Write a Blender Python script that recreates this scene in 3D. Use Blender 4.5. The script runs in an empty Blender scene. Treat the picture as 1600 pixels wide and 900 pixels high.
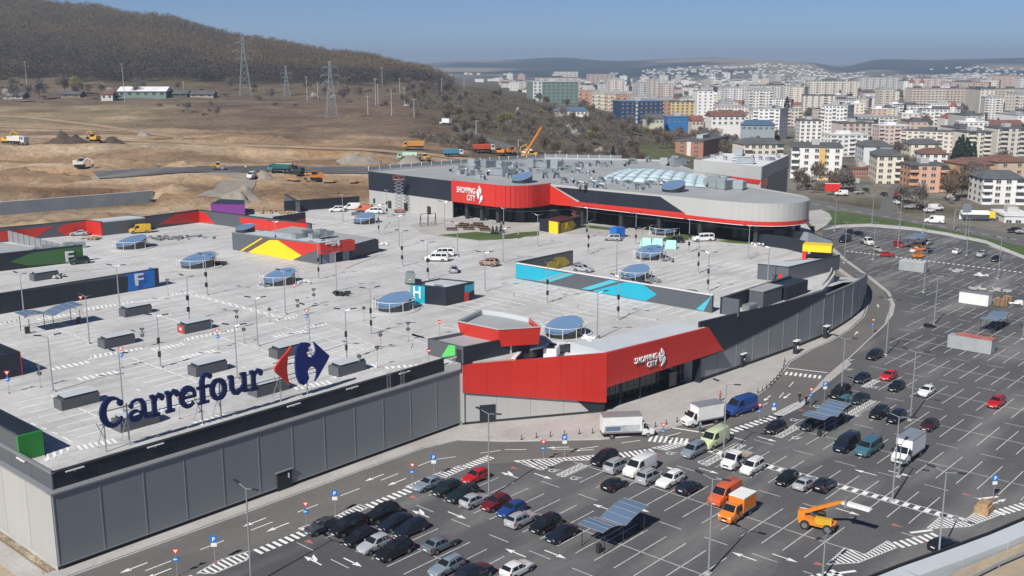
import bpy, math, random
import numpy as np
from mathutils import Vector, Matrix, noise
random.seed(7)
R = math.radians
scene = bpy.context.scene
COL = scene.collection

# ------------------------------------------------------------------ camera, sky, sun, exposure
CAMH = 52.0                                   # metres above the car park
PITCH = math.atan(350.0 / 1617.0)
cam = bpy.data.objects.new('camera', bpy.data.cameras.new('camera'))
COL.objects.link(cam); scene.camera = cam
cam.location = (0, 0, CAMH); cam.rotation_euler = (math.pi / 2 - PITCH, 0, 0)
cam.data.sensor_width = 36.0; cam.data.lens = 36.0 * 1617 / 1600
cam.data.clip_start = 0.5; cam.data.clip_end = 60000

SUN_EL, SUN_AZ = 41.0, 238.0                  # azimuth counted from +X, where the sun stands
world = bpy.data.worlds.new('World'); scene.world = world; world.use_nodes = True
wn = world.node_tree.nodes; wl = world.node_tree.links
wn.clear()
sky = wn.new('ShaderNodeTexSky'); sky.sky_type = 'NISHITA'; sky.sun_disc = False
sky.sun_elevation = R(SUN_EL); sky.sun_rotation = R(90 - SUN_AZ) % (2 * math.pi)
sky.altitude = 350; sky.air_density = 0.5; sky.dust_density = 0.3; sky.ozone_density = 6.0
bg = wn.new('ShaderNodeBackground'); bg.inputs[1].default_value = 0.071
wo = wn.new('ShaderNodeOutputWorld')
wl.new(sky.outputs[0], bg.inputs[0]); wl.new(bg.outputs[0], wo.inputs[0])
sl = bpy.data.lights.new('sun', 'SUN'); sl.energy = 5.0; sl.angle = R(0.53); sl.color = (1.0, 0.955, 0.89)
sun = bpy.data.objects.new('sun', sl); COL.objects.link(sun)
_d = Vector((-math.cos(R(SUN_AZ)) * math.cos(R(SUN_EL)), -math.sin(R(SUN_AZ)) * math.cos(R(SUN_EL)), -math.sin(R(SUN_EL))))
sun.rotation_euler = _d.to_track_quat('-Z', 'Y').to_euler(); sun.location = (-100, -200, 300)
vs = scene.view_settings
vs.view_transform = 'Standard'; vs.look = 'None'; vs.exposure = 0.2; vs.gamma = 1.0; vs.use_curve_mapping = False
scene.cycles.max_bounces = 6; scene.cycles.diffuse_bounces = 3; scene.cycles.glossy_bounces = 3
scene.cycles.transmission_bounces = 4; scene.cycles.volume_bounces = 0; scene.cycles.transparent_max_bounces = 8
scene.cycles.use_denoising = True; scene.cycles.caustics_reflective = False; scene.cycles.caustics_refractive = False

# ------------------------------------------------------------------ survey: photograph pixel + height -> place
_CP, _SP, FPX = math.cos(PITCH), math.sin(PITCH), 1617.0
def ray(px, py):
    u, v = (px - 800) / FPX, (py - 450) / FPX
    return Vector((u, _CP - v * _SP, -_SP - v * _CP))
def at(px, py, z=0.0):
    r = ray(px, py); t = (z - CAMH) / r.z
    return Vector((r.x * t, r.y * t, z))
def atd(px, py, Y):
    r = ray(px, py); t = Y / r.y
    return Vector((r.x * t, Y, CAMH + r.z * t))
ANG = R(48.3)                                  # the site grid: a runs along the bays, b along the rows
EA = Vector((math.cos(ANG), math.sin(ANG), 0)); EB = Vector((math.sin(ANG), -math.cos(ANG), 0))
ORG = at(93, 892); ORG.z = 0
def S(a, b, z=0.0):
    p = ORG + EA * a + EB * b; return Vector((p.x, p.y, z))
def ab(p):
    d = Vector((p[0], p[1], 0)) - ORG; return d.dot(EA), d.dot(EB)
def on_plane(px, py, p0, p1):
    """pixel -> (metres along p0->p1, height) on the upright plane through p0, p1"""
    u = Vector((p1[0] - p0[0], p1[1] - p0[1], 0)).normalized(); n = Vector((-u.y, u.x, 0))
    r = ray(px, py); t = (Vector((p0[0], p0[1], 0)).dot(n)) / r.dot(n); q = r * t
    return (q.x - p0[0]) * u.x + (q.y - p0[1]) * u.y, CAMH + q.z
DZ = 9.6                                       # height of the roof-top parking deck

# ------------------------------------------------------------------ materials
def lin(c):
    return tuple(((x / 255 + 0.055) / 1.055) ** 2.4 if x > 10 else x / 255 / 12.92 for x in c)
MATS = {}
def mat(name, col=(.5, .5, .5), rough=.6, metal=0.0, var=0.0, scale=1.0, bump=0.0, objcol=False, spec=.5, col2=None, detail=5, trans=0.0, coat=0.0, dist=.05, panel=0.0):
    m = bpy.data.materials.new(name); m.use_nodes = True; nt = m.node_tree; N, L = nt.nodes, nt.links
    b = N['Principled BSDF']; b.inputs['Roughness'].default_value = rough; b.inputs['Metallic'].default_value = metal
    b.inputs['Specular IOR Level'].default_value = spec; b.inputs['Coat Weight'].default_value = coat
    b.inputs['Transmission Weight'].default_value = trans
    src = None
    if objcol:
        oi = N.new('ShaderNodeObjectInfo'); src = oi.outputs['Color']
    if var or bump:
        tc = N.new('ShaderNodeTexCoord'); nz = N.new('ShaderNodeTexNoise'); nz.inputs['Scale'].default_value = scale
        nz.inputs['Detail'].default_value = detail; nz.inputs['Roughness'].default_value = .62
        L.new(tc.outputs['Object'], nz.inputs['Vector'])
    if var:
        mx = N.new('ShaderNodeMix'); mx.data_type = 'RGBA'
        mr = N.new('ShaderNodeMapRange'); mr.inputs[1].default_value = .3; mr.inputs[2].default_value = .7
        L.new(nz.outputs['Fac'], mr.inputs[0]); L.new(mr.outputs[0], mx.inputs[0])
        lo = tuple(x * (1 - var) for x in col); hi = col2 or tuple(min(1, x * (1 + var)) for x in col)
        if src:
            mx.blend_type = 'MULTIPLY'; mx.inputs[0].default_value = 1
            cr = N.new('ShaderNodeValToRGB'); cr.color_ramp.elements[0].position = .3; cr.color_ramp.elements[1].position = .7
            cr.color_ramp.elements[0].color = (1 - var, 1 - var, 1 - var, 1); cr.color_ramp.elements[1].color = (1, 1, 1, 1)
            L.new(nz.outputs['Fac'], cr.inputs[0]); L.remove(mx.inputs[0].links[0])
            mx.inputs[0].default_value = 1; L.new(src, mx.inputs[6]); L.new(cr.outputs[0], mx.inputs[7])
        else:
            mx.inputs[6].default_value = (*lo, 1); mx.inputs[7].default_value = (*hi, 1)
        src = mx.outputs[2]
    if panel:                                  # every panel a slightly different batch, with rain streaks
        if not src: rg = N.new('ShaderNodeRGB'); rg.outputs[0].default_value = (*col, 1); src = rg.outputs[0]
        oi = N.new('ShaderNodeObjectInfo'); r1 = N.new('ShaderNodeMapRange'); r1.inputs[3].default_value = 1 - panel; r1.inputs[4].default_value = 1 + panel; L.new(oi.outputs['Random'], r1.inputs[0])
        ge = N.new('ShaderNodeNewGeometry'); mp = N.new('ShaderNodeMapping'); mp.inputs['Scale'].default_value = (1.3, 1.3, .07); L.new(ge.outputs['Position'], mp.inputs[0])
        ns = N.new('ShaderNodeTexNoise'); ns.inputs['Scale'].default_value = 1.0; ns.inputs['Detail'].default_value = 4; L.new(mp.outputs[0], ns.inputs['Vector'])
        r2 = N.new('ShaderNodeMapRange'); r2.inputs[1].default_value = .35; r2.inputs[2].default_value = .65; r2.inputs[3].default_value = 1 - panel * .7; r2.inputs[4].default_value = 1 + panel * .3; L.new(ns.outputs['Fac'], r2.inputs[0])
        mu = N.new('ShaderNodeMath'); mu.operation = 'MULTIPLY'; L.new(r1.outputs[0], mu.inputs[0]); L.new(r2.outputs[0], mu.inputs[1])
        m5 = N.new('ShaderNodeMix'); m5.data_type = 'RGBA'; m5.blend_type = 'MULTIPLY'; m5.inputs[0].default_value = 1; L.new(src, m5.inputs[6]); L.new(mu.outputs[0], m5.inputs[7]); src = m5.outputs[2]
    if src: L.new(src, b.inputs['Base Color'])
    else: b.inputs['Base Color'].default_value = (*col, 1)
    if bump:
        bp = N.new('ShaderNodeBump'); bp.inputs['Strength'].default_value = bump; bp.inputs['Distance'].default_value = dist
        L.new(nz.outputs['Fac'], bp.inputs['Height']); L.new(bp.outputs[0], b.inputs['Normal'])
    MATS[name] = m
    return m

def ground_mat(name, c1, c2, c3, s1=.05, s2=1.2, stain=.35, bump=.2, rough=.9, joint=0.0):
    """worn paving: two scales of noise, streaks of dust, optional pour joints every few metres"""
    m = bpy.data.materials.new(name); m.use_nodes = True; N, L = m.node_tree.nodes, m.node_tree.links
    b = N['Principled BSDF']; b.inputs['Roughness'].default_value = rough; b.inputs['Specular IOR Level'].default_value = .25
    geo = N.new('ShaderNodeNewGeometry'); mp = N.new('ShaderNodeMapping'); mp.inputs['Rotation'].default_value = (0, 0, -ANG)
    L.new(geo.outputs['Position'], mp.inputs['Vector'])
    n1 = N.new('ShaderNodeTexNoise'); n1.inputs['Scale'].default_value = s1; n1.inputs['Detail'].default_value = 7; n1.inputs['Roughness'].default_value = .65
    st = N.new('ShaderNodeMapping'); st.inputs['Scale'].default_value = (.35, 1.6, 1); L.new(mp.outputs[0], st.inputs[0])
    n3 = N.new('ShaderNodeTexNoise'); n3.inputs['Scale'].default_value = s1 * 4; n3.inputs['Detail'].default_value = 6; L.new(st.outputs[0], n3.inputs['Vector'])
    n2 = N.new('ShaderNodeTexNoise'); n2.inputs['Scale'].default_value = s2; n2.inputs['Detail'].default_value = 6
    L.new(mp.outputs[0], n1.inputs['Vector']); L.new(mp.outputs[0], n2.inputs['Vector'])
    r1 = N.new('ShaderNodeMapRange'); r1.inputs[1].default_value = .36; r1.inputs[2].default_value = .64
    L.new(n1.outputs['Fac'], r1.inputs[0])
    m1 = N.new('ShaderNodeMix'); m1.data_type = 'RGBA'; m1.inputs[6].default_value = (*c1, 1); m1.inputs[7].default_value = (*c2, 1)
    L.new(r1.outputs[0], m1.inputs[0])
    r3 = N.new('ShaderNodeMapRange'); r3.inputs[1].default_value = .5; r3.inputs[2].default_value = .75; r3.inputs[4].default_value = stain
    L.new(n3.outputs['Fac'], r3.inputs[0])
    m2 = N.new('ShaderNodeMix'); m2.data_type = 'RGBA'; m2.inputs[7].default_value = (*c3, 1)
    L.new(r3.outputs[0], m2.inputs[0]); L.new(m1.outputs[2], m2.inputs[6])
    r2 = N.new('ShaderNodeMapRange'); r2.inputs[3].default_value = .8; r2.inputs[4].default_value = 1.2
    L.new(n2.outputs['Fac'], r2.inputs[0])
    m3 = N.new('ShaderNodeMix'); m3.data_type = 'RGBA'; m3.blend_type = 'MULTIPLY'; m3.inputs[0].default_value = 1
    L.new(m2.outputs[2], m3.inputs[6]); L.new(r2.outputs[0], m3.inputs[7])
    out = m3.outputs[2]
    if joint:
        br = N.new('ShaderNodeTexBrick'); br.offset = 0; br.inputs['Scale'].default_value = 1.0
        br.inputs['Brick Width'].default_value = joint; br.inputs['Row Height'].default_value = joint
        br.inputs['Mortar Size'].default_value = .035; br.inputs['Color1'].default_value = (1, 1, 1, 1); br.inputs['Color2'].default_value = (.95, .95, .95, 1)
        br.inputs['Mortar'].default_value = (.72, .72, .72, 1); L.new(mp.outputs[0], br.inputs['Vector'])
        m4 = N.new('ShaderNodeMix'); m4.data_type = 'RGBA'; m4.blend_type = 'MULTIPLY'; m4.inputs[0].default_value = 1
        L.new(out, m4.inputs[6]); L.new(br.outputs['Color'], m4.inputs[7]); out = m4.outputs[2]
    L.new(out, b.inputs['Base Color'])
    bp = N.new('ShaderNodeBump'); bp.inputs['Strength'].default_value = bump; bp.inputs['Distance'].default_value = .04
    L.new(n2.outputs['Fac'], bp.inputs['Height']); L.new(bp.outputs[0], b.inputs['Normal'])
    MATS[name] = m
    return m

def terrain_mat():
    m = bpy.data.materials.new('terrain'); m.use_nodes = True; N, L = m.node_tree.nodes, m.node_tree.links
    b = N['Principled BSDF']; b.inputs['Roughness'].default_value = .95; b.inputs['Specular IOR Level'].default_value = .1
    at_ = N.new('ShaderNodeAttribute'); at_.attribute_name = 'soil'
    geo = N.new('ShaderNodeNewGeometry')
    sc_ = N.new('ShaderNodeMapping'); sc_.inputs['Scale'].default_value = (1, 1.0, 1.0); L.new(geo.outputs['Position'], sc_.inputs[0])
    n1 = N.new('ShaderNodeTexNoise'); n1.inputs['Scale'].default_value = .035; n1.inputs['Detail'].default_value = 9; n1.inputs['Roughness'].default_value = .68
    n2 = N.new('ShaderNodeTexNoise'); n2.inputs['Scale'].default_value = .35; n2.inputs['Detail'].default_value = 6; n2.inputs['Roughness'].default_value = .7
    L.new(sc_.outputs[0], n1.inputs['Vector']); L.new(sc_.outputs[0], n2.inputs['Vector'])
    r1 = N.new('ShaderNodeMapRange'); r1.inputs[1].default_value = .3; r1.inputs[2].default_value = .7; r1.inputs[3].default_value = .62; r1.inputs[4].default_value = 1.38
    r2 = N.new('ShaderNodeMapRange'); r2.inputs[1].default_value = .3; r2.inputs[2].default_value = .7; r2.inputs[3].default_value = .7; r2.inputs[4].default_value = 1.3
    L.new(n1.outputs['Fac'], r1.inputs[0]); L.new(n2.outputs['Fac'], r2.inputs[0])
    mu = N.new('ShaderNodeMath'); mu.operation = 'MULTIPLY'; L.new(r1.outputs[0], mu.inputs[0]); L.new(r2.outputs[0], mu.inputs[1])
    mx = N.new('ShaderNodeMix'); mx.data_type = 'RGBA'; mx.blend_type = 'MULTIPLY'; mx.inputs[0].default_value = 1
    L.new(at_.outputs['Color'], mx.inputs[6]); L.new(mu.outputs[0], mx.inputs[7]); L.new(mx.outputs[2], b.inputs['Base Color'])
    bp = N.new('ShaderNodeBump'); bp.inputs['Strength'].default_value = .9; bp.inputs['Distance'].default_value = 1.2
    ad = N.new('ShaderNodeMath'); L.new(n1.outputs['Fac'], ad.inputs[0]); L.new(n2.outputs['Fac'], ad.inputs[1])
    L.new(ad.outputs[0], bp.inputs['Height']); L.new(bp.outputs[0], b.inputs['Normal'])
    MATS['terrain'] = m

terrain_mat()
ground_mat('asphalt', (.078, .079, .084), (.122, .121, .123), (.29, .282, .27), .02, 1.6, .62)
ground_mat('road_asphalt', (.125, .12, .115), (.16, .152, .143), (.18, .172, .16), .06, 1.6, .4)
ground_mat('deck_concrete', (.45, .45, .445), (.56, .557, .55), (.31, .307, .30), .06, 1.3, .6, .1, .85, 6.0)
ground_mat('paver', (.36, .345, .33), (.44, .425, .405), (.5, .49, .47), .12, 2.5, .4, .5, .9, 0)
ground_mat('kerbstone', (.44, .43, .42), (.52, .51, .5), (.36, .35, .34), .3, 3, .4)
ground_mat('yard_sand', (.34, .28, .20), (.42, .35, .26), (.28, .24, .19), .1, 1.5, .5, .5)
ground_mat('lawn', (.06, .10, .028), (.085, .13, .04), (.12, .12, .05), .1, 4, .5, .6)
mat('marking', (.80, .80, .79), .7, var=.12, scale=.5, detail=8)
mat('marking_worn', (.66, .66, .65), .75, var=.4, scale=1.2, detail=9, col2=(.72, .72, .71))
mat('marking_red', (.42, .15, .12), .7, var=.3, scale=.6)
mat('cladding_grey', (.225, .243, .255), .42, .0, panel=.035)
mat('cladding_dark', (.017, .023, .034), .4, .0, panel=.1)
mat('cladding_slate', (.092, .10, .115), .45, .0, panel=.06)
mat('cladding_light', (.42, .42, .41), .45, 0, panel=.04)
mat('fascia_light', (.42, .42, .41), .45, var=.03, scale=.15)
mat('cladding_cream', (.405, .40, .388), .5, 0, panel=.04)
mat('mullion_grey', (.27, .285, .30), .45, .2)
mat('plinth', (.02, .021, .023), .8)
mat('red_panel', (.54, .030, .020), .34, 0, coat=.2, panel=.06)
mat('white_trim', (.72, .72, .70), .5)
mat('turquoise', (.015, .36, .50), .4, var=.05, scale=.3)
mat('turquoise_pale', (.07, .42, .52), .4)
mat('paint_yellow', (.80, .58, .015), .45, var=.06, scale=.4)
mat('paint_ochre', (.42, .31, .03), .5)
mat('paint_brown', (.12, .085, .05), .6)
mat('paint_green', (.02, .26, .035), .5)
mat('paint_bright_green', (.10, .55, .13), .5)
mat('paint_forest', (.05, .14, .04), .5)
mat('paint_blue', (.01, .16, .55), .45)
mat('paint_purple', (.16, .03, .20), .5)
mat('paint_orange', (.75, .20, .02), .5)
mat('roof_membrane', (.33, .345, .35), .7, var=.12, scale=.08, detail=8)
mat('roof_pale', (.48, .52, .55), .6, var=.08, scale=.1)
mat('roof_white', (.68, .68, .69), .7, var=.12, scale=.15)
mat('glass_dark', (.016, .022, .028), .06, 0, spec=.8)
mat('glass_facade', (.022, .028, .034), .1, 0, spec=.7)
mat('glass_blue', (.11, .17, .26), .14, 0, spec=.7)
mat('sky_glass', (.13, .22, .36), .1, 0, spec=.6, var=.1, scale=.3)
mat('etfe', (.55, .67, .72), .25, 0, spec=.6, var=.15, scale=.3)
mat('etfe_frame', (.30, .36, .37), .5)
mat('galvanised', (.42, .46, .48), .38, .55, var=.1, scale=1.0)
mat('steel_grey', (.30, .31, .32), .45, .4)
mat('steel_dark', (.045, .047, .05), .5, .3)
mat('black', (.012, .012, .013), .6)
mat('rubber', (.018, .018, .019), .85)
mat('rim', (.35, .35, .36), .35, .7)
mat('paint', (.5, .5, .5), .28, 0, objcol=True, coat=.5, var=.05, scale=1.5)
mat('car_glass', (.012, .016, .02), .05, 0, spec=.8)
mat('lamp_clear', (.62, .64, .66), .15, spec=.7)
mat('lamp_red', (.35, .01, .01), .3)
mat('plate', (.7, .7, .68), .5)
mat('tarp_white', (.72, .72, .70), .7, var=.06, scale=.8)
mat('tarp_print', (.42, .46, .48), .7, var=.35, scale=.6, col2=(.66, .67, .66), detail=3)
mat('wood', (.36, .24, .13), .8, var=.25, scale=2)
mat('wood_pole', (.33, .31, .28), .85, var=.2, scale=.5)
mat('concrete', (.42, .415, .40), .85, var=.12, scale=.3)
mat('concrete_blue', (.20, .225, .25), .85, var=.15, scale=.2)
mat('sign_blue', (.012, .16, .52), .4)
mat('sign_red', (.62, .03, .025), .4)
mat('sign_white', (.75, .75, .75), .4)
mat('sign_back', (.055, .057, .06), .5)
mat('carrefour_blue', (.010, .020, .105), .35)
mat('carrefour_blue_bright', (.007, .022, .17), .3)
mat('carrefour_red', (.55, .03, .02), .35)
mat('wall', (.7, .7, .7), .85, objcol=True, var=.12, scale=.12)
mat('wall_plain', (.7, .7, .7), .8, objcol=True)
mat('window_glass', (.062, .068, .075), .15, spec=.7)
mat('far_window', (.19, .19, .19), .3)  # sky reflection on distant panes put into the base colour as paler grey
mat('roof_dark', (.10, .105, .11), .85, var=.25, scale=.2)
mat('roof_tile', (.17, .085, .065), .85, var=.25, scale=.4)
mat('roof_red', (.22, .085, .06), .85, var=.2, scale=.4)
mat('bark', (.10, .082, .066), .9)
mat('twig', (.14, .112, .088), .95, var=.3, scale=.25)
mat('twig_warm', (.15, .105, .07), .95, var=.3, scale=.2)
mat('twig_grey', (.165, .148, .128), .95, var=.3, scale=.25)
mat('bud', (.19, .19, .055), .95, var=.3, scale=.4)
mat('blossom', (.55, .52, .48), .9, var=.2, scale=.6)
mat('needle', (.018, .032, .018), .9, var=.35, scale=.5)
mat('forest', (.1, .08, .06), .95); _a = MATS['forest'].node_tree.nodes.new('ShaderNodeAttribute'); _a.attribute_name = 'soil'; MATS['forest'].node_tree.links.new(_a.outputs['Color'], MATS['forest'].node_tree.nodes['Principled BSDF'].inputs['Base Color'])
mat('dirt_dark', (.075, .055, .042), .95, var=.3, scale=.3, bump=.8, dist=.3)
mat('dirt_grey', (.26, .23, .195), .95, var=.2, scale=.3, bump=.6, dist=.3)
mat('dirt_tan', (.34, .245, .15), .95, var=.22, scale=.25, bump=.8, dist=.3)
mat('dirt_brown', (.22, .145, .085), .95, var=.25, scale=.25, bump=.8, dist=.3)
mat('machine_yellow', (.62, .36, .03), .45, var=.15, scale=1)
mat('machine_orange', (.68, .22, .02), .4, var=.1, scale=1)
mat('skin', (.48, .28, .2), .6)
mat('cloth', (.2, .2, .2), .9, objcol=True)
mat('hair', (.03, .022, .016), .8)
mat('container_grey', (.36, .38, .39), .5, .1, var=.1, scale=.5)
mat('mint', (.28, .62, .52), .6)

# ------------------------------------------------------------------ mesh helpers
class MB:
    """collects shapes; build() links them as ONE mesh object"""
    def __init__(s, M=None): s.v = []; s.f = []; s.mi = []; s.M = M
    def add(s, vs_, fs, m=0):
        o = len(s.v)
        s.v.extend([tuple(s.M @ Vector(p)) if s.M else tuple(p) for p in vs_])
        s.f.extend([tuple(i + o for i in f) for f in fs]); s.mi.extend([m] * len(fs)); return s
    def box(s, x0, x1, y0, y1, z0, z1, m=0):
        return s.add([(x0, y0, z0), (x1, y0, z0), (x1, y1, z0), (x0, y1, z0), (x0, y0, z1), (x1, y0, z1), (x1, y1, z1), (x0, y1, z1)],
                     [(3, 2, 1, 0), (4, 5, 6, 7), (0, 1, 5, 4), (1, 2, 6, 5), (2, 3, 7, 6), (3, 0, 4, 7)], m)
    def prism(s, pts, z0, z1, m=0, mtop=None):
        n = len(pts); a = sum(pts[i][0] * pts[(i + 1) % n][1] - pts[(i + 1) % n][0] * pts[i][1] for i in range(n))
        if a < 0: pts = pts[::-1]
        zl = z0 if isinstance(z0, (list, tuple)) else [z0] * n; zh = z1 if isinstance(z1, (list, tuple)) else [z1] * n
        if a < 0: zl = zl[::-1]; zh = zh[::-1]
        vs_ = [(p[0], p[1], z) for p, z in zip(pts, zl)] + [(p[0], p[1], z) for p, z in zip(pts, zh)]
        s.add(vs_, [tuple(range(n - 1, -1, -1))] + [(i, (i + 1) % n, n + (i + 1) % n, n + i) for i in range(n)], m)
        o = len(s.v) - 2 * n
        s.f.append(tuple(range(o + n, o + 2 * n))); s.mi.append(m if mtop is None else mtop); return s
    def poly(s, pts, m=0): return s.add(pts, [tuple(range(len(pts)))], m)
    def tube(s, p, q, r, r2=None, n=6, m=0, caps=True):
        p, q = Vector(p), Vector(q); d = (q - p); r2 = r if r2 is None else r2
        if d.length < 1e-6: return s
        e = d.orthogonal().normalized(); g = d.normalized().cross(e)
        vs_ = [p + (e * math.cos(2 * math.pi * i / n) + g * math.sin(2 * math.pi * i / n)) * r for i in range(n)]
        vs_ += [q + (e * math.cos(2 * math.pi * i / n) + g * math.sin(2 * math.pi * i / n)) * r2 for i in range(n)]
        fs = [(i, (i + 1) % n, n + (i + 1) % n, n + i) for i in range(n)]
        if caps: fs += [tuple(range(n - 1, -1, -1)), tuple(range(n, 2 * n))]
        return s.add(vs_, fs, m)
    def path(s, pts, r, n=5, m=0):
        for p, q in zip(pts, pts[1:]): s.tube(p, q, r, n=n, m=m)
        return s
    def loft(s, rings, m=0, close=True, caps=True):
        n = len(rings[0]); o = len(s.v)
        for r_ in rings: s.v.extend([tuple(s.M @ Vector(p)) if s.M else tuple(p) for p in r_])
        for k in range(len(rings) - 1):
            for i in range(n if close else n - 1):
                j = (i + 1) % n
                s.f.append((o + k * n + i, o + k * n + j, o + (k + 1) * n + j, o + (k + 1) * n + i)); s.mi.append(m)
        if caps:
            s.f.append(tuple(o + i for i in range(n - 1, -1, -1))); s.mi.append(m)
            e = o + (len(rings) - 1) * n; s.f.append(tuple(e + i for i in range(n))); s.mi.append(m)
        return s
    def build(s, name, mats, parent=None, smooth=None, loc=None, rz=None):
        return link(name, s.mesh(name, mats, smooth), parent, loc, rz)
    def mesh(s, name, mats, smooth=None):
        me = bpy.data.meshes.new(name); me.from_pydata(s.v, [], s.f)
        for k in ([mats] if isinstance(mats, str) else mats): me.materials.append(MATS[k])
        if any(s.mi): me.polygons.foreach_set('material_index', s.mi)
        if smooth:
            me.polygons.foreach_set('use_smooth', [True] * len(me.polygons))
            me.set_sharp_from_angle(angle=R(smooth))
        me.update(); return me

CH = {}                                        # children by parent, quicker to ask than obj.children
def link(name, me, parent=None, loc=None, rz=None):
    o = bpy.data.objects.new(name, me); COL.objects.link(o)
    if parent is not None: o.parent = parent; CH.setdefault(parent.as_pointer(), []).append(o)
    if loc is not None: o.location = loc
    if rz is not None: o.rotation_euler = (0, 0, rz)
    return o
def tag(o, label=None, cat=None, group=None, kind=None):
    if label: o['label'] = label
    if cat: o['category'] = cat
    if group: o['group'] = group
    if kind: o['kind'] = kind
    return o
def thing(name, label, cat, loc=(0, 0, 0), rz=0.0, group=None):
    o = bpy.data.objects.new(name, None); COL.objects.link(o); o.empty_display_size = .3
    o.location = loc; o.rotation_euler = (0, 0, rz)
    return tag(o, label, cat, group)
def struct(o): o['kind'] = 'structure'; return o
def copy_tree(o, parent=None, color=None):
    c = o.copy(); COL.objects.link(c)
    if parent is not None: c.parent = parent; CH.setdefault(parent.as_pointer(), []).append(c)
    if color is not None: c.color = color
    for ch in CH.get(o.as_pointer(), ()): copy_tree(ch, c, color)
    return c
def paint_tree(o, color):
    o.color = color
    for ch in CH.get(o.as_pointer(), ()): paint_tree(ch, color)
def rgba(c): return (c[0], c[1], c[2], 1.0)
def site_m(a, b, z=0, rz=0.0): return Matrix.Translation(S(a, b, z)) @ Matrix.Rotation(ANG + rz, 4, 'Z')
def text_mesh(name, body, size, depth, mname, bold=0.0, shear=0.0, align='LEFT', spacing=1.0):
    """letters standing in the XZ plane, facing -Y"""
    cu = bpy.data.curves.new(name, 'FONT'); cu.body = body; cu.size = size; cu.extrude = depth / 2; cu.offset = bold
    cu.align_x = align; cu.space_character = spacing; cu.resolution_u = 3; cu.shear = shear; cu.space_line = .8
    to = bpy.data.objects.new(name, cu); COL.objects.link(to)
    dg = bpy.context.evaluated_depsgraph_get(); me = bpy.data.meshes.new_from_object(to.evaluated_get(dg))
    bpy.data.objects.remove(to); bpy.data.curves.remove(cu)
    me.transform(Matrix.Rotation(math.pi / 2, 4, 'X')); me.name = name
    me.materials.clear(); me.materials.append(MATS[mname]); return me
def wall_frame(p0, p1, z=0):
    """matrix whose X runs p0->p1, Z up; -Y is the right-hand side of p0->p1 (outside when walking with the outside on the right)"""
    u = Vector((p1[0] - p0[0], p1[1] - p0[1], 0)).normalized()
    return Matrix(((u.x, -u.y, 0, p0[0]), (u.y, u.x, 0, p0[1]), (0, 0, 1, z), (0, 0, 0, 1)))
def wall_shape(pts, y0, y1, M, mb=None, m=0):
    """an outline (metres along, height) on a wall given thickness from y0 to y1"""
    mb = mb or MB(); keep = mb.M; mb.M = M
    n = len(pts); ar = sum(pts[i][0] * pts[(i + 1) % n][1] - pts[(i + 1) % n][0] * pts[i][1] for i in range(n))
    if ar < 0: pts = pts[::-1]
    mb.add([(p[0], y0, p[1]) for p in pts] + [(p[0], y1, p[1]) for p in pts],
           [tuple(range(n)), tuple(range(2 * n - 1, n - 1, -1))] + [(i, n + i, n + (i + 1) % n, (i + 1) % n) for i in range(n)], m)
    mb.M = keep; return mb

def near_words(x, y, pool, used, what):
    """names the nearest landmark that still singles this one out"""
    for nm, qx, qy in sorted(pool, key=lambda q: (q[1] - x) ** 2 + (q[2] - y) ** 2):
        d = math.hypot(qx - x, qy - y); rel = 'beside' if d < 7 else ('behind' if y - qy > abs(x - qx) else 'in front of' if qy - y > abs(x - qx) else 'right of' if x > qx else 'left of')
        lb = '%s %s the %s' % (what, rel, nm)
        if lb not in used: used.add(lb); return lb
    return what
def tri_mesh(name, V, mname, col=None):
    """many loose triangles from an (n, 3, 3) array"""
    n = len(V); me = bpy.data.meshes.new(name); me.vertices.add(3 * n); me.vertices.foreach_set('co', np.asarray(V, dtype=np.float32).reshape(-1))
    me.loops.add(3 * n); me.loops.foreach_set('vertex_index', np.arange(3 * n, dtype=np.int32)); me.polygons.add(n); me.polygons.foreach_set('loop_start', np.arange(0, 3 * n, 3, dtype=np.int32))
    if col is not None:
        ca = me.color_attributes.new('soil', 'FLOAT_COLOR', 'POINT'); ca.data.foreach_set('color', np.concatenate([np.repeat(col, 3, 0), np.ones((3 * n, 1))], 1).astype(np.float32).reshape(-1))
    me.materials.append(MATS[mname]); me.update(calc_edges=True); me.validate(); return me
def leaf_tris(rs, C, D, L_, wd):
    """one triangle per centre C pointing along D"""
    D = D / np.linalg.norm(D, axis=1, keepdims=True); Q = np.cross(D, rs.normal(size=D.shape)); Q /= np.linalg.norm(Q, axis=1, keepdims=True); L_ = L_[:, None]
    return np.stack([C - Q * L_ * wd, C + Q * L_ * wd, C + D * L_], 1)

ORD = ('first', 'second', 'third', 'fourth', 'fifth', 'sixth', 'seventh', 'eighth', 'ninth', 'tenth', 'eleventh')
def crs(P, n):
    """smooth curve through points"""
    o = []
    for i in range(len(P) - 1):
        a, b, c, d = (Vector(P[max(0, min(len(P) - 1, j))]) for j in (i - 1, i, i + 1, i + 2))
        for k in range(n):
            t = k / n; o.append(tuple(.5 * ((2 * b) + (c - a) * t + (2 * a - 5 * b + 4 * c - d) * t * t + (3 * b - a - 3 * c + d) * t ** 3)))
    return o + [tuple(P[-1])]

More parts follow.
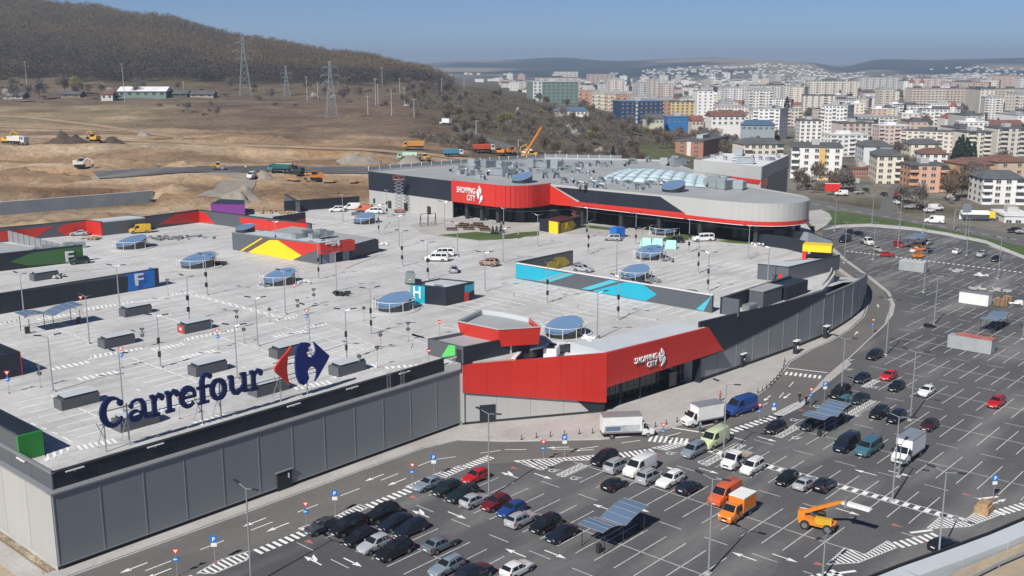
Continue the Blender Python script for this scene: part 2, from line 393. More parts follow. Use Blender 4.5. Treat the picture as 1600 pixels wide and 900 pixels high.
def strips(pts, dx, gap=.012):
    """cut an outline into upright strips dx wide, with narrow joints"""
    def clip(P, x, keep_right):
        o = []
        for i in range(len(P)):
            a, b = P[i], P[(i + 1) % len(P)]; ia, ib = (a[0] >= x) == keep_right, (b[0] >= x) == keep_right
            if ia: o.append(a)
            if ia != ib: o.append((x, a[1] + (b[1] - a[1]) * (x - a[0]) / (b[0] - a[0])))
        return o
    x0, x1 = min(p[0] for p in pts), max(p[0] for p in pts); n = max(1, round((x1 - x0) / dx)); w = (x1 - x0) / n
    for k in range(n):
        q = clip(clip(pts, x0 + w * k + gap, True), x0 + w * (k + 1) - gap, False)
        if len(q) > 2: yield q
def panelled(pts, dx, y0, y1, M, name, mname, parent):
    for q in strips(pts, dx): wall_shape(q, y0, y1, M).build(name, mname, parent)
# ------------------------------------------------------------------ terrain
T_D = [0, 190, 246, 292, 300, 312, 327, 357, 430, 490, 570, 700, 780, 900, 1100, 1300, 1500, 2200, 3200, 4300, 5500, 6300, 7300, 9000, 14000]
T_U = {  # bearing (pixel column) -> height at each distance of T_D
 -700: [-.3, -.3, 9.2, 12, 12.5, 13, 13.5, 15.5, 19, 20.7, 24, 29, 35, 50, 100, 150, 190, 200, 150, 100, 80, 60, 50, 40, 0],
 -100: [-.3, -.3, 9.2, 12.7, 13, 13.2, 13.8, 15.5, 19, 20.7, 24, 28.5, 34, 48, 86, 122, 146, 150, 110, 80, 60, 50, 50, 30, 0],
 0: [-.3, -.3, 9.2, 9.5, 13, 13.2, 13.8, 15.5, 19, 20.7, 24, 28.5, 33.5, 46, 82, 118, 140, 145, 110, 80, 60, 50, 50, 30, 0],
 150: [-.3, -.3, 9.2, 9.5, 9.6, 12.8, 13.6, 15.5, 19, 20.7, 24, 28, 33, 44, 74, 108, 128, 130, 90, 60, 50, 40, 40, 30, 0],
 250: [-.3, -.3, 9.2, 9.5, 9.6, 9.8, 13.2, 15.4, 19, 20.7, 24, 28, 32.5, 42, 68, 97, 114, 114, 80, 50, 40, 40, 40, 30, 0],
 400: [-.3, -.3, 9.2, 9.3, 9.5, 10.2, 11.8, 14.5, 18, 20.3, 24, 28, 31.5, 37, 56, 74, 82, 80, 50, 30, 30, 36, 40, 30, 0],
 560: [-.3, -.3, 9.0, 9.3, 9.3, 9.4, 10.5, 13.5, 17.5, 20, 23.5, 28, 31.5, 36, 46, 58, 60, 50, 20, 15, 25, 36, 45, 30, 0],
 650: [-.3, -.3, 8.5, 9.2, 9.2, 9.3, 9.6, 12.0, 16.5, 19, 22.5, 28, 32.5, 36.5, 41, 43, 40, 20, 10, 10, 25, 40, 55, 40, 0],
 720: [-0.3, -0.3, 6, 9, 9.1, 9.2, 9.3, 10.5, 15.0, 17.5, 20, 24, 26, 28, 28, 26, 20, 10, 6, 10, 27.5, 57.5, 77.5, 40, 0],
 800: [-0.3, -0.3, 3, 8, 8.5, 9, 9.1, 9.5, 12.5, 15, 17.5, 20, 21.5, 22, 20, 16, 13, 6, 3, 8, 25.0, 65.0, 82.5, 40, 0],
 870: [-0.3, -0.3, 1, 5, 6, 6.5, 7, 8.2, 10.4, 12.2, 14, 15.5, 16, 16, 14, 11, 8, 4, 2, 6, 30.0, 77.5, 95.0, 40, 0],
 960: [-0.3, -0.3, -0.3, 2, 2.6, 3.2, 3.8, 5, 7, 8, 9.2, 10.6, 11, 10.5, 8, 5.5, 4, 2, 0, 6, 25.0, 60.0, 72.5, 45, 0],
 1040: [-0.3, -0.3, -0.3, 0.5, 0.6, 1, 1.4, 2, 3.5, 4.4, 5.2, 6, 6, 5, 3, 2, 1.5, 0.5, 1, 14, 50.0, 70.0, 90.0, 45, 0],
 1110: [-0.3, -0.3, -0.3, -0.3, -0.3, -0.2, 0, 0.4, 1.2, 1.7, 2.2, 2.6, 2.6, 2, 0.8, 0, 0, 0, 3, 26, 60.0, 82.5, 100.0, 45, 0],
 1180: [-0.3, -0.3, -0.3, -0.3, -0.3, -0.3, -0.3, -0.3, 0, 0.3, 0.5, 0.5, 0.5, 0, -0.3, -0.3, -0.3, 0, 6, 34, 77.5, 80.0, 75.0, 40, 0],
 1250: [-.3] * 17 + [0, 4, 24, 67.5, 57.5, 62.5, 40, 0],
 1300: [-.3] * 17 + [0, 1, 4, 10.0, 25.0, 42.5, 40, 0],
 1365: [-.3] * 17 + [0, 1, 6, 40.0, 75.0, 82.5, 45, 0],
 1430: [-.3] * 17 + [0, 1, 12, 32.5, 65.0, 90.0, 45, 0],
 1500: [-.3] * 17 + [0, 2, 20, 55.0, 70.0, 92.5, 45, 0],
 1580: [-.3] * 17 + [1, 4, 18, 42.5, 85.0, 95.0, 45, 0],
 1750: [-.3] * 17 + [2, 8, 30, 62.5, 75.0, 80.0, 45, 0],
 2600: [-.3] * 17 + [2, 8, 30, 62.5, 75.0, 75.0, 45, 0]}
# strips graded flat on the slope: (bearing, distance) stations, width
GRADED = [([(150, 350), (270, 362), (345, 368), (430, 372), (580, 374), (640, 378)], 15), ([(345, 362), (372, 345), (360, 330), (335, 320)], 12), ([(700, 560), (760, 500), (830, 452), (905, 420), (980, 396), (1050, 380)], 9),
          ([(-60, 470), (150, 455), (330, 440), (600, 428), (760, 420)], 7), ([(-60, 590), (60, 560), (160, 520), (240, 480), (300, 460)], 6), ([(-60, 520), (100, 505), (220, 492)], 5), ([(-60, 700), (150, 690), (330, 690), (470, 680)], 4)]
def _stations(pts, k=8):
    P = [(u0 + (u1 - u0) * i / k, y0 + (y1 - y0) * i / k) for (u0, y0), (u1, y1) in zip(pts, pts[1:]) for i in range(k)] + [pts[-1]]
    return [((u - 800) / FPX * y, y) for u, y in P]
_GP = np.array([(x, y, w) for pts, w in GRADED for x, y in _stations(pts)])
_TU = sorted(T_U)
def _ss(t): return t * t * (3 - 2 * t)
def terrain_z(x, y, rough=True):
    if y < 1: return -.3
    u = 800 + FPX * x / y; u = max(_TU[0], min(_TU[-1] - .01, u)); d = min(y, 13999)
    k = 0
    while T_D[k + 1] <= d: k += 1
    td = (d - T_D[k]) / (T_D[k + 1] - T_D[k]); i = 0
    while _TU[i + 1] <= u: i += 1
    tu = _ss((u - _TU[i]) / (_TU[i + 1] - _TU[i]))
    A, B = T_U[_TU[i]], T_U[_TU[i + 1]]
    z = (A[k] * (1 - tu) + B[k] * tu) * (1 - td) + (A[k + 1] * (1 - tu) + B[k + 1] * tu) * td
    if u < 243 and 246 < y < 357:                     # cut in front of the retaining wall, fill behind it
        yw = 286 + (u + 70) * .12 + 9; z = 9.4 if y < yw else 12.9 + 2.6 * (y - yw) / (357 - yw)
    if rough:
        if y > (310 if u > 243 else 330) and u < 1100:
            w = min(1, (y - 310) / 60) * min(1, (1100 - u) / 200)
            if y < 720:
                g = np.min(np.hypot(_GP[:, 0] - x, (_GP[:, 1] - y) * 1.0) - _GP[:, 2] * .8); w *= max(.0, min(1, g / 14))
            if y < 520: z += bank(x, y, u)[0] * w
            z += w * (noise.fractal((x * .02, y * .03, 0), 1.0, 2.0, 4) * 1.9 + abs(noise.noise((x * .05, y * .09, 8))) * 1.5)
        if y > 900 and u < 720: z += noise.fractal((x * .006, y * .006, 3), 1, 2, 4) * 5 * min(1, (y - 900) / 300)
        if y > 3600: z += noise.fractal((x * .0011, y * .0011, 5), 1.0, 2.0, 5) * 7 * min(1, (y - 3600) / 2000)
    return z
BANKS = [(-80, 255, 352, 3.4, 12, (.40, .21, .09)), (-80, 130, 338, 2.4, 9, (.33, .20, .11)), (-80, 330, 398, 2.0, 14, (.20, .125, .075)), (330, 620, 404, 2.2, 10, (.30, .18, .09)), (-80, 480, 446, 1.6, 16, (.24, .15, .09)), (240, 420, 340, 1.8, 8, (.40, .28, .16)), (440, 700, 352, 1.6, 6, (.19, .12, .075))]
def bank(x, y, u):
    """cut terraces of the earthworks: height change and soil colour"""
    dz, col, w = 0.0, None, 0.0
    for u0, u1, y0, h, wob, c in BANKS:
        e = max(0, min(1, (u - u0) / 40, (u1 - u) / 40))
        if e <= 0 or abs(y - y0) > 60: continue
        t = y - y0 - wob * noise.noise((x * .018, y0, 0)) * 1.6 - 3 * noise.noise((x * .09, y0, 4)); dz += e * h * (max(0, min(1, t / 5)) - max(0, min(1, (t + 27) / 60)))
        k = e * max(0, 1 - abs(t - 2.5) / 7)
        if k > w: w, col = k, c
    return dz, col, w
def soil(x, y):
    u = 800 + FPX * x / max(y, 1); n = noise.fractal((x * .012, y * .012, 9), 1, 2, 4); n2 = noise.fractal((x * .03, y * .05, 2), 1, 2, 3)
    def mx(a, b, t): t = max(0, min(1, t)); return tuple(p * (1 - t) + q * t for p, q in zip(a, b))
    st = noise.fractal((x * .006, y * .045, 4), 1, 2, 4)                # wheel tracks and graded bands run along the slope
    tan, brown, field, veg, city = (.39, .28, .178), (.19, .12, .072), (.148, .105, .08), (.125, .10, .072), (.22, .20, .17)
    if y < 190: return (.36, .30, .22) if x < 0 else (.25, .23, .2)
    if u < 1120 and y < 3500:
        lim = 470 - max(0, (u - 300)) * .08                 # bare soil of the building site, ploughed field beyond
        c = mx(tan, brown, n * 1.0 + .25 + st * 1.3); c = mx(c, (.44, .35, .25), max(0, -st - .05) * 1.5)
        c = mx(c, mx(field, (.20, .155, .10), n2 * .8 + .3 + st * .4), (y + n * 70 + st * 50 - lim) / 50)
        if 310 < y < 520:
            b_ = bank(x, y, u)
            if b_[1]: c = mx(c, b_[1], b_[2] * 1.1 * (.7 + n2))
        if u < 340: c = mx(c, mx((.33, .26, .17), (.20, .16, .095), st + .3), min(1, max(0, (y - 490) / 60)) * max(0, min(1, (690 - y) / 60)) * max(0, min(1, (340 - u) / 120)))
        if u > 600: c = mx(c, mx((.135, .115, .066), (.11, .10, .05), n2 + .4), max(0, min(1, (u - 620 - n * 60) / 120)) * max(0, min(1, (y - 520) / 70)))
        if y > 640: c = mx(c, (.145, .115, .08), min(.8, (y - 640) / 90))
        if y > 820 and u < 720: c = mx(c, mx((.09, .07, .05), (.10, .085, .05), n + .4), (y - 820) / 80)
        if u > 740: c = mx(c, mx(veg, (.10, .105, .05), n2 + .2), (y - 400) / 50)
        if u > 980: c = mx(c, (.115, .135, .055), .7 * max(0, 1 - abs(u - 1030) / 100) * (1 if 430 < y < 640 else 0))
        return c
    if y > 3300:
        k = noise.fractal((x * .0012, y * .0009, 1), 1, 2, 4)
        far = mx((.014, .024, .026), (.30, .24, .16), k * 2.6 + .25)
        return mx(city, far, (y - 3300) / 700)
    return mx(city, (.12, .11, .07), n + .2)
def make_terrain():
    ds = [1.0]
    while ds[-1] < 13900:
        d = ds[-1]; ds.append(d + (22 if d < 180 else 7 if d < 315 else 3.2 if d < 470 else 7 if d < 620 else 11 if d < 900 else 24 if d < 1600 else 70 if d < 3500 else 110 if d < 8000 else 900))
    us = [-700 + 14 * i for i in range(0, 180)]
    rows = []
    verts = []; cols = []
    for d in ds:
        for u in us:
            x = (u - 800) / FPX * d; verts.append((x, d, terrain_z(x, d))); cols.append(soil(x, d))
    nu = len(us); faces = [(k * nu + i, k * nu + i + 1, (k + 1) * nu + i + 1, (k + 1) * nu + i) for k in range(len(ds) - 1) for i in range(nu - 1)]
    # coarse skirt all round so that the sheet runs on beside and behind
    o = len(verts); sk = [(-16000, -4000), (16000, -4000), (16000, 1), (-16000, 1)]
    for p in sk: verts.append((p[0], p[1], -.35)); cols.append((.25, .22, .17))
    faces.append((o, o + 1, o + 2, o + 3))
    e = 13900
    for sgn, u in ((-1, us[0]), (1, us[-1])):
        a = len(verts); xs = (u - 800) / FPX
        col_i = 0 if sgn < 0 else nu - 1
        for k, d in enumerate(ds):
            verts.append((sgn * 16000, d, verts[k * nu + col_i][2])); cols.append((.16, .13, .09))
        for k in range(len(ds) - 1):
            q = (k * nu + col_i, (k + 1) * nu + col_i, a + k + 1, a + k)
            faces.append(q if sgn < 0 else q[::-1])
    me = bpy.data.meshes.new('ground'); me.from_pydata(verts, [], faces)
    ca = me.color_attributes.new('soil', 'FLOAT_COLOR', 'POINT')
    ca.data.foreach_set('color', [c for t in cols for c in (t[0], t[1], t[2], 1.0)])
    me.polygons.foreach_set('use_smooth', [True] * len(me.polygons)); me.materials.append(MATS['terrain']); me.update()
    return struct(link('ground', me))
make_terrain()

def sheet(name, pts, z, mname, parent=None, lip=0.0):
    """a flat sheet (world points); lip > 0 gives it a real edge going down"""
    mb = MB()
    if lip: mb.prism([(p[0], p[1]) for p in pts], z - lip, z)
    else:
        n = len(pts); a = sum(pts[i][0] * pts[(i + 1) % n][1] - pts[(i + 1) % n][0] * pts[i][1] for i in range(n))
        if a < 0: pts = pts[::-1]
        mb.poly([(p[0], p[1], z) for p in pts])
    o = mb.build(name, mname, parent)
    return struct(o) if parent is None else o
def abp(L): return [S(a, b) for a, b in L]

# car park asphalt
LOT = [(-60, 10.5), (0, 10.5), (50, 10.8), (54.8, 15), (60, 19.5), (66.9, 23.4), (76.6, 27.8), (95, 31.5), (107, 31.6), (119, 28.8), (128, 27.5), (146, 24.5),
       (160, 22), (179, 15.8), (191, 9.5), (205, -1), (225, -17), (250, -33), (278, -47), (290, -38), (292.5, -24), (279, -1), (258, 22), (225, 52), (170, 100),
       (110, 130), (79, 72.5), (57.5, 65.9), (20, 56), (-60, 50)]
lot = sheet('car_park_asphalt', abp(LOT), 0.0, 'asphalt', lip=.5)
ROAD_IN = [(-60, 2.2), (0, 2.2), (50, 2.9), (55.5, 4.2), (60, 10.1), (68.9, 19.0), (75, 22.8), (88, 25.6), (101, 26), (105, 25.4), (112, 23.8), (117.5, 22.4), (122.5, 20.9),
           (134, 20.0), (142, 20.0), (152, 19.0), (164, 16.6), (180, 11.0), (190, 5.6), (199, -.5), (212, -11), (240, -33), (276, -62)]
ROAD_OUT = [(-60, 11.0), (0, 11.0), (49, 11.3), (54.3, 15.4), (60, 20), (66.9, 23.8), (76.6, 28.2), (95, 31.9), (107, 32.0), (119, 29.2), (128, 27.9), (137, 26.6), (146, 24.9),
            (160, 22.4), (179, 16.2), (191, 9.9), (205, -.6), (225, -16.6), (250, -32.6), (279, -58)]
road = sheet('service_road', abp(ROAD_IN + ROAD_OUT[::-1]), 0.005, 'road_asphalt')
# pavement strip along the long wall and the paved forecourt of the entrance, both one kerb above the road
sheet('pavement', abp([(-60, -.2), (59.7, -.2), (59.9, .4)] + [(59.5, 9.9), (55.2, 4.0), (50, 2.6), (0, 1.9), (-60, 1.9)]), .13, 'paver', lip=.5)
sheet('forecourt_paving', abp([(60.1, .4), (78.6, 11.8), (100.6, 14.2), (117, 15.6), (122.3, 16.0), (142, 16.6), (147, 16.6), (159.8, 15.2), (168.8, 13.4), (180, 9.2), (189, 5.2), (199, -1.6), (212, -12.5),
       (212, -11.3), (199, -.8), (190, 5.3), (180, 10.7), (164, 16.3), (152, 18.7), (142, 19.7), (134, 19.7), (122.5, 20.6), (117.5, 22.1), (112, 23.5), (105, 25.1), (101, 25.7), (88, 25.3), (75, 22.5), (68.9, 18.7), (60.2, 10.1)]), .13, 'paver', lip=.5)
def strip(pts, w0, w1):
    """points offset to both sides of an (a, b) polyline"""
    L_, R_ = [], []
    for i, p in enumerate(pts):
        a = pts[max(i - 1, 0)]; b = pts[min(i + 1, len(pts) - 1)]; d = Vector((b[0] - a[0], b[1] - a[1])).normalized(); n = Vector((-d.y, d.x))
        L_.append((p[0] + n.x * w0, p[1] + n.y * w0)); R_.append((p[0] + n.x * w1, p[1] + n.y * w1))
    return L_ + R_[::-1]
def kerb(name, pts, w=.18, h=.14, z=0.0, mname='kerbstone', parent=None):
    P = abp(strip(pts, -w / 2, w / 2)); n = len(pts); mb = MB()
    for i in range(n - 1):
        q = [P[i], P[i + 1], P[2 * n - 2 - i], P[2 * n - 1 - i]]; mb.prism([(p.x, p.y) for p in q], z - .3, z + h)
    o = mb.build(name, mname, parent)
    return o if parent else struct(o)
kerb('kerb', ROAD_IN[:-1], .2, .15)
# raised islands between road and bays
for nm, pts in (('traffic_island', [(107.0, 32.2), (117.2, 31.2), (128.5, 29.6), (131, 27.6), (128, 28.0), (119, 29.4), (107, 32.0)]),
                ('traffic_island', [(131.5, 27.9), (146, 25.3), (160, 22.9), (170, 20.4), (179, 17.2), (185.5, 13.9), (184, 13.6), (179, 16.3), (160, 22.5), (146, 25.0), (131.5, 27.6)]),
                ('traffic_island', [(187, 13.2), (191, 11.2), (205, .8), (225, -15), (238, -24), (236, -24.8), (225, -16.3), (205, -.4), (191, 10.2), (187, 12.5)])):
    sheet(nm, abp(pts), .14, 'paver', lip=.5)
kerb('kerb', [(49.5, 63.9), (57.5, 65.9), (64.7, 68.3), (78.8, 72.5), (100, 79), (130, 92)], .3, .16)

# ------------------------------------------------------------------ painted markings (each sheet 4 mm above the asphalt)
def mark(name, quads, z, mname='marking', parent=lot):
    mb = MB()
    for q in quads:
        pts = [S(a, b, z) for a, b in q]
        n = len(pts); ar = sum(pts[i].x * pts[(i + 1) % n].y - pts[(i + 1) % n].x * pts[i].y for i in range(n))
        mb.poly(pts if ar > 0 else pts[::-1])
    return mb.build(name, mname, parent)
def seg(a0, b0, a1, b1, w=.12):
    d = Vector((a1 - a0, b1 - b0)).normalized() * (w / 2); n = (-d.y, d.x)
    return [(a0 + n[0], b0 + n[1]), (a1 + n[0], b1 + n[1]), (a1 - n[0], b1 - n[1]), (a0 - n[0], b0 - n[1])]
def inlot(a, b, P=LOT, m=0.0):
    c = False; n = len(P); j = n - 1
    for i in range(n):
        if (P[i][1] > b) != (P[j][1] > b) and a < (P[j][0] - P[i][0]) * (b - P[i][1]) / (P[j][1] - P[i][1]) + P[i][0]: c = not c
        j = i
    return c
W = .115
ROWS = [(28.5, 12.2, 36, 22.4), (44.2, 14.8, 53.0, 40.5), (59.8, 21.3, 59.4, 31.4), (75.7, 31.4, 64.3, 31.4), (91.3, 34.2, 80, 31.4), (107.0, 36.0, 94, 31.4), (122.3, 34.5, 100, 31.4),
        (137.6, 31.5, 90, 31.4), (152.2, 28.5, 90, 31.4), (167.0, 25.0, 80, 31.4), (182.9, 19.0, 70, 31.4), (198.5, 8.5, 60, 31.4), (214, -5, 56, 31.4), (229.5, -14.0, 46, 31.4), (244.5, -26, 34, 31.4), (260, -36, 20, 31.4), (275, -43, 2, 31.4)]
for a0, b0, b1, off in ROWS:
    q = []; k = math.ceil((b0 - off) / 2.56)
    b = off + 2.56 * k
    while b <= b1 + .01:
        for lo, hi in ((-5, 0), (0, 5)):
            if inlot(a0 + lo, b) and inlot(a0 + hi, b): q.append(seg(a0 + lo, b, a0 + hi, b, W))
        b += 2.56
    if a0 > 76 or a0 < 74: q.append(seg(a0, b0, a0, b1, W))
    mark('bay_marking', q, .004, 'marking_worn')
    q = []
    for lane in ((a0 - 7.9),):            # dashed lane line in each aisle
        b = b0 + 1
        while b < b1:
            if inlot(lane, b) and inlot(lane, b + 3): q.append(seg(lane, b, lane, min(b + 3, b1), W))
            b += 6
    mark('lane_marking', q, .004, 'marking_worn')
for a0, b0, b1 in ((75.7, 31.4, 66.6), (237, -20, 40)):      # walkway ladders between back-to-back rows
    q = []; b = b0
    while b < b1: q.append([(a0 - .55, b), (a0 + .55, b), (a0 + .55, b + .62), (a0 - .55, b + .62)]); b += 1.28
    q += [seg(a0 - .7, b0, a0 - .7, b1, W), seg(a0 + .7, b0, a0 + .7, b1, W)] if a0 < 100 else []
    mark('walkway_marking', q, .009)
def hatch(name, poly_, step=.8, w=.4, ang=0.0, z=.009, border=True, parent=lot, mname='marking'):
    """stripes clipped to a polygon in (a, b)"""
    import math as _m
    c, s_ = _m.cos(ang), _m.sin(ang); P = [(p[0] * c + p[1] * s_, -p[0] * s_ + p[1] * c) for p in poly_]; q = []
    lo, hi = min(p[0] for p in P), max(p[0] for p in P); x = lo + step / 2
    while x < hi:
        ys = []
        for i in range(len(P)):
            p, r_ = P[i], P[(i + 1) % len(P)]
            if (p[0] > x) != (r_[0] > x): ys.append(p[1] + (r_[1] - p[1]) * (x - p[0]) / (r_[0] - p[0]))
        ys.sort()
        for y0, y1 in zip(ys[::2], ys[1::2]): q.append([(X * c - Y * s_, X * s_ + Y * c) for X, Y in ((x - w / 2, y0), (x + w / 2, y0), (x + w / 2, y1), (x - w / 2, y1))])
        x += step
    if border:
        for i in range(len(poly_)): q.append(seg(*poly_[i], *poly_[(i + 1) % len(poly_)], w=.14))
    return mark(name, q, z, mname, parent)
def crossing(a0, b0, a1, b1, width, n, parent=road, z=.010):
    """zebra bars laid along the line (a0,b0)-(a1,b1)"""
    d = Vector((a1 - a0, b1 - b0)); L_ = d.length; d /= L_; nn = Vector((-d.y, d.x)); q = []
    for i in range(n):
        t = L_ * (i + .1) / n; t2 = t + L_ / n * .52
        q.append([(a0 + d.x * t, b0 + d.y * t), (a0 + d.x * t2, b0 + d.y * t2), (a0 + d.x * t2 + nn.x * width, b0 + d.y * t2 + nn.y * width), (a0 + d.x * t + nn.x * width, b0 + d.y * t + nn.y * width)])
    mark('zebra_crossing', q, z, 'marking', parent)
def arrow(a, b, head, l=3.2, parent=road, mname='marking', turn=0):
    """lane arrow pointing along +a turned by head"""
    c, s_ = math.cos(head), math.sin(head)
    def T(P): return [(a + x * c - y * s_, b + x * s_ + y * c) for x, y in P]
    q = [T([(-l / 2, -.09), (l / 2 - 1.1, -.09), (l / 2 - 1.1, .09), (-l / 2, .09)]), T([(l / 2 - 1.2, -.36), (l / 2, 0), (l / 2 - 1.2, .36)])]
    if turn: q.append(T([(-l / 2 + .8, 0), (l / 2 - 1.6, .55 * turn), (l / 2 - .4, .95 * turn), (l / 2 - 1.0, .2 * turn)]))
    mark('lane_arrow', q, .011, mname, parent)
# strip of crossings and hatched islands between road and bays
for a0, a1 in ((2, 9), (16.2, 22.7), (32.1, 39.0), (48.9, 54.0)): crossing(a0, 11.1, a1, 11.1, 1.5, 8)
for poly_ in ([(-14, 11.1), (-14, 12.6), (2, 12.6), (1, 11.1)], [(9.3, 11.2), (10.5, 12.6), (14.5, 12.6), (16, 11.1), (12.8, 10.4)], [(22.9, 10.4), (23, 12.2), (28, 12.4), (32, 12.0), (31.9, 10.5), (27, 11.1)], [(39.2, 10.7), (39.3, 12.4), (44, 12.4), (48.7, 12.2), (48.7, 10.9), (44, 10.5)]):
    hatch('hatched_island', poly_, .62, .3)
hatch('hatched_island', [(54.8, 15.1), (54.7, 20.0), (59.3, 20.1), (64.6, 25.4), (66.0, 23.6), (60, 19.4)], .62, .3, R(12))
for p in ((66.4, 23.8, 70.9, 26.4),): crossing(*p, 1.9, 7)
hatch('hatched_island', [(71.0, 26.2), (76.6, 28.3), (76.0, 29.4), (71.6, 28.2)], .6, .3)
hatch('hatched_island', [(95.2, 32.0), (101, 32.0), (106.5, 32.4), (101, 33.6), (95.2, 33.4)], .6, .3)
crossing(83.5, 30.2, 94.6, 32.0, 1.5, 10)
crossing(116.8, 22.9, 118.8, 28.9, 1.9, 8)                    # across the road by the bollards
mark('stop_line', [seg(119.0, 22.0, 121.0, 28.6, .3)], .010, 'marking', road)
crossing(75.2, 23.2, 77.6, 28.4, 2.6, 8)
mark('stop_line', [seg(79.6, 22.9, 81.2, 28.9, .35)], .010, 'marking', road)
hatch('hatched_island', [(54.9, 59.5), (59.9, 59.3), (59.9, 61.6), (64.7, 62.1), (63.8, 63.5), (57.5, 61.8)], .55, .26, R(20))
hatch('hatched_island', [(70.7, 64.2), (75.0, 64.2), (75.9, 66.7), (79.8, 66.9), (81.4, 69.6), (74.5, 67.6)], .55, .26, R(20))
crossing(48.6, 58.2, 54.6, 60.6, 1.5, 7, lot); crossing(64.6, 62.6, 70.4, 65.2, 1.5, 7, lot); crossing(80.8, 68.2, 87.5, 70.8, 1.5, 8, lot); crossing(38, 55, 45.5, 57.6, 1.4, 7, lot)
for a_, b_ in ((53.2, 62.2), (68.4, 64.6), (83.2, 67.2)): mark('stop_line', [seg(a_, b_ - 1.4, a_ + 2.4, b_ + .2, .4)], .010)
# lane arrows and dashes on the road
for a_, b_, h_ in ((20.5, 5.3, math.pi), (21.5, 8.4, math.pi), (38.5, 5.6, math.pi), (39.5, 8.8, math.pi), (5.5, 5.2, math.pi), (6.5, 8.3, math.pi), (62.5, 16.4, R(222)), (64, 19.6, R(222)), (101.5, 27.6, R(170)), (104.6, 29.4, R(172)), (150, 21.0, R(-12)), (176, 14.6, R(-24)), (84, 67.9, R(17))):
    arrow(a_, b_, h_)
cl = [(-20, 6.6), (48, 6.9), (57, 11.5), (64, 19.0), (76, 25.2), (90, 28.6), (103, 28.9), (116, 25.8)]
q = []
for (a0, b0), (a1, b1) in zip(cl, cl[1:]):
    L_ = math.hypot(a1 - a0, b1 - b0); t = 0
    while t + 3 < L_ + 1.5:
        e = min(t + 3, L_); q.append(seg(a0 + (a1 - a0) * t / L_, b0 + (b1 - b0) * t / L_, a0 + (a1 - a0) * e / L_, b0 + (b1 - b0) * e / L_, .14)); t += 6.5
mark('lane_marking', q, .010, 'marking', road)
for a_ in (20.4, 36.2, 52, 67.8, 83.5):                        # arrows in the aisles, red triangle at their mouths
    for b_, h_ in ((18.0, R(-90)), (21.5, R(90)), (33.0, R(-90)), (36.5, R(90)), (52.0, R(-90)), (55.5, R(90))):
        if inlot(a_, b_) : arrow(a_ + (1.3 if h_ > 0 else -1.3), b_, h_, 3.0, lot, turn=(1 if h_ < 0 and b_ < 20 else 0))
for a_, b_ in ((21.6, 14.2), (37.6, 14.0), (52.8, 17.0), (69.6, 28.3), (99.5, 34.6), (54.4, 59.0), (69.2, 61.4), (83.6, 64.4)):
    mark('red_give_way_marking', [[(a_ - .35, b_ - .6), (a_ + .4, b_ - .6), (a_ + .05, b_ + .7)]], .010, 'marking_red')
def wheelchair(a, b):
    q = [seg(a - .5, b, a + .35, b + .1, .12), seg(a + .35, b + .1, a + .5, b + .45, .12), seg(a - .1, b, a - .1, b + .4, .12)]
    n = 10
    for i in range(n):
        t, t2 = 2 * math.pi * i / n, 2 * math.pi * (i + 1) / n
        q.append([(a - .3 + .55 * math.cos(t), b - .25 + .55 * math.sin(t)), (a - .3 + .55 * math.cos(t2), b - .25 + .55 * math.sin(t2)), (a - .3 + .42 * math.cos(t2), b - .25 + .42 * math.sin(t2)), (a - .3 + .42 * math.cos(t), b - .25 + .42 * math.sin(t))])
    mark('wheelchair_symbol', q, .010)
for px, py in ((868, 735), (902, 747), (1051, 708), (1101, 722), (1340, 649), (1247, 684), (1280, 635), (1369, 605), (1244, 656), (1328, 577), (1330, 562)):
    a_, b_ = ab(at(px, py)); wheelchair(a_, b_)
for (x0, y0), (x1, y1) in (((875, 744), (912, 725)), ((1112, 730), (1149, 691)), ((1320, 650), (1367, 626)), ((1350, 605), (1371, 594)), ((1215, 683), (1247, 666))):
    a0, b0 = ab(at(x0, y0)); a1, b1 = ab(at(x1, y1)); n = max(4, int(abs(a1 - a0) / .9)); q = []
    bm_ = (b0 + b1) / 2
    for i in range(n):
        t = a0 + (a1 - a0) * i / n; t2 = t + (a1 - a0) / n
        q += [seg(t, bm_ - .5, t2, bm_ + .5, .12), seg(t, bm_ + .5, t2, bm_ - .5, .12), seg(t, bm_ - .5, t, bm_ + .5, .1)]
    q += [seg(a0, bm_ - .5, a1, bm_ - .5, .14), seg(a0, bm_ + .5, a1, bm_ + .5, .14)]
    mark('boarding_zone_marking', q, .010)

# far green verge and the main road behind the lot
def zoff(pts, dz=.12): return [(p.x, p.y, p.z + dz) for p in pts]
vg = [at(*p) for p in ((1262, 330), (1300, 330), (1360, 338), (1440, 352), (1520, 368), (1605, 388), (1720, 420), (1720, 432), (1605, 398), (1500, 372), (1455, 358), (1400, 350), (1330, 348), (1292, 350))]
sheet('grass_verge', vg, .10, 'lawn', lip=.4)
rd = [at(*p) for p in ((1200, 300), (1270, 311), (1330, 321), (1450, 344), (1530, 357), (1605, 370), (1720, 397), (1720, 417), (1605, 386), (1520, 366), (1440, 350), (1360, 336), (1300, 328), (1262, 328), (1190, 312))]
mainroad = sheet('main_road', rd, .06, 'road_asphalt', lip=.3)
pv = [at(*p) for p in ((1283, 328), (1296, 334), (1300, 342), (1292, 352), (1275, 362), (1262, 345), (1262, 330))]
sheet('corner_pavement', pv, .16, 'paver', lip=.4)
kb = [at(*p) for p in ((1285, 360), (1310, 352), (1360, 350), (1430, 356), (1480, 364), (1540, 376), (1605, 402), (1720, 440), (1720, 447), (1605, 407), (1540, 381), (1480, 368), (1430, 360), (1360, 354), (1310, 356))]
sheet('perimeter_path', kb, .14, 'kerbstone', lip=.4)
mark('lane_marking', [seg(*ab(at(1270 + 22 * i, 318.5 + 3.9 * i)), *ab(at(1280 + 22 * i, 320.3 + 3.9 * i)), .25) for i in range(15)], .066, 'marking', mainroad)
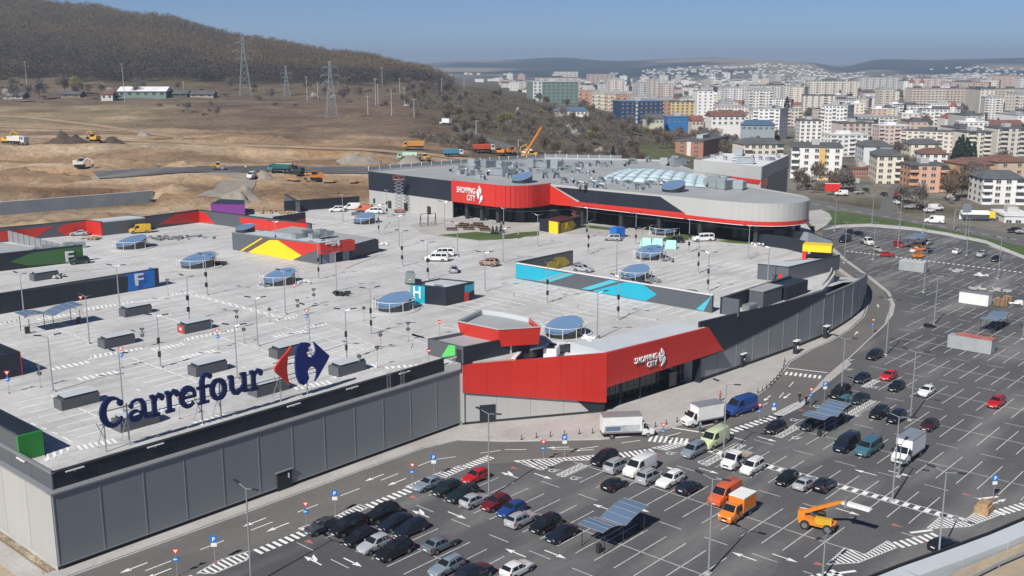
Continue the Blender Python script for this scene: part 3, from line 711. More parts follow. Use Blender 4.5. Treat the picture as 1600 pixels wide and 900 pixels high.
sd = [at(*p) for p in ((1372, 330), (1388, 296), (1402, 282), (1420, 284), (1413, 300), (1402, 320), (1412, 338))]
sheet('side_street', sd, .064, 'road_asphalt', lip=.3)
# sand yard left of the long building and the ramp seen in the lower right corner
sheet('yard', abp([(-1, 0), (-1, -60), (-40, -60), (-40, 2)]), -.05, 'yard_sand', lip=.3)
sheet('yard_path', abp([(-1.2, -1.5), (-1.2, -60), (-3.4, -60), (-3.4, 1.6), (-2.0, 1.6)]), .02, 'paver', lip=.3)
# ------------------------------------------------------------------ the roof-top parking deck
DECK = [(.5, -.9), (57.2, -.9), (60.4, .4), (66.6, 4.2), (70.5, 2.2), (79.0, 4.4), (84, 8.3), (100.2, 10.4), (101.2, 14.6), (122.3, 16.2), (142.4, 17.0), (145, 16.4), (157, 12.6), (165, 9.0), (174, 4.8), (190, -5), (206, -16),
        (225, -28), (262, -45), (285, -85), (262, -138), (205, -139), (165, -145), (163, -146.5), (140.8, -153), (139.6, -165), (131, -176), (122, -169), (112, -152.6), (95.5, -148.8), (83, -151.5), (81.5, -157), (61.5, -161.3), (35, -168), (.5, -175)]
deck = MB().prism([(p.x, p.y) for p in abp(DECK)], -.5, DZ, 1, 0).build('parking_deck', ['deck_concrete', 'concrete'])
struct(deck)

# ------------------------------------------------------------------ long hypermarket block
hyper = thing('hypermarket_building', 'long hypermarket block with grey panelled side wall under the blue rooftop lettering', 'building')
M = wall_frame(S(0, 0), S(60, 0))
pm = MB().box(.06, 4.94, -.16, .0, .62, 8.52).mesh('panel', 'cladding_grey')
for i in range(12):
    o = link('panel', pm, hyper); o.matrix_world = M @ Matrix.Translation((5.0 * i, 0, 0))
MB(M).box(0, 60, .0, .6, 0, 8.6).build('wall_core', 'cladding_dark', hyper)
MB(M).box(-.1, 60, -.06, -.01, .12, .62).build('plinth', 'plinth', hyper)
MB(M).box(-.22, 60.0, -.30, 1.0, 8.53, 8.72).build('ledge', 'mullion_grey', hyper)
mm = MB().box(-.055, .055, -.2, -.02, .62, 8.52).mesh('mullion', 'mullion_grey')
for i in range(13):
    o = link('mullion', mm, hyper); o.matrix_world = M @ Matrix.Translation((5.0 * i, 0, 0))
MB(M).box(-.2, 60, -.24, -.17, .58, .70).build('bottom_trim', 'mullion_grey', hyper)
pp = MB().box(.02, 4.73, .72, .9, 8.72, 10.5).mesh('parapet_panel', 'cladding_dark')
for i in range(12):
    o = link('parapet_panel', pp, hyper); o.matrix_world = M @ Matrix.Translation((.5 + 4.75 * i, 0, 0))
MB(M).box(.5, 57.6, .62, 1.1, 10.5, 10.62).build('coping', 'steel_dark', hyper)
# left end wall: pale panels below, slate parapet above
M2 = wall_frame(S(0, -60), S(0, 0))
pm2 = MB().box(.03, 5.97, -.14, 0, .5, 8.5).mesh('panel', 'cladding_cream')
for i in range(10):
    o = link('panel', pm2, hyper); o.matrix_world = M2 @ Matrix.Translation((6.0 * i, 0, 0))
MB(M2).box(0, 60, .0, .5, 0, 8.52).build('wall_core', 'cladding_dark', hyper)
MB(M2).box(0, 59.9, -.10, -.01, 0, .5).build('plinth', 'concrete', hyper)
MB(M2).box(0, 60.2, -.22, .9, 8.52, 8.70).build('ledge', 'mullion_grey', hyper)
ps = MB().box(.02, 4.9, .42, .6, 8.70, 10.5).mesh('parapet_panel', 'cladding_slate')
for i in range(12):
    o = link('parapet_panel', ps, hyper); o.matrix_world = M2 @ Matrix.Translation((.2 + 4.93 * i, 0, 0))
MB(M2).box(0, 59.4, .36, .78, 10.5, 10.62).build('coping', 'mullion_grey', hyper)
wl_ = MB().box(-1.0, 1.0, .44, .6, 10.28, 10.40).box(-.03, .03, .5, .72, 10.1, 10.3).mesh('wall_light', 'white_trim')
for px, py in ((113, 731), (240, 693), (458, 634), (550, 607), (632, 584), (707, 563)):
    o = link('wall_light', wl_, hyper); o.matrix_world = M @ Matrix.Translation((on_plane(px, py, S(0, 0), S(60, 0))[0] + .5, 0, 0))
o = link('wall_light', wl_, hyper); o.matrix_world = M2 @ Matrix.Translation((52.5, -.28, 0))
dr = MB(M).box(27.4, 29.6, -.34, -.17, .1, 2.5).build('door', 'plinth', hyper)
MB(M).box(27.2, 29.8, -.42, -.17, 2.5, 2.62).build('door_hood', 'mullion_grey', dr)
MB(M).box(29.0, 29.2, -.38, -.34, 1.5, 2.1).build('door_sign', 'sign_white', dr)
ld = MB(M)
for x in (46.4, 48.9):
    for dx in (0, .55): ld.tube((x + dx, .45, 8.72), (x + dx, .45, 11.2), .03)
    for k in range(6): ld.tube((x, .45, 9.0 + k * .4), (x + .55, .45, 9.0 + k * .4), .025)
ld.build('roof_ladder', 'galvanised', hyper)

# ------------------------------------------------------------------ the blue rooftop lettering
SB = -4.4; P0, P1 = S(0, SB), S(60, SB); MS = wall_frame(P0, P1)
sign = thing('rooftop_sign', 'large blue Carrefour lettering with red and blue emblem on steel frame above long wall', 'sign')
def stroke(mb, pts, w, y0=-.32, y1=.0):
    """thick polyline with mitred joints, w = width(s)"""
    n = len(pts); w = w if isinstance(w, list) else [w] * n; L_, R_ = [], []
    for i, p in enumerate(pts):
        a = Vector(pts[max(i - 1, 0)]); b = Vector(pts[min(i + 1, n - 1)]); d = (b - a).normalized(); nn = Vector((-d.y, d.x)) * (w[i] / 2)
        L_.append((p[0] + nn.x, p[1] + nn.y)); R_.append((p[0] - nn.x, p[1] - nn.y))
    return wall_shape(L_ + R_[::-1], y0, y1, None, mb)
def arc(cx, cz, rx, rz, t0, t1, n=18): return [(cx + rx * math.cos(R(t0 + (t1 - t0) * i / n)), cz + rz * math.sin(R(t0 + (t1 - t0) * i / n))) for i in range(n + 1)]
def ball(mb, x, z, r): return wall_shape(arc(x, z, r, r, 0, 342, 19), -.325, .005, None, mb)
def l_C(mb):
    stroke(mb, arc(1.25, 1.05, 1.15, 1.28, 42, 318, 26), [.24 + .5 * math.sin(math.pi * i / 26) ** 2 for i in range(27)]); ball(mb, 2.1, 1.75, .32); ball(mb, 2.12, .3, .16)
def l_a(mb):
    stroke(mb, [(.3, 1.25), (.45, 1.48), (.8, 1.58), (1.2, 1.46), (1.36, 1.15), (1.38, .5), (1.46, .16), (1.85, .1)], [.18, .2, .2, .34, .42, .44, .36, .18])
    stroke(mb, arc(.66, .44, .46, .32, 60, 400, 20), [.2 + .16 * math.sin(math.pi * i / 20) for i in range(21)]); ball(mb, .32, 1.2, .18)
def l_r(mb):
    stroke(mb, [(.55, .08), (.55, 1.5)], .52); stroke(mb, [(.05, .1), (1.15, .1)], .24); stroke(mb, [(.1, 1.5), (.6, 1.5)], .24)
    stroke(mb, [(.62, .95), (.85, 1.35), (1.2, 1.52), (1.45, 1.4)], [.2, .28, .32, .34]); ball(mb, 1.5, 1.3, .27)
def l_e(mb):
    stroke(mb, arc(1, .8, .8, .76, -2, 318, 24), [.26 + .36 * math.sin(math.pi * min(1, i / 24 * 1.1)) for i in range(25)]); stroke(mb, [(.25, .82), (1.9, .82)], .22)
def l_f(mb):
    stroke(mb, [(.6, .05), (.6, 1.9), (.75, 2.35), (1.1, 2.55), (1.4, 2.45)], [.52, .52, .46, .34, .28]); ball(mb, 1.45, 2.3, .25); stroke(mb, [(.05, 1.45), (1.4, 1.45)], .26); stroke(mb, [(.1, .1), (1.25, .1)], .22)
def l_o(mb): stroke(mb, arc(1, .8, .8, .72, 90, 450, 28), [.28 + .34 * abs(math.cos(R(90 + 360 * i / 28))) for i in range(29)])
def l_u(mb):
    stroke(mb, [(.5, 1.55), (.5, .6), (.7, .22), (1.1, .12), (1.6, .35), (1.85, .7)], [.52, .52, .46, .4, .34, .24])
    stroke(mb, [(1.95, 1.6), (1.95, .05)], .52); stroke(mb, [(.1, 1.52), (.6, 1.52)], .22); stroke(mb, [(1.5, 1.52), (2.0, 1.52)], .22); stroke(mb, [(1.9, .1), (2.4, .1)], .22)
for nm, fn, x0, x1, z0, z1 in (('letter_c', l_C, 7.8, 10.6, 12.35, 15.95), ('letter_a', l_a, 11.1, 13.75, 12.3, 15.0), ('letter_r', l_r, 13.8, 15.6, 12.3, 15.05), ('letter_r', l_r, 15.7, 17.5, 12.3, 15.05), ('letter_e', l_e, 17.5, 19.75, 12.22, 15.0),
                               ('letter_f', l_f, 19.9, 22.0, 12.25, 16.1), ('letter_o', l_o, 21.6, 23.95, 12.2, 14.95), ('letter_u', l_u, 24.15, 27.0, 12.2, 14.9), ('letter_r', l_r, 27.2, 29.15, 12.2, 14.95)):
    mb = MB(); fn(mb); xs = [v[0] for v in mb.v]; zs = [v[2] for v in mb.v]; fx_, fz_ = (x1 - x0) / (max(xs) - min(xs)), (z1 - z0) / (max(zs) - min(zs)); mx_, mz_ = min(xs), min(zs)
    mb.v = [tuple(MS @ Vector((x0 + (x - mx_) * fx_, y, z0 + (z - mz_) * fz_))) for x, y, z in mb.v]; mb.build(nm, 'carrefour_blue', sign)
c4 = lambda x, y: on_plane(400 + x / 4, 450 + y / 4, P0, P1)
wall_shape([c4(*p) for p in ((212, 362), (188, 400), (150, 440), (110, 500), (112, 522), (150, 556), (188, 590), (205, 606), (192, 560), (186, 500), (192, 430))], -.3, .0, MS).build('red_arrow', 'carrefour_red', sign)
wall_shape([c4(*p) for p in ((275, 340), (318, 338), (335, 352), (318, 372), (308, 400), (318, 425), (345, 432), (362, 412), (368, 385), (360, 355), (352, 332), (395, 370), (452, 422), (440, 450), (400, 520), (380, 555), (362, 580),
            (372, 545), (374, 515), (362, 495), (338, 488), (318, 505), (316, 530), (325, 560), (310, 590), (290, 606), (265, 595), (248, 555), (240, 500), (240, 440), (248, 380))], -.3, .0, MS).build('blue_arrow', 'carrefour_blue_bright', sign)
fr = MB(MS)
for z in (12.9, 14.3): fr.tube((7.8, .15, z), (38.6, .15, z - .0), .06)
fr.tube((38.6, .15, 12.3), (38.6, .15, 15.2), .06); fr.tube((31.5, .15, 12.3), (38.6, .15, 12.3), .05); fr.tube((31.5, .15, 15.0), (38.6, .15, 15.0), .05)
fr.build('frame', 'steel_grey', sign)
for x in (8.4, 11.2, 20.6, 23.2, 32.0, 36.2):
    MB(MS).tube((x, .25, DZ), (x, .25, 14.6), .09).tube((x, .25, 11.0), (x - .9, .2, 13.2), .05).tube((x, 2.2, DZ), (x, .25, 13.2), .05).build('post', 'galvanised', sign)

# ------------------------------------------------------------------ helper for painted walls
def pxwall(name, label, cat, pa, pb, h, base, shapes=(), thick=.5, z=DZ, cap='steel_dark', h2=None, group=None, parent=None, panels=0):
    """upright wall between two ground pixels; shapes = (material, pixel outline, proud) laid on its outer face; outer face on the right of pa->pb"""
    A_ = at(*pa, z) if len(pa) == 2 else Vector(pa); B_ = at(*pb, z) if len(pb) == 2 else Vector(pb)
    L_ = (B_ - A_).length; M_ = wall_frame(A_, B_); h2 = h if h2 is None else h2
    t = parent or thing(name, label, cat, group=group)
    if panels:
        n = max(1, round(L_ / panels))
        for i in range(n):
            f0, f1 = i / n, (i + 1) / n
            wall_shape([(L_ * f0 + .015, z), (L_ * f1 - .015, z), (L_ * f1 - .015, z + h + (h2 - h) * f1), (L_ * f0 + .015, z + h + (h2 - h) * f0)], -.05, thick, M_).build('panel', base, t)
    else:
        wall_shape([(0, z), (L_, z), (L_, z + h2), (0, z + h)], -.05, thick, M_).build('wall', base, t)
    wall_shape([(-.05, z + h), (L_ + .05, z + h2), (L_ + .05, z + h2 + .12), (-.05, z + h + .12)], -.08, thick + .08, M_).build('coping', cap, t)
    for k, (mn, pts, *pr) in enumerate(shapes):
        q = [on_plane(*p, A_, B_) for p in pts]
        q = [(min(max(x, .02), L_ - .02), min(max(zz, z + .02), z + max(h, h2) - .01)) for x, zz in q]
        wall_shape(q, -.08 - .012 * k, -.02, M_).build('painted_shape', mn, t)
    return t, A_, B_, M_
def wall_letter(t, ch, A_, B_, M_, px0, px1, mname='sign_white', depth=.08, y=-.2, width=1.0):
    """a letter between two pixels: px0 = foot left, px1 = head right"""
    x0, z0 = on_plane(*px0, A_, B_); x1, z1 = on_plane(*px1, A_, B_)
    me = text_mesh('letter_' + ch.lower(), ch, 1.0, depth, mname, bold=.02)
    xs = [v.co.x for v in me.vertices]; zs = [v.co.z for v in me.vertices]
    me.transform(Matrix.Translation((-min(xs), 0, -min(zs)))); me.transform(Matrix.Diagonal(((x1 - x0) / (max(xs) - min(xs)), 1, (z1 - z0) / (max(zs) - min(zs)), 1)))
    o = link('letter_' + ch.lower(), me, t); o.matrix_world = M_ @ Matrix.Translation((x0, y, z0)); return o
def city_sign(t, A_, B_, M_, pxl, pxr, y=-.2):
    """two-line wordmark and leaping-flame emblem between the pixels pxl (foot left) and pxr (head right)"""
    x0, z0 = on_plane(*pxl, A_, B_); x1, z1 = on_plane(*pxr, A_, B_); Wd, Ht = x1 - x0, z1 - z0
    for body, fx0, fx1, fz0, fz1 in (('SHOPPING', 0, .72, .50, .82), ('CITY', .40, .72, .12, .44)):
        me = text_mesh('lettering', body, 1.0, .16, 'sign_white', bold=.008)
        xs = [v.co.x for v in me.vertices]; zs = [v.co.z for v in me.vertices]
        me.transform(Matrix.Translation((-min(xs), 0, -min(zs)))); me.transform(Matrix.Diagonal((Wd * (fx1 - fx0) / (max(xs) - min(xs)), 1, Ht * (fz1 - fz0) / (max(zs) - min(zs)), 1)))
        o = link('lettering', me, t); o.matrix_world = M_ @ Matrix.Translation((x0 + Wd * fx0, y, z0 + Ht * fz0))
    for pts in (((.86, 1.0), (.94, .78), (.95, .62), (.88, .48), (.90, .62), (.84, .78)), ((.80, .80), (.86, .60), (.87, .40), (.83, .24), (.79, .42), (.77, .62)), ((.97, .52), (1.0, .34), (.95, .16), (.86, .0), (.89, .2), (.90, .36))):
        wall_shape([(x0 + Wd * p[0], z0 + Ht * p[1]) for p in pts], y - .08, y + .08, M_).build('flame_emblem', 'sign_white', t)

# ------------------------------------------------------------------ red entrance block of the hypermarket
ent = thing('entrance_building', 'red faceted shopping city entrance block with glazed recess at the forecourt', 'building')
E1, E2, E3 = S(60.1, .3), S(78.5, 12.4), S(102.0, 15.6)
MA = wall_frame(E1, E2); LA = (E2 - E1).length; MBm = wall_frame(E2, E3); LB = (E3 - E2).length
panelled([(0, 5.22), (LA - 1.0, 1.9), (LA + .25, 1.75), (LA + .25, 9.55), (0, 9.4)], 3.6, -.45, .0, MA, 'red_fascia', 'red_panel', ent)
for i in range(4):
    wall_shape([(.02 + i * 5.2, .5), (min(5.18 + i * 5.2, LA - 2.2), .5), (min(5.18 + i * 5.2, LA - 2.2), 5.1), (.02 + i * 5.2, 5.1)], -.02, .25, MA).build('panel', 'cladding_light', ent)
wall_shape([(LA - 4.6, 2.6), (LA - 2.4, .5), (LA + .1, .5), (LA + .1, 2.2)], -.06, .2, MA).build('dark_panel', 'cladding_dark', ent)
MB(MA).box(0, LA, .0, .3, .1, .5).build('plinth', 'steel_dark', ent)
MB(MA).box(2.6, 5.0, -.10, -.03, .5, 2.9).build('door', 'cladding_dark', ent)
MB(MA).box(0, .25, -.3, .3, .5, 9.3).build('corner_trim', 'cladding_light', ent)
# red upper band of the right-hand face, its lower edge rising to the pointed tip
q = [(-.2, 4.1)] + [on_plane(*p, E2, E3) for p in ((1085, 560), (1127, 546), (1104, 511))] + [(-.2, 9.55)]
panelled(q, 3.6, -.45, .0, MBm, 'red_fascia', 'red_panel', ent)
n = 7
Lg = LB * .95
wall_shape([(0, .15), (Lg, .15), (Lg, 5.0), (0, 4.3)], 2.9, 3.0, MBm).build('glazing', 'glass_facade', ent)
for i in range(17): MB(MBm).box(i * Lg / 16 - .04, i * Lg / 16 + .04, 2.8, 2.92, .15, 4.9).build('glazing_bar', 'mullion_grey', ent)
for z in (1.6, 3.2): MB(MBm).box(0, Lg, 2.82, 2.91, z - .04, z + .04).build('glazing_transom', 'mullion_grey', ent)
wall_shape([(-.2, 4.2), (Lg, 5.0), (Lg, 5.25), (-.2, 4.45)], .0, 3.0, MBm).build('soffit', 'cladding_dark', ent)
for x in (4.5, 9.0): MB(MBm).tube((x, .9, .13), (x, .9, 4.5), .16, n=8).build('column', 'steel_dark', ent)
MB(MBm).box(16.6, 18.4, 1.4, 2.8, .13, 2.7).build('revolving_door', 'glass_dark', ent)
MB(MBm).box(-.3, 0.0, .0, 3.0, .13, 4.2).build('recess_wall', 'plinth', ent); MB(MBm).box(Lg, Lg + .4, .0, 3.0, .13, 5).build('recess_wall', 'cladding_dark', ent)
city_sign(ent, E2, E3, MBm, (987, 582), (1036, 541), -.62)
# pale sloping roof behind the red fascia
MB().prism([(p.x, p.y) for p in (S(78.7, 12.2), E3, S(101.0, 10.0), S(84, 7.9), S(79.2, 5.2))], 5.3, [9.5, 9.5, 9.72, 9.85, 9.8]).build('sloping_roof', 'roof_pale', ent)
MB().prism([(p.x, p.y) for p in (S(60.6, .8), S(78.3, 12.2), S(79.2, 5.4), S(79, 4.5), S(70.5, 2.4), S(66.6, 4.1))], 5.3, 8.0).build('lower_roof', 'roof_white', ent)
for (a0, b0), (a1, b1) in (((70.5, 2.25), (79.0, 4.45)), ((79.0, 4.45), (83.8, 8.2)), ((66.6, 4.3), (70.5, 2.25))):
    p, r_ = S(a0, b0), S(a1, b1); M_ = wall_frame(p, r_); L_ = (r_ - p).length; MB(M_).box(0, L_, -.06, .0, 8.0, 9.5).build('terrace_glazing', 'glass_dark', ent); MB(M_).box(0, L_, -.5, .1, 9.5, 9.72).build('terrace_edge', 'white_trim', ent)
# dark curved flank running on to the ramp
CURV = [(101.0, 15.0, 9.5), (112, 15.9, 9.2), (122.3, 16.6, 8.75), (132, 17.2, 8.5), (142.5, 17.4, 8.25), (147.7, 17.0, 8.2), (153.5, 16.4, 8.0), (159.8, 15.6, 7.75), (164.5, 14.7, 7.5), (168.8, 13.7, 7.2), (173, 12.4, 6.8), (178, 10.6, 6.2), (183.5, 8.6, 5.2), (190, 5.6, 3.8), (196, 2.3, 2.6), (202, -1.8, 1.6)]
flank = thing('curved_flank_wall', 'long curved grey panelled wall with dark upper band beside the service road', 'wall')
for (a0, b0, z0), (a1, b1, z1) in zip(CURV, CURV[1:]):
    n = max(1, round((a1 - a0) / 5.2))
    for i in range(n):
        f0, f1 = i / n, (i + 1) / n
        p, r_ = S(a0 + (a1 - a0) * f0, b0 + (b1 - b0) * f0), S(a0 + (a1 - a0) * f1, b0 + (b1 - b0) * f1); M_ = wall_frame(p, r_); L_ = (r_ - p).length
        za, zb = z0 + (z1 - z0) * f0, z0 + (z1 - z0) * f1
        wall_shape([(.0, .62), (L_ - .05, .62), (L_ - .05, zb), (.0, za)], .0, .35, M_).build('panel', 'cladding_grey', flank)
        MB(M_).box(-.05, L_, -.08, .25, .1, .62).build('plinth', 'plinth', flank)
        MB(M_).box(-.05, .06, -.06, .02, .6, za - .02).build('mullion', 'mullion_grey', flank)
        wall_shape([(-.05, za), (L_, zb), (L_, zb + .1), (-.05, za + .1)], -.06, .42, M_).build('coping', 'steel_grey', flank)
        # dark band: full height near the entrance, tapering to nothing at the ramp
        aa = a0 + (a1 - a0) * f0
        if aa < 142:
            lo = lambda a_: 3.9 + max(0, (a_ - 104)) * .112 if a_ > 104 else 3.9
            e0, e1 = min(lo(aa), za - .05), min(lo(aa + (a1 - a0) / n), zb - .05)
            wall_shape([(.0, e0), (L_, e1), (L_, zb + 1.0), (.0, za + 1.0)], -.10, -.01, M_).build('dark_band', 'cladding_dark', flank)
            wall_shape([(.0, za), (L_, zb), (L_, zb + 1.0), (.0, za + 1.0)], -.005, .3, M_).build('parapet_panel', 'cladding_dark', flank)
for px, py in ((1159, 574), (1243, 553), (1290, 529)):
    A_ = at(px, py); a_, b_ = ab(A_)
    d_ = MB(site_m(a_, b_, 0, R(4 if a_ < 135 else -3))).box(-.6, .6, -.35, .3, .12, 2.4)
    o = d_.build('service_door', 'plinth', flank); MB(site_m(a_, b_, 0, 0)).box(-.8, .8, -.6, .3, 2.5, 2.62).build('door_hood', 'white_trim', o)
    MB(site_m(a_, b_, 0, R(4 if a_ < 135 else -3))).box(.05, .3, -.40, -.35, 1.3, 1.7).build('door_sign', 'sign_white', o)
# descending ramp inside the curved wall
rp = []
inn = [(145, 15.6), (150, 14.3), (157, 12.0), (165, 8.6), (174, 4.4), (182, -.4), (190, -5), (198, -10.5)]
out = [(147, 16.7), (153.5, 16.0), (159.8, 15.2), (168.8, 13.3), (178, 10.2), (183.5, 8.2), (190, 5.2), (199, .2)]
zz = [9.4, 9.0, 8.0, 6.6, 5.2, 3.8, 2.2, .4]
mb = MB()
for i in range(7):
    mb.poly([S(*out[i], zz[i]), S(*out[i + 1], zz[i + 1]), S(*inn[i + 1], zz[i + 1]), S(*inn[i], zz[i])])
struct(mb.build('ramp', 'deck_concrete'))
rw = thing('ramp_wall', 'curved bare concrete wall along the inner side of the ramp', 'wall'); tops = [9.8, 10.1, 10.4, 10.5, 10.5, 10.5, 10.4, 10.2]
for i in range(7):
    p, r_ = S(*inn[i]), S(*inn[i + 1]); M_ = wall_frame(p, r_); L_ = (r_ - p).length
    wall_shape([(0, 0), (L_, 0), (L_, tops[i + 1]), (0, tops[i])], .0, .3, M_).build('panel', 'concrete', rw)
# block with bright green panel at the corner, and the red hexagonal tower
gb = thing('stair_block', 'slate roof block with bright green panel beside the red tower', 'building')
Q_ = [S(59.9, -6.5), S(60.0, .75), S(68.5, 2.3), S(68.3, -5.0)]
MB().prism([(p.x, p.y) for p in Q_], DZ - 1.5, 11.55).build('core', 'cladding_dark', gb)
for i in range(4):
    p, r_ = Q_[i], Q_[(i + 1) % 4]; L_ = (r_ - p).length; wall_shape([(-.03, 9.2 if i == 1 else DZ), (L_ + .03, 9.2 if i == 1 else DZ), (L_ + .03, 12.05), (-.03, 12.05)], -.07, .3, wall_frame(p, r_)).build('parapet_panel', 'cladding_dark' if i == 1 else 'cladding_slate', gb)
c_ = sum(Q_, Vector()) / 4; MB().prism([((p.x - c_.x) * .9 + c_.x, (p.y - c_.y) * .9 + c_.y) for p in Q_], 11.55, 11.65).build('roof', 'roof_membrane', gb)
MG = wall_frame(Q_[0], Q_[1]); Lg2 = (Q_[1] - Q_[0]).length
wall_shape([on_plane(*p, Q_[0], Q_[1]) for p in ((690, 558), (702, 538.5), (712, 540), (712, 555))], -.12, -.07, MG).build('green_panel', 'paint_bright_green', gb)
MB(MG).box(Lg2 - 1.3, Lg2 - .3, -.1, -.07, DZ, 11.6).build('door', 'plinth', gb)
MB(wall_frame(Q_[1], Q_[2])).box((Q_[2] - Q_[1]).length - .1, (Q_[2] - Q_[1]).length + .12, -.12, .3, 9.2, 12.1).build('edge_trim', 'white_trim', gb)
tw = thing('hexagonal_tower', 'red hexagonal box with grey flat roof rising behind the entrance', 'building')
TPw = [S(*ab(at(*p, 13.7))) for p in ((714, 502), (779, 515), (845, 511), (828, 497), (789, 489), (752, 484))]
ctr = sum(TPw, Vector()) / 6; BPw = [ctr + (p - ctr) * .95 for p in TPw]
for i in range(6):
    p, r_, pb_, rb_ = TPw[i], TPw[(i + 1) % 6], BPw[i], BPw[(i + 1) % 6]; n_ = (ctr - (p + r_) / 2).normalized() * .25
    zb = 11.6 if i == 0 else 11.0; f_ = [Vector((pb_.x, pb_.y, zb)), Vector((rb_.x, rb_.y, zb)), Vector((r_.x, r_.y, 13.7)), Vector((p.x, p.y, 13.7))]
    MB().add(f_ + [q + n_ for q in f_], [(0, 1, 2, 3), (7, 6, 5, 4), (0, 4, 5, 1), (1, 5, 6, 2), (2, 6, 7, 3), (3, 7, 4, 0)]).build('side', 'red_panel' if i in (0, 1, 2) else 'roof_pale', tw)
    MB().tube((p.x, p.y, 13.74), (r_.x, r_.y, 13.74), .12, n=4).build('rim', 'cladding_light', tw)
MB().prism([((p.x - ctr.x) * .9 + ctr.x, (p.y - ctr.y) * .9 + ctr.y) for p in TPw], 11.0, 13.1).build('roof', 'roof_membrane', tw)
MB().prism([((p.x - ctr.x) * .72 + ctr.x, (p.y - ctr.y) * .72 + ctr.y) for p in TPw], 7.9, 11.2).build('core', 'cladding_dark', tw)
# condenser on the entrance roof, and the plant pit wall
ac = thing('condenser_unit', 'white rooftop condenser with two dark fans behind the red entrance front', 'air conditioner', S(*ab(at(862, 558, 8.0)), 8.0), ANG + R(30))
MB().box(-1.7, 1.7, -1.0, 1.0, .15, 1.75).build('casing', 'white_trim', ac)
for x in (-.8, .8): MB().tube((x, 0, 1.75), (x, 0, 1.86), .62, n=14).build('fan', 'black', ac)
MB().box(-1.72, -1.2, -1.01, -1.03, .5, 1.5).build('grille', 'steel_grey', ac); MB().box(-1.5, 1.5, -.9, .9, 0, .15).build('base', 'steel_dark', ac)

# ------------------------------------------------------------------ walls and kiosks standing on the deck
pxwall('ramp_enclosure_wall', 'long turquoise and slate painted wall across the parking deck', 'wall', (806, 435), (1112, 489), 3.1, 'cladding_slate',
       (('turquoise', ((806, 412), (880, 426), (843, 439), (806, 434))), ('turquoise_pale', ((880, 426), (899, 428), (858, 441), (838, 438.5))), ('cladding_grey', ((881, 426.5), (888, 427), (849, 440.2), (843, 439.4))),
        ('turquoise_pale', ((953, 437.5), (967, 439.5), (922, 453), (908, 451))), ('turquoise', ((978, 440.5), (1006, 445), (1027, 460), (1010, 470), (925, 455))),
        ('turquoise_pale', ((1138, 464), (1158, 468), (1100, 486), (1088, 483)))), .5, cap='white_trim')
t, A_, B_, M_ = pxwall('screen_wall', 'dark wall with ochre painted A joining the turquoise wall', 'wall', (808, 434), (895, 414.5), 3.1, 'cladding_slate',
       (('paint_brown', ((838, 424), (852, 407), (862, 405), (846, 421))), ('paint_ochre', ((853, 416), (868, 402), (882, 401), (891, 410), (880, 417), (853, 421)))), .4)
wall_letter(t, 'A', A_, B_, M_, (869, 416), (876, 406), 'paint_ochre')
rb = thing('roof_plant_block', 'dark plant enclosure with grey box on top along the deck edge', 'building')
MB(site_m(0, 0)).box(111.5, 137, -13.0, -12.6, DZ, 12.4).build('wall', 'cladding_dark', rb)
MB(site_m(0, 0)).box(111.5, 112.0, -16.2, -13.0, DZ, 12.6).build('wall', 'cladding_slate', rb)
MB(site_m(0, 0)).box(128.5, 137, -16.4, -13.0, DZ, 12.2).build('wall', 'cladding_dark', rb)
o = MB(site_m(0, 0)).box(120.5, 127.5, -16.0, -13.2, DZ, 12.5).build('plant_box', 'cladding_slate', rb); MB(site_m(0, 0)).box(120.4, 127.6, -16.1, -13.1, 12.5, 12.6).build('lid', 'roof_membrane', o)
MB(site_m(0, 0)).box(111.4, 137.1, -13.1, -12.5, 12.4, 12.5).build('coping', 'steel_dark', rb)
MB(site_m(0, 0)).box(116, 119, -15.8, -14.4, DZ, 10.7).build('duct', 'galvanised', rb)
# H kiosk
hk = thing('stairwell_kiosk', 'dark and turquoise stairwell kiosk with large white letter H', 'kiosk')
H0, H1, H2 = at(642, 472, DZ), at(697, 478, DZ), at(741, 468, DZ); H3 = H0 + (H2 - H1)
MB().prism([(p.x, p.y) for p in (H0, H1, H2, H3)], DZ, 12.0).build('core', 'cladding_dark', hk)
_, A_, B_, M_ = pxwall('', '', '', tuple(H0), tuple(H1), 3.25, 'cladding_dark', (('turquoise', ((642, 445), (664, 445), (664, 474.5), (642, 472))),), .3, parent=hk)
wall_letter(hk, 'H', A_, B_, M_, (647, 465), (658, 448))
_, A_, B_, M_ = pxwall('', '', '', tuple(H1), tuple(H2), 3.25, 'cladding_dark', (('turquoise', ((726, 446), (741, 443), (741, 456), (726, 459))), ('sign_red', ((725.5, 457), (732, 455), (732, 470), (725.5, 471))), ('plinth', ((733, 457), (740, 453), (740, 466), (733, 468)))), .3, parent=hk)
pxwall('', '', '', tuple(H2), tuple(H3), 3.25, 'roof_pale', (), .3, parent=hk); pxwall('', '', '', tuple(H3), tuple(H0), 3.25, 'roof_pale', (), .3, parent=hk)
hu = (H0 + H2) / 2
for k in range(4): MB().box(hu.x - 1.5 + k * .9, hu.x - .8 + k * .9, hu.y - .5, hu.y + .4, 12.0, 12.7).build('roof_unit', 'galvanised', hk)
MB().prism([(p.x, p.y) for p in (H0 * .55 + H3 * .45, H1 * .55 + H2 * .45, H2, H3)], 12.0, 12.75).build('roof', 'roof_pale', hk)
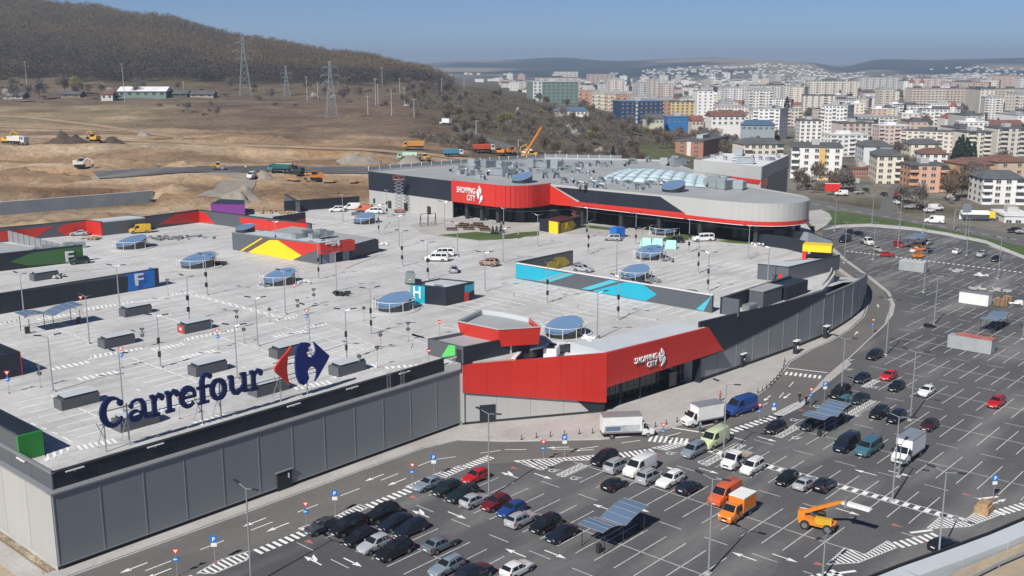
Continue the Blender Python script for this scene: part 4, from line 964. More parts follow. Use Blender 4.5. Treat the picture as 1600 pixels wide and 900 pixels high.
# A kiosk near the mall
ak = thing('stairwell_kiosk', 'small dark kiosk with yellow corner and ochre letter A in front of the mall', 'kiosk')
K0, K1, K2 = at(843, 361, DZ), at(872, 366, DZ), at(907, 357, DZ); K3 = K0 + (K2 - K1)
MB().prism([(p.x, p.y) for p in (K0, K1, K2, K3)], DZ, 12.4).build('core', 'cladding_dark', ak)
_, A_, B_, M_ = pxwall('', '', '', tuple(K0), tuple(K1), 3.1, 'cladding_dark', (('paint_yellow', ((858, 344), (872, 343), (872, 366), (858, 364))),), .25, parent=ak)
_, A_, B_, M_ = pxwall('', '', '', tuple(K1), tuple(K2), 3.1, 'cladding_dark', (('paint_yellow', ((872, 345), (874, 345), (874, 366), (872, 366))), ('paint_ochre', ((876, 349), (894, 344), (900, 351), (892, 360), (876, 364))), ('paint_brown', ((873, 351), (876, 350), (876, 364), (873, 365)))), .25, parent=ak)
wall_letter(ak, 'A', A_, B_, M_, (882, 360), (888, 347), 'paint_yellow')
# black box at the left edge and the green block at the corner
bx = thing('vent_block', 'black roof block at the left picture edge of the parking deck', 'building')
c = at(35, 586, DZ); a_, b_ = ab(c)
MB(site_m(a_, b_)).box(-7.5, 0, 0, 14, DZ, DZ + 2.9).build('core', 'cladding_dark', bx)
for x0, x1, y0, y1 in ((-7.5, 0, -.02, .3), (-.3, .02, .3, 14), (-7.5, -7.2, .3, 14)): MB(site_m(a_, b_)).box(x0, x1, y0, y1, DZ, DZ + 3.4).build('panel', 'cladding_dark', bx)
MB(site_m(a_, b_)).box(-.05, .05, -.06, -.01, DZ, DZ + 3.4).build('red_edge', 'sign_red', bx)
gw = thing('green_screen_block', 'green painted wall of the roof block above the left end of the long building', 'wall')
c = at(70, 711, DZ); a_, b_ = ab(c)
MB(site_m(a_, b_)).box(-2.7, 0, .0, .3, DZ, 12.5).build('green_wall', 'paint_green', gw)
MB(site_m(a_, b_)).box(-.3, 0, .3, 24, DZ, 12.5).build('wall', 'cladding_dark', gw)
MB(site_m(a_, b_)).box(-2.7, -2.4, .3, 24, DZ, 12.5).build('wall', 'cladding_slate', gw)
MB(site_m(a_, b_)).box(-2.4, -.3, .3, 24, DZ, 11.8).build('core', 'cladding_dark', gw)
# F wall
t, A_, B_, M_ = pxwall('ramp_wall', 'long black ramp wall ending in a blue face with white letter F', 'wall', S(-12, -80.0, DZ), S(58.6, -80.6, DZ), 3.5, 'cladding_dark',
       (('paint_blue', ((185, 428), (196, 426), (241, 417), (242, 447), (200, 460), (200, 432))), ('cladding_slate', ((0, 455), (195, 432), (195, 427), (0, 446)))), .5, panels=5.0)
wall_letter(t, 'F', A_, B_, M_, (211, 446.5), (223, 426))
MB(M_).box(70.2, 70.55, .0, 3.0, DZ, DZ + 3.45).build('return_wall', 'paint_blue', t)
# E wall with the green hexagon
t, A_, B_, M_ = pxwall('ramp_wall', 'green painted ramp wall with pale letter E and parked pickup in front', 'wall', (-60, 431), (131, 408.5), 3.6, 'cladding_dark',
       (('paint_forest', ((15, 409), (50, 395), (131, 384), (131, 409), (45, 415))),), .5, panels=5.0)
wall_letter(t, 'E', A_, B_, M_, (102.5, 409.5), (115, 391.5))
# low roofs and glass fence behind it
lw = thing('service_building', 'low slate roof and glazed fence behind the green E wall', 'building')
q = [at(*p, DZ) for p in ((-40, 418), (30, 408), (58, 398), (-10, 388), (-60, 395))]
MB().prism([(p.x, p.y) for p in q], DZ, DZ + 1.6, 0, 0).build('roof', 'roof_membrane', lw)
fa, fb = at(4, 376, DZ), at(110, 396, DZ); M_ = wall_frame(fa, fb); Lf = (fb - fa).length
for i in range(12):
    x = Lf * i / 12
    MB(M_).box(x, x + .12, 0, .12, DZ, DZ + 3.0 - i * .12).build('fence_post', 'steel_dark', lw)
    MB(M_).box(x + .14, x + Lf / 12 - .02, .03, .07, DZ, DZ + 2.9 - i * .12).build('fence_panel', 'mullion_grey', lw)
for k in range(5): MB(wall_frame(at(48, 397, DZ), at(100, 391, DZ))).box(k * 2.6, k * 2.6 + 2.1, 0, 1.6, DZ, DZ + 1.3 + .3 * (k % 2)).build('cooling_unit', 'galvanised', lw)
# red and slate zigzag wall at the back left
_, A_, B_, M_ = pxwall('perimeter_wall', 'low wall painted with red chevrons at the left end of the deck', 'wall', (-50, 384), (136, 365.5), 3.5, 'cladding_slate',
       (('red_panel', ((0, 362), (84, 353), (56, 371), (0, 377))), ('red_panel', ((96, 352), (136, 345), (136, 366), (104, 368), (88, 361)))), .5)
rx = thing('red_box_building', 'red cube with pale flat roof in the chevron painted wall', 'building')
c0, c1 = at(136, 365.5, DZ), at(159.5, 368.5, DZ); dd = (at(228, 361, DZ) - c1); c3 = c0 + dd; c2 = c1 + dd
MB().prism([(p.x, p.y) for p in (c0, c1, c2, c3)], DZ, DZ + 3.3).build('core', 'cladding_slate', rx)
MB().prism([(p.x, p.y) for p in (c0, c1, c2, c3)], DZ + 3.3, DZ + 3.6).build('roof', 'roof_pale', rx)
pxwall('', '', '', tuple(c0), tuple(c1), 3.5, 'red_panel', (), .3, parent=rx)
t, A_, B_, M_ = pxwall('perimeter_wall', 'slate wall with red arrow shapes behind the yellow van', 'wall', tuple(c1), (312, 347.5), 3.4, 'cladding_slate',
       (('red_panel', ((160, 349), (191, 346), (176, 357), (184, 364), (160, 368))), ('cladding_slate', ((182, 349), (186, 348.5), (172, 357), (180, 363), (177, 364), (167, 357))), ('red_panel', ((247, 351), (276, 334), (312, 329.5), (312, 347)))), .5)
pxwall('perimeter_wall', 'slate and red striped wall running towards the yellow building', 'wall', (312, 347.5), (486, 371), 3.4, 'cladding_slate',
       (('red_panel', ((312, 330), (320, 332), (336, 350), (312, 347))), ('red_panel', ((374, 339), (430, 345), (480, 346), (480, 356), (440, 361), (385, 357), (378, 352))), ('cladding_slate', ((363, 339), (367, 339.5), (388, 356), (384, 356)))), .5)
pxwall('perimeter_wall', 'dark back wall section with red top behind the yellow building', 'wall', at(429, 361, DZ), at(478, 353, DZ), 3.6, 'cladding_dark', (('red_panel', ((448, 349), (477, 341), (477, 350), (450, 352))),), .4)
pv_ = thing('purple_container', 'purple roof block behind the red zigzag wall', 'building')
q = [at(*p, DZ) for p in ((330, 336), (383, 337), (383, 330), (345, 328))]
MB().prism([(p.x, p.y) for p in q], DZ, DZ + 3.2).build('body', 'paint_purple', pv_); MB().prism([(p.x, p.y) for p in q], DZ + 3.2, DZ + 3.3).build('lid', 'cladding_dark', pv_)
pxwall('perimeter_wall', 'black boundary wall behind the parked white vans', 'wall', (445, 331), (562, 322.5), 3.0, 'cladding_dark', (), .6, panels=6.0)
pxwall('perimeter_wall', 'short black end of the boundary wall beside the pallets', 'wall', (445, 319), (466, 332), 3.0, 'cladding_slate', (), .6)
pxwall('retaining_wall', 'blue grey concrete retaining wall below the sandy slope', 'wall', tuple(at(-70, 342.5, 9.4)), tuple(at(241, 316.5, 9.4)), 3.7, 'concrete_blue', (), .8, z=9.4, cap='concrete', panels=6.0)

# ------------------------------------------------------------------ yellow and red building on the deck
yb = thing('pavilion_building', 'pavilion with yellow and red painted wall and glazed entrance on the deck', 'building')
Y0, Y1, Y2 = at(364, 390, DZ), at(500, 414, DZ), at(550, 406.5, DZ); Y3 = Y0 + (Y2 - Y1)
MB().prism([(p.x, p.y) for p in (Y0, Y1, Y2, Y3)], DZ, 13.2).build('core', 'cladding_slate', yb)
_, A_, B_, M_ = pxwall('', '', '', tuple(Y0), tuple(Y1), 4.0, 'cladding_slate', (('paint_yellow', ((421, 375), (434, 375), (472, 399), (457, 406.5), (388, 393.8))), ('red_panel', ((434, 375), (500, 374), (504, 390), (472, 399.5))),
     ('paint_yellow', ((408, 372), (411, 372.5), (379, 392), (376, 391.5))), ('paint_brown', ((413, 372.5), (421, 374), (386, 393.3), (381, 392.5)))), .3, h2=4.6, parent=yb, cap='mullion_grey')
_, A_, B_, M_ = pxwall('', '', '', tuple(Y1), tuple(Y2), 4.6, 'cladding_dark', (), .3, parent=yb)
Ly = (B_ - A_).length
wall_shape([(-.3, 12.0), (Ly + .3, 12.0), (Ly + .3, 14.25), (-.3, 14.25)], -.9, -.05, M_).build('red_sign_box', 'red_panel', yb)
city_sign(yb, A_, B_, M_, (505, 386), (527, 374), -1.05)
for i in range(4):
    if i != 2: wall_shape([(.6 + i * 1.75, DZ + .1), (2.25 + i * 1.75, DZ + .1), (2.25 + i * 1.75, 11.9), (.6 + i * 1.75, 11.9)], -.08, .0, M_).build('glass_panel', 'glass_blue' if i != 1 else 'roof_pale', yb)
wall_shape([(.6 + 3.5, DZ + .1), (5.7, DZ + .1), (5.7, 11.8), (4.1, 11.8)], -.06, .0, M_).build('doorway', 'plinth', yb)
Y4 = at(592, 394, DZ); Y5 = Y4 + (Y3 - Y2)
MB().prism([(p.x, p.y) for p in (Y2, Y4, Y5, Y3)], DZ, 12.6).build('annex', 'cladding_dark', yb)
MB().prism([(p.x, p.y) for p in (Y2 * .97 + Y3 * .03, Y4 * .97 + Y5 * .03, Y5, Y3)], 12.6, 12.75).build('annex_roof', 'roof_membrane', yb)
MB().prism([(p.x, p.y) for p in (Y0 * .96 + Y2 * .04, Y1 * .96 + Y3 * .04, Y2 * .96 + Y0 * .04, Y3 * .96 + Y1 * .04)], 13.2, 13.35).build('roof', 'roof_pale', yb)
for k, (px, py) in enumerate(((467, 372), (478, 370), (490, 372), (502, 369), (512, 368))):
    p = at(px, py, 13.35); s_ = 1.5 if k < 2 else 1.0
    MB(Matrix.Translation(p) @ Matrix.Rotation(ANG, 4, 'Z')).box(-s_, s_, -.8, .8, 0, 1.1 + .5 * (k % 2)).tube((s_, 0, .6), (s_ + 1, .3, .6), .3).build('roof_unit', 'galvanised', yb)
MB().prism([(Y1.x - 1.5, Y1.y - 1.5), (Y4.x + 2, Y4.y - 2.5), (Y4.x, Y4.y), (Y1.x, Y1.y)], DZ, DZ + .12).build('step', 'kerbstone', yb)
# ------------------------------------------------------------------ the mall
RZ = 20.0
mall = thing('mall_building', 'large shopping mall with red and dark facade band and grey roof full of vents', 'building')
_a1 = [(161.6, -86)] + crs([(161.6, -86), (162.6, -81.8), (166.5, -79), (171, -78.4), (174.6, -78.2)], 4)[1:]
_a2 = crs([(174.6, -33), (174.5, -27), (174.9, -20), (177, -14.3), (181, -10.6), (187, -9.2), (193, -11.5), (198.3, -18), (209, -42.5)], 4)
ROOF = [(164, -141), (162, -103)] + _a1 + _a2 + [(224, -60), (254, -93), (248, -107), (234.4, -130), (203.6, -136)]
I2 = 1 + len(_a1); I3 = I2 + 1; I4 = I2 + len(_a2); I5 = len(ROOF)
RW = [S(a, b) for a, b in ROOF]
MB().prism([(p.x, p.y) for p in RW], 14.8, RZ - .25, 0, 1).build('roof', ['cladding_dark', 'roof_membrane'], mall)
def band(i0, i1, z0, z1, mname, y0, y1, name='fascia_panel', sub=1):
    for i in range(i0, i1):
        p, r_ = RW[i], RW[(i + 1) % len(RW)]; M_ = wall_frame(p, r_); L_ = (r_ - p).length; n = max(1, round(L_ / sub)) if sub > 1 else 1
        for k in range(n): wall_shape([(L_ * k / n + (.01 if sub > 1 else 0), z0), (L_ * (k + 1) / n + (0 if sub > 1 else .0), z0), (L_ * (k + 1) / n, z1), (L_ * k / n + (.01 if sub > 1 else 0), z1)], y0, y1, M_).build(name, mname, mall)
band(0, 1, 14.4, RZ, 'cladding_dark', -.25, .0, 'dark_panel', 6)
band(0, 1, DZ, 14.4, 'cladding_cream', -.15, .2, 'lower_panel', 6)
band(1, I2, 14.3, RZ + .25, 'red_panel', -.5, -.02, 'red_fascia', 4)
band(I2, I3, 14.8, RZ, 'fascia_light', -.18, .0, 'fascia_panel', 6)
band(I3, I4, 15.7, RZ, 'fascia_light', -.18, .0, 'fascia_panel')
band(I2, I4, 14.7, 15.7, 'red_panel', -.26, .0, 'red_band')
band(I4, I5, DZ, RZ + .3, 'cladding_light', -.15, .0, 'back_wall', 8)
band(I2, I4, 14.6, 14.72, 'white_trim', -.3, .5, 'trim')
FA, FB = S(174.6, -78.2), S(174.6, -42); MF = wall_frame(FA, FB)
fx = lambda L_: [on_plane(*p, FA, FB) for p in L_]
panelled(fx(((866, 291.5), (1003, 304.5), (1032, 307), (1070, 332.5), (905, 315.5))), 5, -.24, -.16, MF, 'dark_panel', 'cladding_dark', mall)
wall_shape(fx(((832, 287), (859, 288), (905, 315.5), (1071, 332.5), (1071, 336), (870, 320), (833, 314))), -.32, -.17, MF).build('red_fascia', 'red_panel', mall)
wall_shape(fx(((859, 287.6), (863, 289), (907, 314.6), (904, 315.6))), -.36, -.2, MF).build('trim', 'cladding_light', mall)
# glazed ground floor set back under the overhang
GP = [(166.5, -103), (167, -84), (170, -80), (180, -76), (180.5, -42), (181, -20), (190, -14)]
for (a0, b0), (a1, b1) in zip(GP, GP[1:]):
    p, r_ = S(a0, b0), S(a1, b1); M_ = wall_frame(p, r_); L_ = (r_ - p).length; n = max(2, round(L_ / 2.4))
    for k in range(n):
        MB(M_).box(L_ * k / n + .05, L_ * (k + 1) / n - .05, .0, .06, DZ + .1, 14.6).build('glass_panel', 'glass_facade', mall)
        MB(M_).box(L_ * k / n - .05, L_ * k / n + .05, -.06, .1, DZ, 14.6).build('glazing_bar', 'steel_dark', mall)
    MB(M_).box(0, L_, -.05, .04, 12.6, 12.75).build('glazing_transom', 'mullion_grey', mall)
MB().prism([(p.x, p.y) for p in [S(a, b) for a, b in GP] + [S(200, -30), S(200, -90), S(170, -103)]], DZ, 14.0).build('interior_core', 'plinth', mall)
for a_, b_ in ((163.8, -99), (163.5, -93), (163.5, -87), (176.5, -68), (176.2, -55), (176, -43), (175.8, -31), (178.2, -17), (186, -12.4), (192.5, -13.5)):
    MB(site_m(a_, b_)).box(-.5, .5, -.5, .5, DZ, 14.7).build('column', 'steel_dark', mall)
for px, w in ((584, 3), (607, 5), (632, 5), (668, 5)):
    a_, z_ = on_plane(px, 320, RW[0], RW[1]); MB(wall_frame(RW[0], RW[1])).box(a_, a_ + w * .33, -.2, -.14, DZ + (.9 if px < 600 else 0), DZ + 2.3).build('doorway', 'plinth', mall)
city_sign(mall, RW[1], RW[2], wall_frame(RW[1], RW[2]), (717, 314), (757, 290), -.7)
# roof edge railing at the back
for (a0, b0), (a1, b1) in zip([(164, -141), (203.6, -136), (234.4, -130)], [(203.6, -136), (234.4, -130), (248, -107)]):
    p, r_ = S(a0, b0), S(a1, b1); M_ = wall_frame(p, r_); L_ = (r_ - p).length; n = round(L_ / 4)
    for k in range(n):
        MB(M_).box(L_ * k / n, L_ * k / n + .16, .1, .3, RZ + .3, RZ + 1.6).build('railing_post', 'white_trim', mall)
        MB(M_).box(L_ * k / n + .2, L_ * (k + 1) / n - .04, .18, .24, RZ + .35, RZ + 1.35).build('railing_panel', 'concrete_blue', mall)
# inflated cushion roof
EQ = [(193, -76), (196.5, -42), (220, -56), (222, -86)]
NC, NR = 9, 6
def eq(s_, t_):
    p = [S(*q) for q in EQ]; r_ = (p[0] * (1 - s_) + p[1] * s_) * (1 - t_) + (p[3] * (1 - s_) + p[2] * s_) * t_
    h = 1.7 * math.sin(math.pi * min(1, max(0, s_))) ** .7 * math.sin(math.pi * min(1, max(0, t_))) ** .7
    return Vector((r_.x, r_.y, RZ - .1 + h))
cr_ = MB()
for i in range(NC):
    for j in range(NR):
        mb = MB(); N_ = 4; s0, s1, t0, t1 = i / NC + .006, (i + 1) / NC - .006, j / NR + .008, (j + 1) / NR - .008; vv = []
        for x in range(N_ + 1):
            for y in range(N_ + 1):
                p = eq(s0 + (s1 - s0) * x / N_, t0 + (t1 - t0) * y / N_); p.z += .55 * math.sin(math.pi * x / N_) ** .8 * math.sin(math.pi * y / N_) ** .8 if 0 < x < N_ and 0 < y < N_ else 0; vv.append(p)
        mb.add(vv, [(x * (N_ + 1) + y, (x + 1) * (N_ + 1) + y, (x + 1) * (N_ + 1) + y + 1, x * (N_ + 1) + y + 1) for x in range(N_) for y in range(N_)])
        if j == 0 and i == 0:
            cush = thing('cushion_roof', 'domed roof of inflated translucent cushions on top of the mall', 'roof')
        mb.build('cushion', 'etfe', cush, smooth=80)
fm = MB()
for i in range(NC + 1): fm.path([eq(i / NC, j / 12) + Vector((0, 0, .05)) for j in range(13)], .14)
for j in range(NR + 1): fm.path([eq(i / 18, j / NR) + Vector((0, 0, .05)) for i in range(19)], .14)
fm.build('frame', 'etfe_frame', cush)
# cinema box behind
cin = thing('cinema_building', 'grey box building with white flat roof behind the mall', 'building')
CQ = [S(*p) for p in ((224.6, -63.6), (216.8, -37.2), (257.7, -49.8), (249.6, -69.5))]
MB().prism([(p.x, p.y) for p in CQ], 0, 23.6, 0, 1).build('core', ['cladding_light', 'roof_white'], cin)
for i in range(4):
    p, r_ = CQ[i], CQ[(i + 1) % 4]; M_ = wall_frame(p, r_); L_ = (r_ - p).length
    for k in range(4): wall_shape([(L_ * k / 4 + .01, 20.6), (L_ * (k + 1) / 4, 20.6), (L_ * (k + 1) / 4, 24.2), (L_ * k / 4 + .01, 24.2)], -.15, .12, M_).build('upper_panel', 'cladding_light' if i != 1 else 'cladding_grey', cin)
wall_shape([(.2, 18), (9, 18), (9, 20.6), (.2, 20.6)], -.2, .0, wall_frame(CQ[1], CQ[2])).build('red_panel', 'red_panel', cin)
wall_shape([(9, 10), (40, 8), (40, 20.6), (9, 20.6)], -.2, .0, wall_frame(CQ[1], CQ[2])).build('dark_panel', 'cladding_slate', cin)
wall_shape([(19, 19.4), (27, 19.4), (27.6, 20.6), (14, 20.6)], -.2, .0, wall_frame(CQ[0], CQ[1])).build('red_panel', 'red_panel', cin)
# rooftop plant
def fan_unit(kind):
    mb = MB()
    if kind == 0: mb.box(-.9, .9, -.7, .7, 0, 1.1).tube((.9, 0, .6), (2.2, 0, .6), .38, n=8).tube((2.2, 0, .6), (2.2, 0, .05), .38, n=8)
    if kind == 1: mb.tube((0, 0, 0), (0, 0, .9), .55, n=10).tube((0, 0, .9), (0, 0, 1.25), .8, .45, n=10)
    if kind == 2: mb.box(-2.4, 2.4, -1.2, 1.2, .3, 1.9).box(-2.2, -1.6, -1.25, 1.25, 1.9, 2.5).tube((2.4, 0, 1.1), (4, .4, 1.1), .5, n=8).box(-2.2, 2.2, -1, 1, 0, .3)
    if kind == 3: mb.path([(-1.5, 0, .2), (-1.5, 0, 1.0), (0, .3, 1.2), (1.4, .2, .9), (1.5, .2, .1)], .32, 7).box(-.5, .5, -.9, -.1, 0, .8)
    return mb
FAN = [fan_unit(k).mesh('casing', 'galvanised') for k in range(4)]; BLK = MB().tube((-.0, 0, 0), (0, 0, .06), .42, n=10).mesh('fan_grille', 'black')
_ru = set(); RL = [(n_, *at(x_, y_, RZ)[:2]) for n_, x_, y_ in (('cushion roof', 1010, 278), ('skylight above the red corner', 816, 285), ('skylight by the cushion roof', 1052, 299), ('red sign box', 760, 285), ('dark left wall', 640, 275), ('cinema box', 1110, 265), ('yellow crane', 835, 250), ('long dark fascia', 960, 300), ('back railing', 700, 259), ('right rounded end', 1220, 310), ('left roof corner', 585, 270), ('middle of the railing', 780, 254), ('right end of the railing', 940, 250), ('step in the red fascia', 870, 290))]
NAMES = ['duct unit', 'cowl fan', 'air handler', 'bent duct']
for j, (px, py, k) in enumerate(((741, 261, 2), (752, 258, 2), (763, 261, 2), (776, 257, 2), (787, 262, 2), (731, 260, 1), (723, 265, 3), (745, 269, 3), (703, 268, 1), (718, 272, 0), (755, 281, 1), (724, 279, 0), (780, 275, 2), (793, 273, 2), (803, 265, 3), (811, 270, 0), (826, 268, 0), (836, 262, 2), (849, 263, 2), (860, 262, 2), (870, 265, 2), (842, 271, 0), (857, 270, 0), (886, 265, 3), (899, 262, 0), (908, 263, 1), (918, 260, 0), (932, 259, 3), (941, 261, 0), (953, 257, 1), (976, 258, 0), (985, 255, 3),
        (902, 291, 3), (912, 293, 0), (926, 293, 0), (938, 294, 3), (953, 285, 0), (961, 287, 1), (990, 296, 0), (1001, 297, 1), (1010, 293, 3), (1040, 258, 2), (1050, 258, 2), (1060, 260, 2), (1012, 253, 3), (1037, 290, 3), (1120, 294, 2), (1133, 296, 2), (1145, 294, 2), (1156, 296, 2), (1128, 288, 2), (1112, 291, 2)) + tuple((random.randint(690, 1000), random.choice((256, 258, 260, 263, 266, 270, 274, 278)), random.choice((0, 1, 1, 3))) for _ in range(38)) + tuple((random.randint(880, 1020), random.randint(284, 296), random.choice((1, 3))) for _ in range(10))):
    if (px < 745 and py > 276) or (px > 930 and 262 < py < 284) or py < 262 - (px - 690) * .035: continue
    z_ = RZ - .25; p = at(px, py, z_)
    t = thing('roof_fan' if k in (1, 3) else 'air_handling_unit', near_words(p.x, p.y, RL, _ru, 'galvanised %s on the mall roof' % NAMES[k]), 'ventilation unit', p, ANG + random.choice((0, .3, R(90), R(180), R(-30))), 'ventilation units on the mall roof')
    link('casing', FAN[k], t)
    o = link('fan_grille', BLK, t); o.location = ((-.2, 0, 1.1), (0, -.56, .5), (-.2, 0, 1.9), (0, -.5, .82))[k]; o.rotation_euler = (R(90) if k == 1 else 0, 0, 0); t.scale = (1, 1, random.uniform(.9, 1.35))
for px, py, k in ((1113, 247, 0), (1133, 250, 1), (1150, 252, 0), (1126, 243, 1), (1165, 256, 2), (1172, 251, 0), (1188, 250, 1), (1202, 251, 0), (1215, 246, 3), (1155, 243, 2)):
    p = at(px, py, 23.6); t = thing('roof_fan', near_words(p.x, p.y, [('cinema front edge', *CQ[0][:2]), ('cinema right corner', *CQ[1][:2]), ('cinema back corner', *CQ[2][:2]), ('cinema left corner', *CQ[3][:2])], _ru, 'small %s on the white roof' % NAMES[k]), 'ventilation unit', p, random.random() * 3, 'vents on the cinema roof'); link('casing', FAN[k], t)

# ------------------------------------------------------------------ deck markings and pavements
def dpx(L_): return [ab(at(*p, DZ)) for p in L_]
def dmark(name, segs, w=.14, z=DZ + .006):
    return mark(name, [seg(*ab(at(*s_[0], DZ)), *ab(at(*s_[1], DZ)), w) for s_ in segs], z, 'marking', deck)
def grid_rows(rows):
    for a0, b0, b1 in rows:
        q = [seg(a0, b0, a0, b1, .18)]; b = b0
        while b <= b1: q.append(seg(a0 - 5, b, a0 + 5, b, .18)); b += 2.55
        mark('bay_marking', q, DZ + .006, 'marking', deck)
grid_rows([(13.5, -29.5, -10.5), (29.5, -38, -14.5), (44.8, -38, -13.5), (55.5, -36, -15.0), (30, -70, -47), (46, -70, -47), (15, -70, -44), (62, -52, -40)])
# the bays between the H kiosk and the turquoise wall run the other way
for b0 in (-22, -6): mark('bay_marking', [seg(84 + 2.55 * i, b0 - 5, 84 + 2.55 * i, b0 + 5, .2) for i in range(11)] + [seg(84, b0, 109.5, b0, .2)], DZ + .006, 'marking', deck)
mark('bay_marking', [seg(105, -32 + 2.55 * i, 110.2, -32 + 2.55 * i, .2) for i in range(17)], DZ + .006, 'marking', deck)
mark('bay_marking', [seg(76 + 2.55 * i, -66, 79 + 2.55 * i, -61.5, .14) for i in range(9)] + [seg(100 + 2.55 * i, -56, 101.5 + 2.55 * i, -61, .14) for i in range(10)], DZ + .006, 'marking', deck)
mark('bay_marking', [seg(84.5, -104 + 2.55 * i, 90.5, -104 + 2.55 * i, .2) for i in range(10)], DZ + .006, 'marking', deck)
for a0 in (116, 134, 150): mark('bay_marking', [seg(a0 - 5, -28 + 2.55 * i, a0 + 5, -28 + 2.55 * i, .22) for i in range(14)], DZ + .006, 'marking', deck)
for a0 in (130, 146): mark('bay_marking', [seg(a0 - 5, -140 + 2.55 * i, a0 + 5, -140 + 2.55 * i, .22) for i in range(12)], DZ + .006, 'marking', deck)
for a0 in (75, 62): mark('bay_marking', [seg(a0 - 5, -138 + 2.55 * i, a0 + 5, -138 + 2.55 * i, .22) for i in range(14)], DZ + .006, 'marking', deck)
for (x0, y0), (x1, y1), n, w in (((75, 575), (138, 563), 7, 1.7), ((118, 591), (182, 578), 7, 1.7), ((234, 545), (285, 535), 7, 1.7), ((280, 557), (335, 546), 7, 1.7), ((300, 660), (350, 645), 6, 1.8), ((0, 504), (27, 499), 6, 1.6), ((55, 498), (118, 488), 8, 1.6), ((210, 472), (258, 464), 8, 1.5), ((398, 508), (425, 503), 5, 1.5), ((424, 525), (475, 515), 7, 1.6), ((455, 604), (515, 594), 7, 1.8), ((600, 573), (665, 568), 7, 1.2), ((118, 697), (180, 684), 7, 1.7)):
    crossing(*ab(at(x0, y0, DZ)), *ab(at(x1, y1, DZ)), w, n, deck, DZ + .012)
for L_ in (((138, 562), (228, 545), (232, 541), (142, 555)), ((285, 534), (372, 516), (374, 512), (290, 528)), ((130, 487), (208, 474), (210, 470), (134, 481)), ((262, 463), (300, 458), (304, 455), (266, 458)), ((425, 503), (466, 497), (470, 492), (430, 498)), ((476, 514), (512, 508), (510, 505), (478, 509)), ((300, 458), (445, 495), (441, 499), (296, 461)), ((515, 594), (590, 574), (592, 566), (560, 572), (520, 588)), ((0, 508), (30, 503), (32, 499), (0, 503)), ((380, 613), (450, 600), (452, 595), (384, 606)), ((240, 646), (300, 630), (302, 624), (244, 640)), ((70, 722), (118, 700), (102, 698), (72, 708))):
    hatch('hatched_island', dpx(L_), .75, .36, R(20), DZ + .012, True, deck)
dmark('lane_marking', [((12, 646), (20, 650)), ((27, 653), (36, 658)), ((48, 661), (56, 664)), ((65, 668), (73, 671)), ((81, 675), (90, 678)), ((97, 682), (113, 691)), ((113, 691), (80, 701)), ((213, 608), (219, 611)), ((350, 566), (358, 568)), ((377, 573), (384, 575)), ((262, 490), (268, 493)), ((230, 475), (240, 478))], .2)
for L_ in (((645, 522), (700, 540), (720, 553), (690, 546), (640, 528)), ((555, 501), (660, 524), (664, 530), (560, 505)), ((680, 503), (705, 508), (718, 516), (690, 511)), ((516, 506), (645, 537), (642, 545), (600, 546), (510, 507)), ((756, 449), (804, 459), (802, 463), (752, 452)), ((840, 465), (905, 477), (902, 482), (836, 469)), ((955, 486), (1028, 497), (1026, 501), (952, 490)), ((778, 434), (806, 428), (808, 432), (780, 438)), ((245, 405), (330, 390), (342, 396), (300, 408)), ((438, 392), (550, 408), (590, 400), (540, 420), (475, 426)), ((512, 354), (600, 358), (610, 346), (590, 345)), ((465, 340), (560, 352), (580, 346), (480, 335))):
    sheet('refuge_island', abp(dpx(L_)), DZ + .10, 'kerbstone', lip=.09)
# pavement and lawn in front of the mall
fp = [at(*p, DZ) for p in ((640, 352), (680, 345), (720, 342), (800, 348), (830, 345), (836, 352), (880, 346), (1000, 356), (1110, 372), (1260, 372), (1190, 386), (1120, 380), (1040, 374), (960, 372), (905, 366), (842, 366), (830, 372), (800, 369), (748, 378), (683, 370), (660, 366))]
sheet('mall_forecourt', fp, DZ + .1, 'paver', lip=.09)
for L_ in (((685, 368), (744, 363), (790, 367), (812, 364), (842, 362), (842, 368), (800, 373), (748, 376)), ((1033, 376), (1048, 366), (1086, 368), (1080, 374), (1056, 380)), ((1120, 377), (1180, 374), (1176, 382), (1140, 380)), ((905, 351), (960, 357), (960, 361), (900, 355))):
    sheet('lawn', [at(*p, DZ) for p in L_], DZ + .16, 'lawn', lip=.05)

# ------------------------------------------------------------------ slanted glass skylights with railings
def skylight(px, py, r, label, z=DZ, lo=.75, hi=2.7, rail=True, island=True, az=None):
    t = thing('skylight', label, 'skylight', at(px, py, z), ANG + (az or 0), 'round skylights')
    n = 28; ring = [(r * math.cos(2 * math.pi * i / n), r * math.sin(2 * math.pi * i / n)) for i in range(n)]
    top = lambda x, y: lo + (hi - lo) * (x + r) / (2 * r)
    mb = MB()
    for i in range(n):
        j = (i + 1) % n; mb.add([(*ring[i], .12), (*ring[j], .12), (*ring[j], top(*ring[j])), (*ring[i], top(*ring[i]))], [(0, 1, 2, 3)])
    mb.build('glass_drum', 'glass_facade', t)
    MB().add([(*p, top(*p) + .02) for p in ring], [tuple(range(n))]).build('tilted_glass', 'sky_glass', t)
    rm = MB().path([(p[0] * 1.01, p[1] * 1.01, top(*p)) for p in ring + ring[:1]], .07); rm.build('rim', 'mullion_grey', t)
    if island: MB().prism([(p[0] * 1.45, p[1] * 1.45) for p in ring], 0, .12).build('island', 'kerbstone', t)
    if rail:
        rr = r * 1.22; rb_ = MB(); k = 10
        for i in range(k): a_ = 2 * math.pi * i / k; rb_.tube((rr * math.cos(a_), rr * math.sin(a_), .12), (rr * math.cos(a_), rr * math.sin(a_), 1.9), .05)
        rb_.path([(rr * math.cos(2 * math.pi * i / 30), rr * math.sin(2 * math.pi * i / 30), 1.9) for i in range(31)], .05)
        rb_.build('railing', 'white_trim', t)
    return t
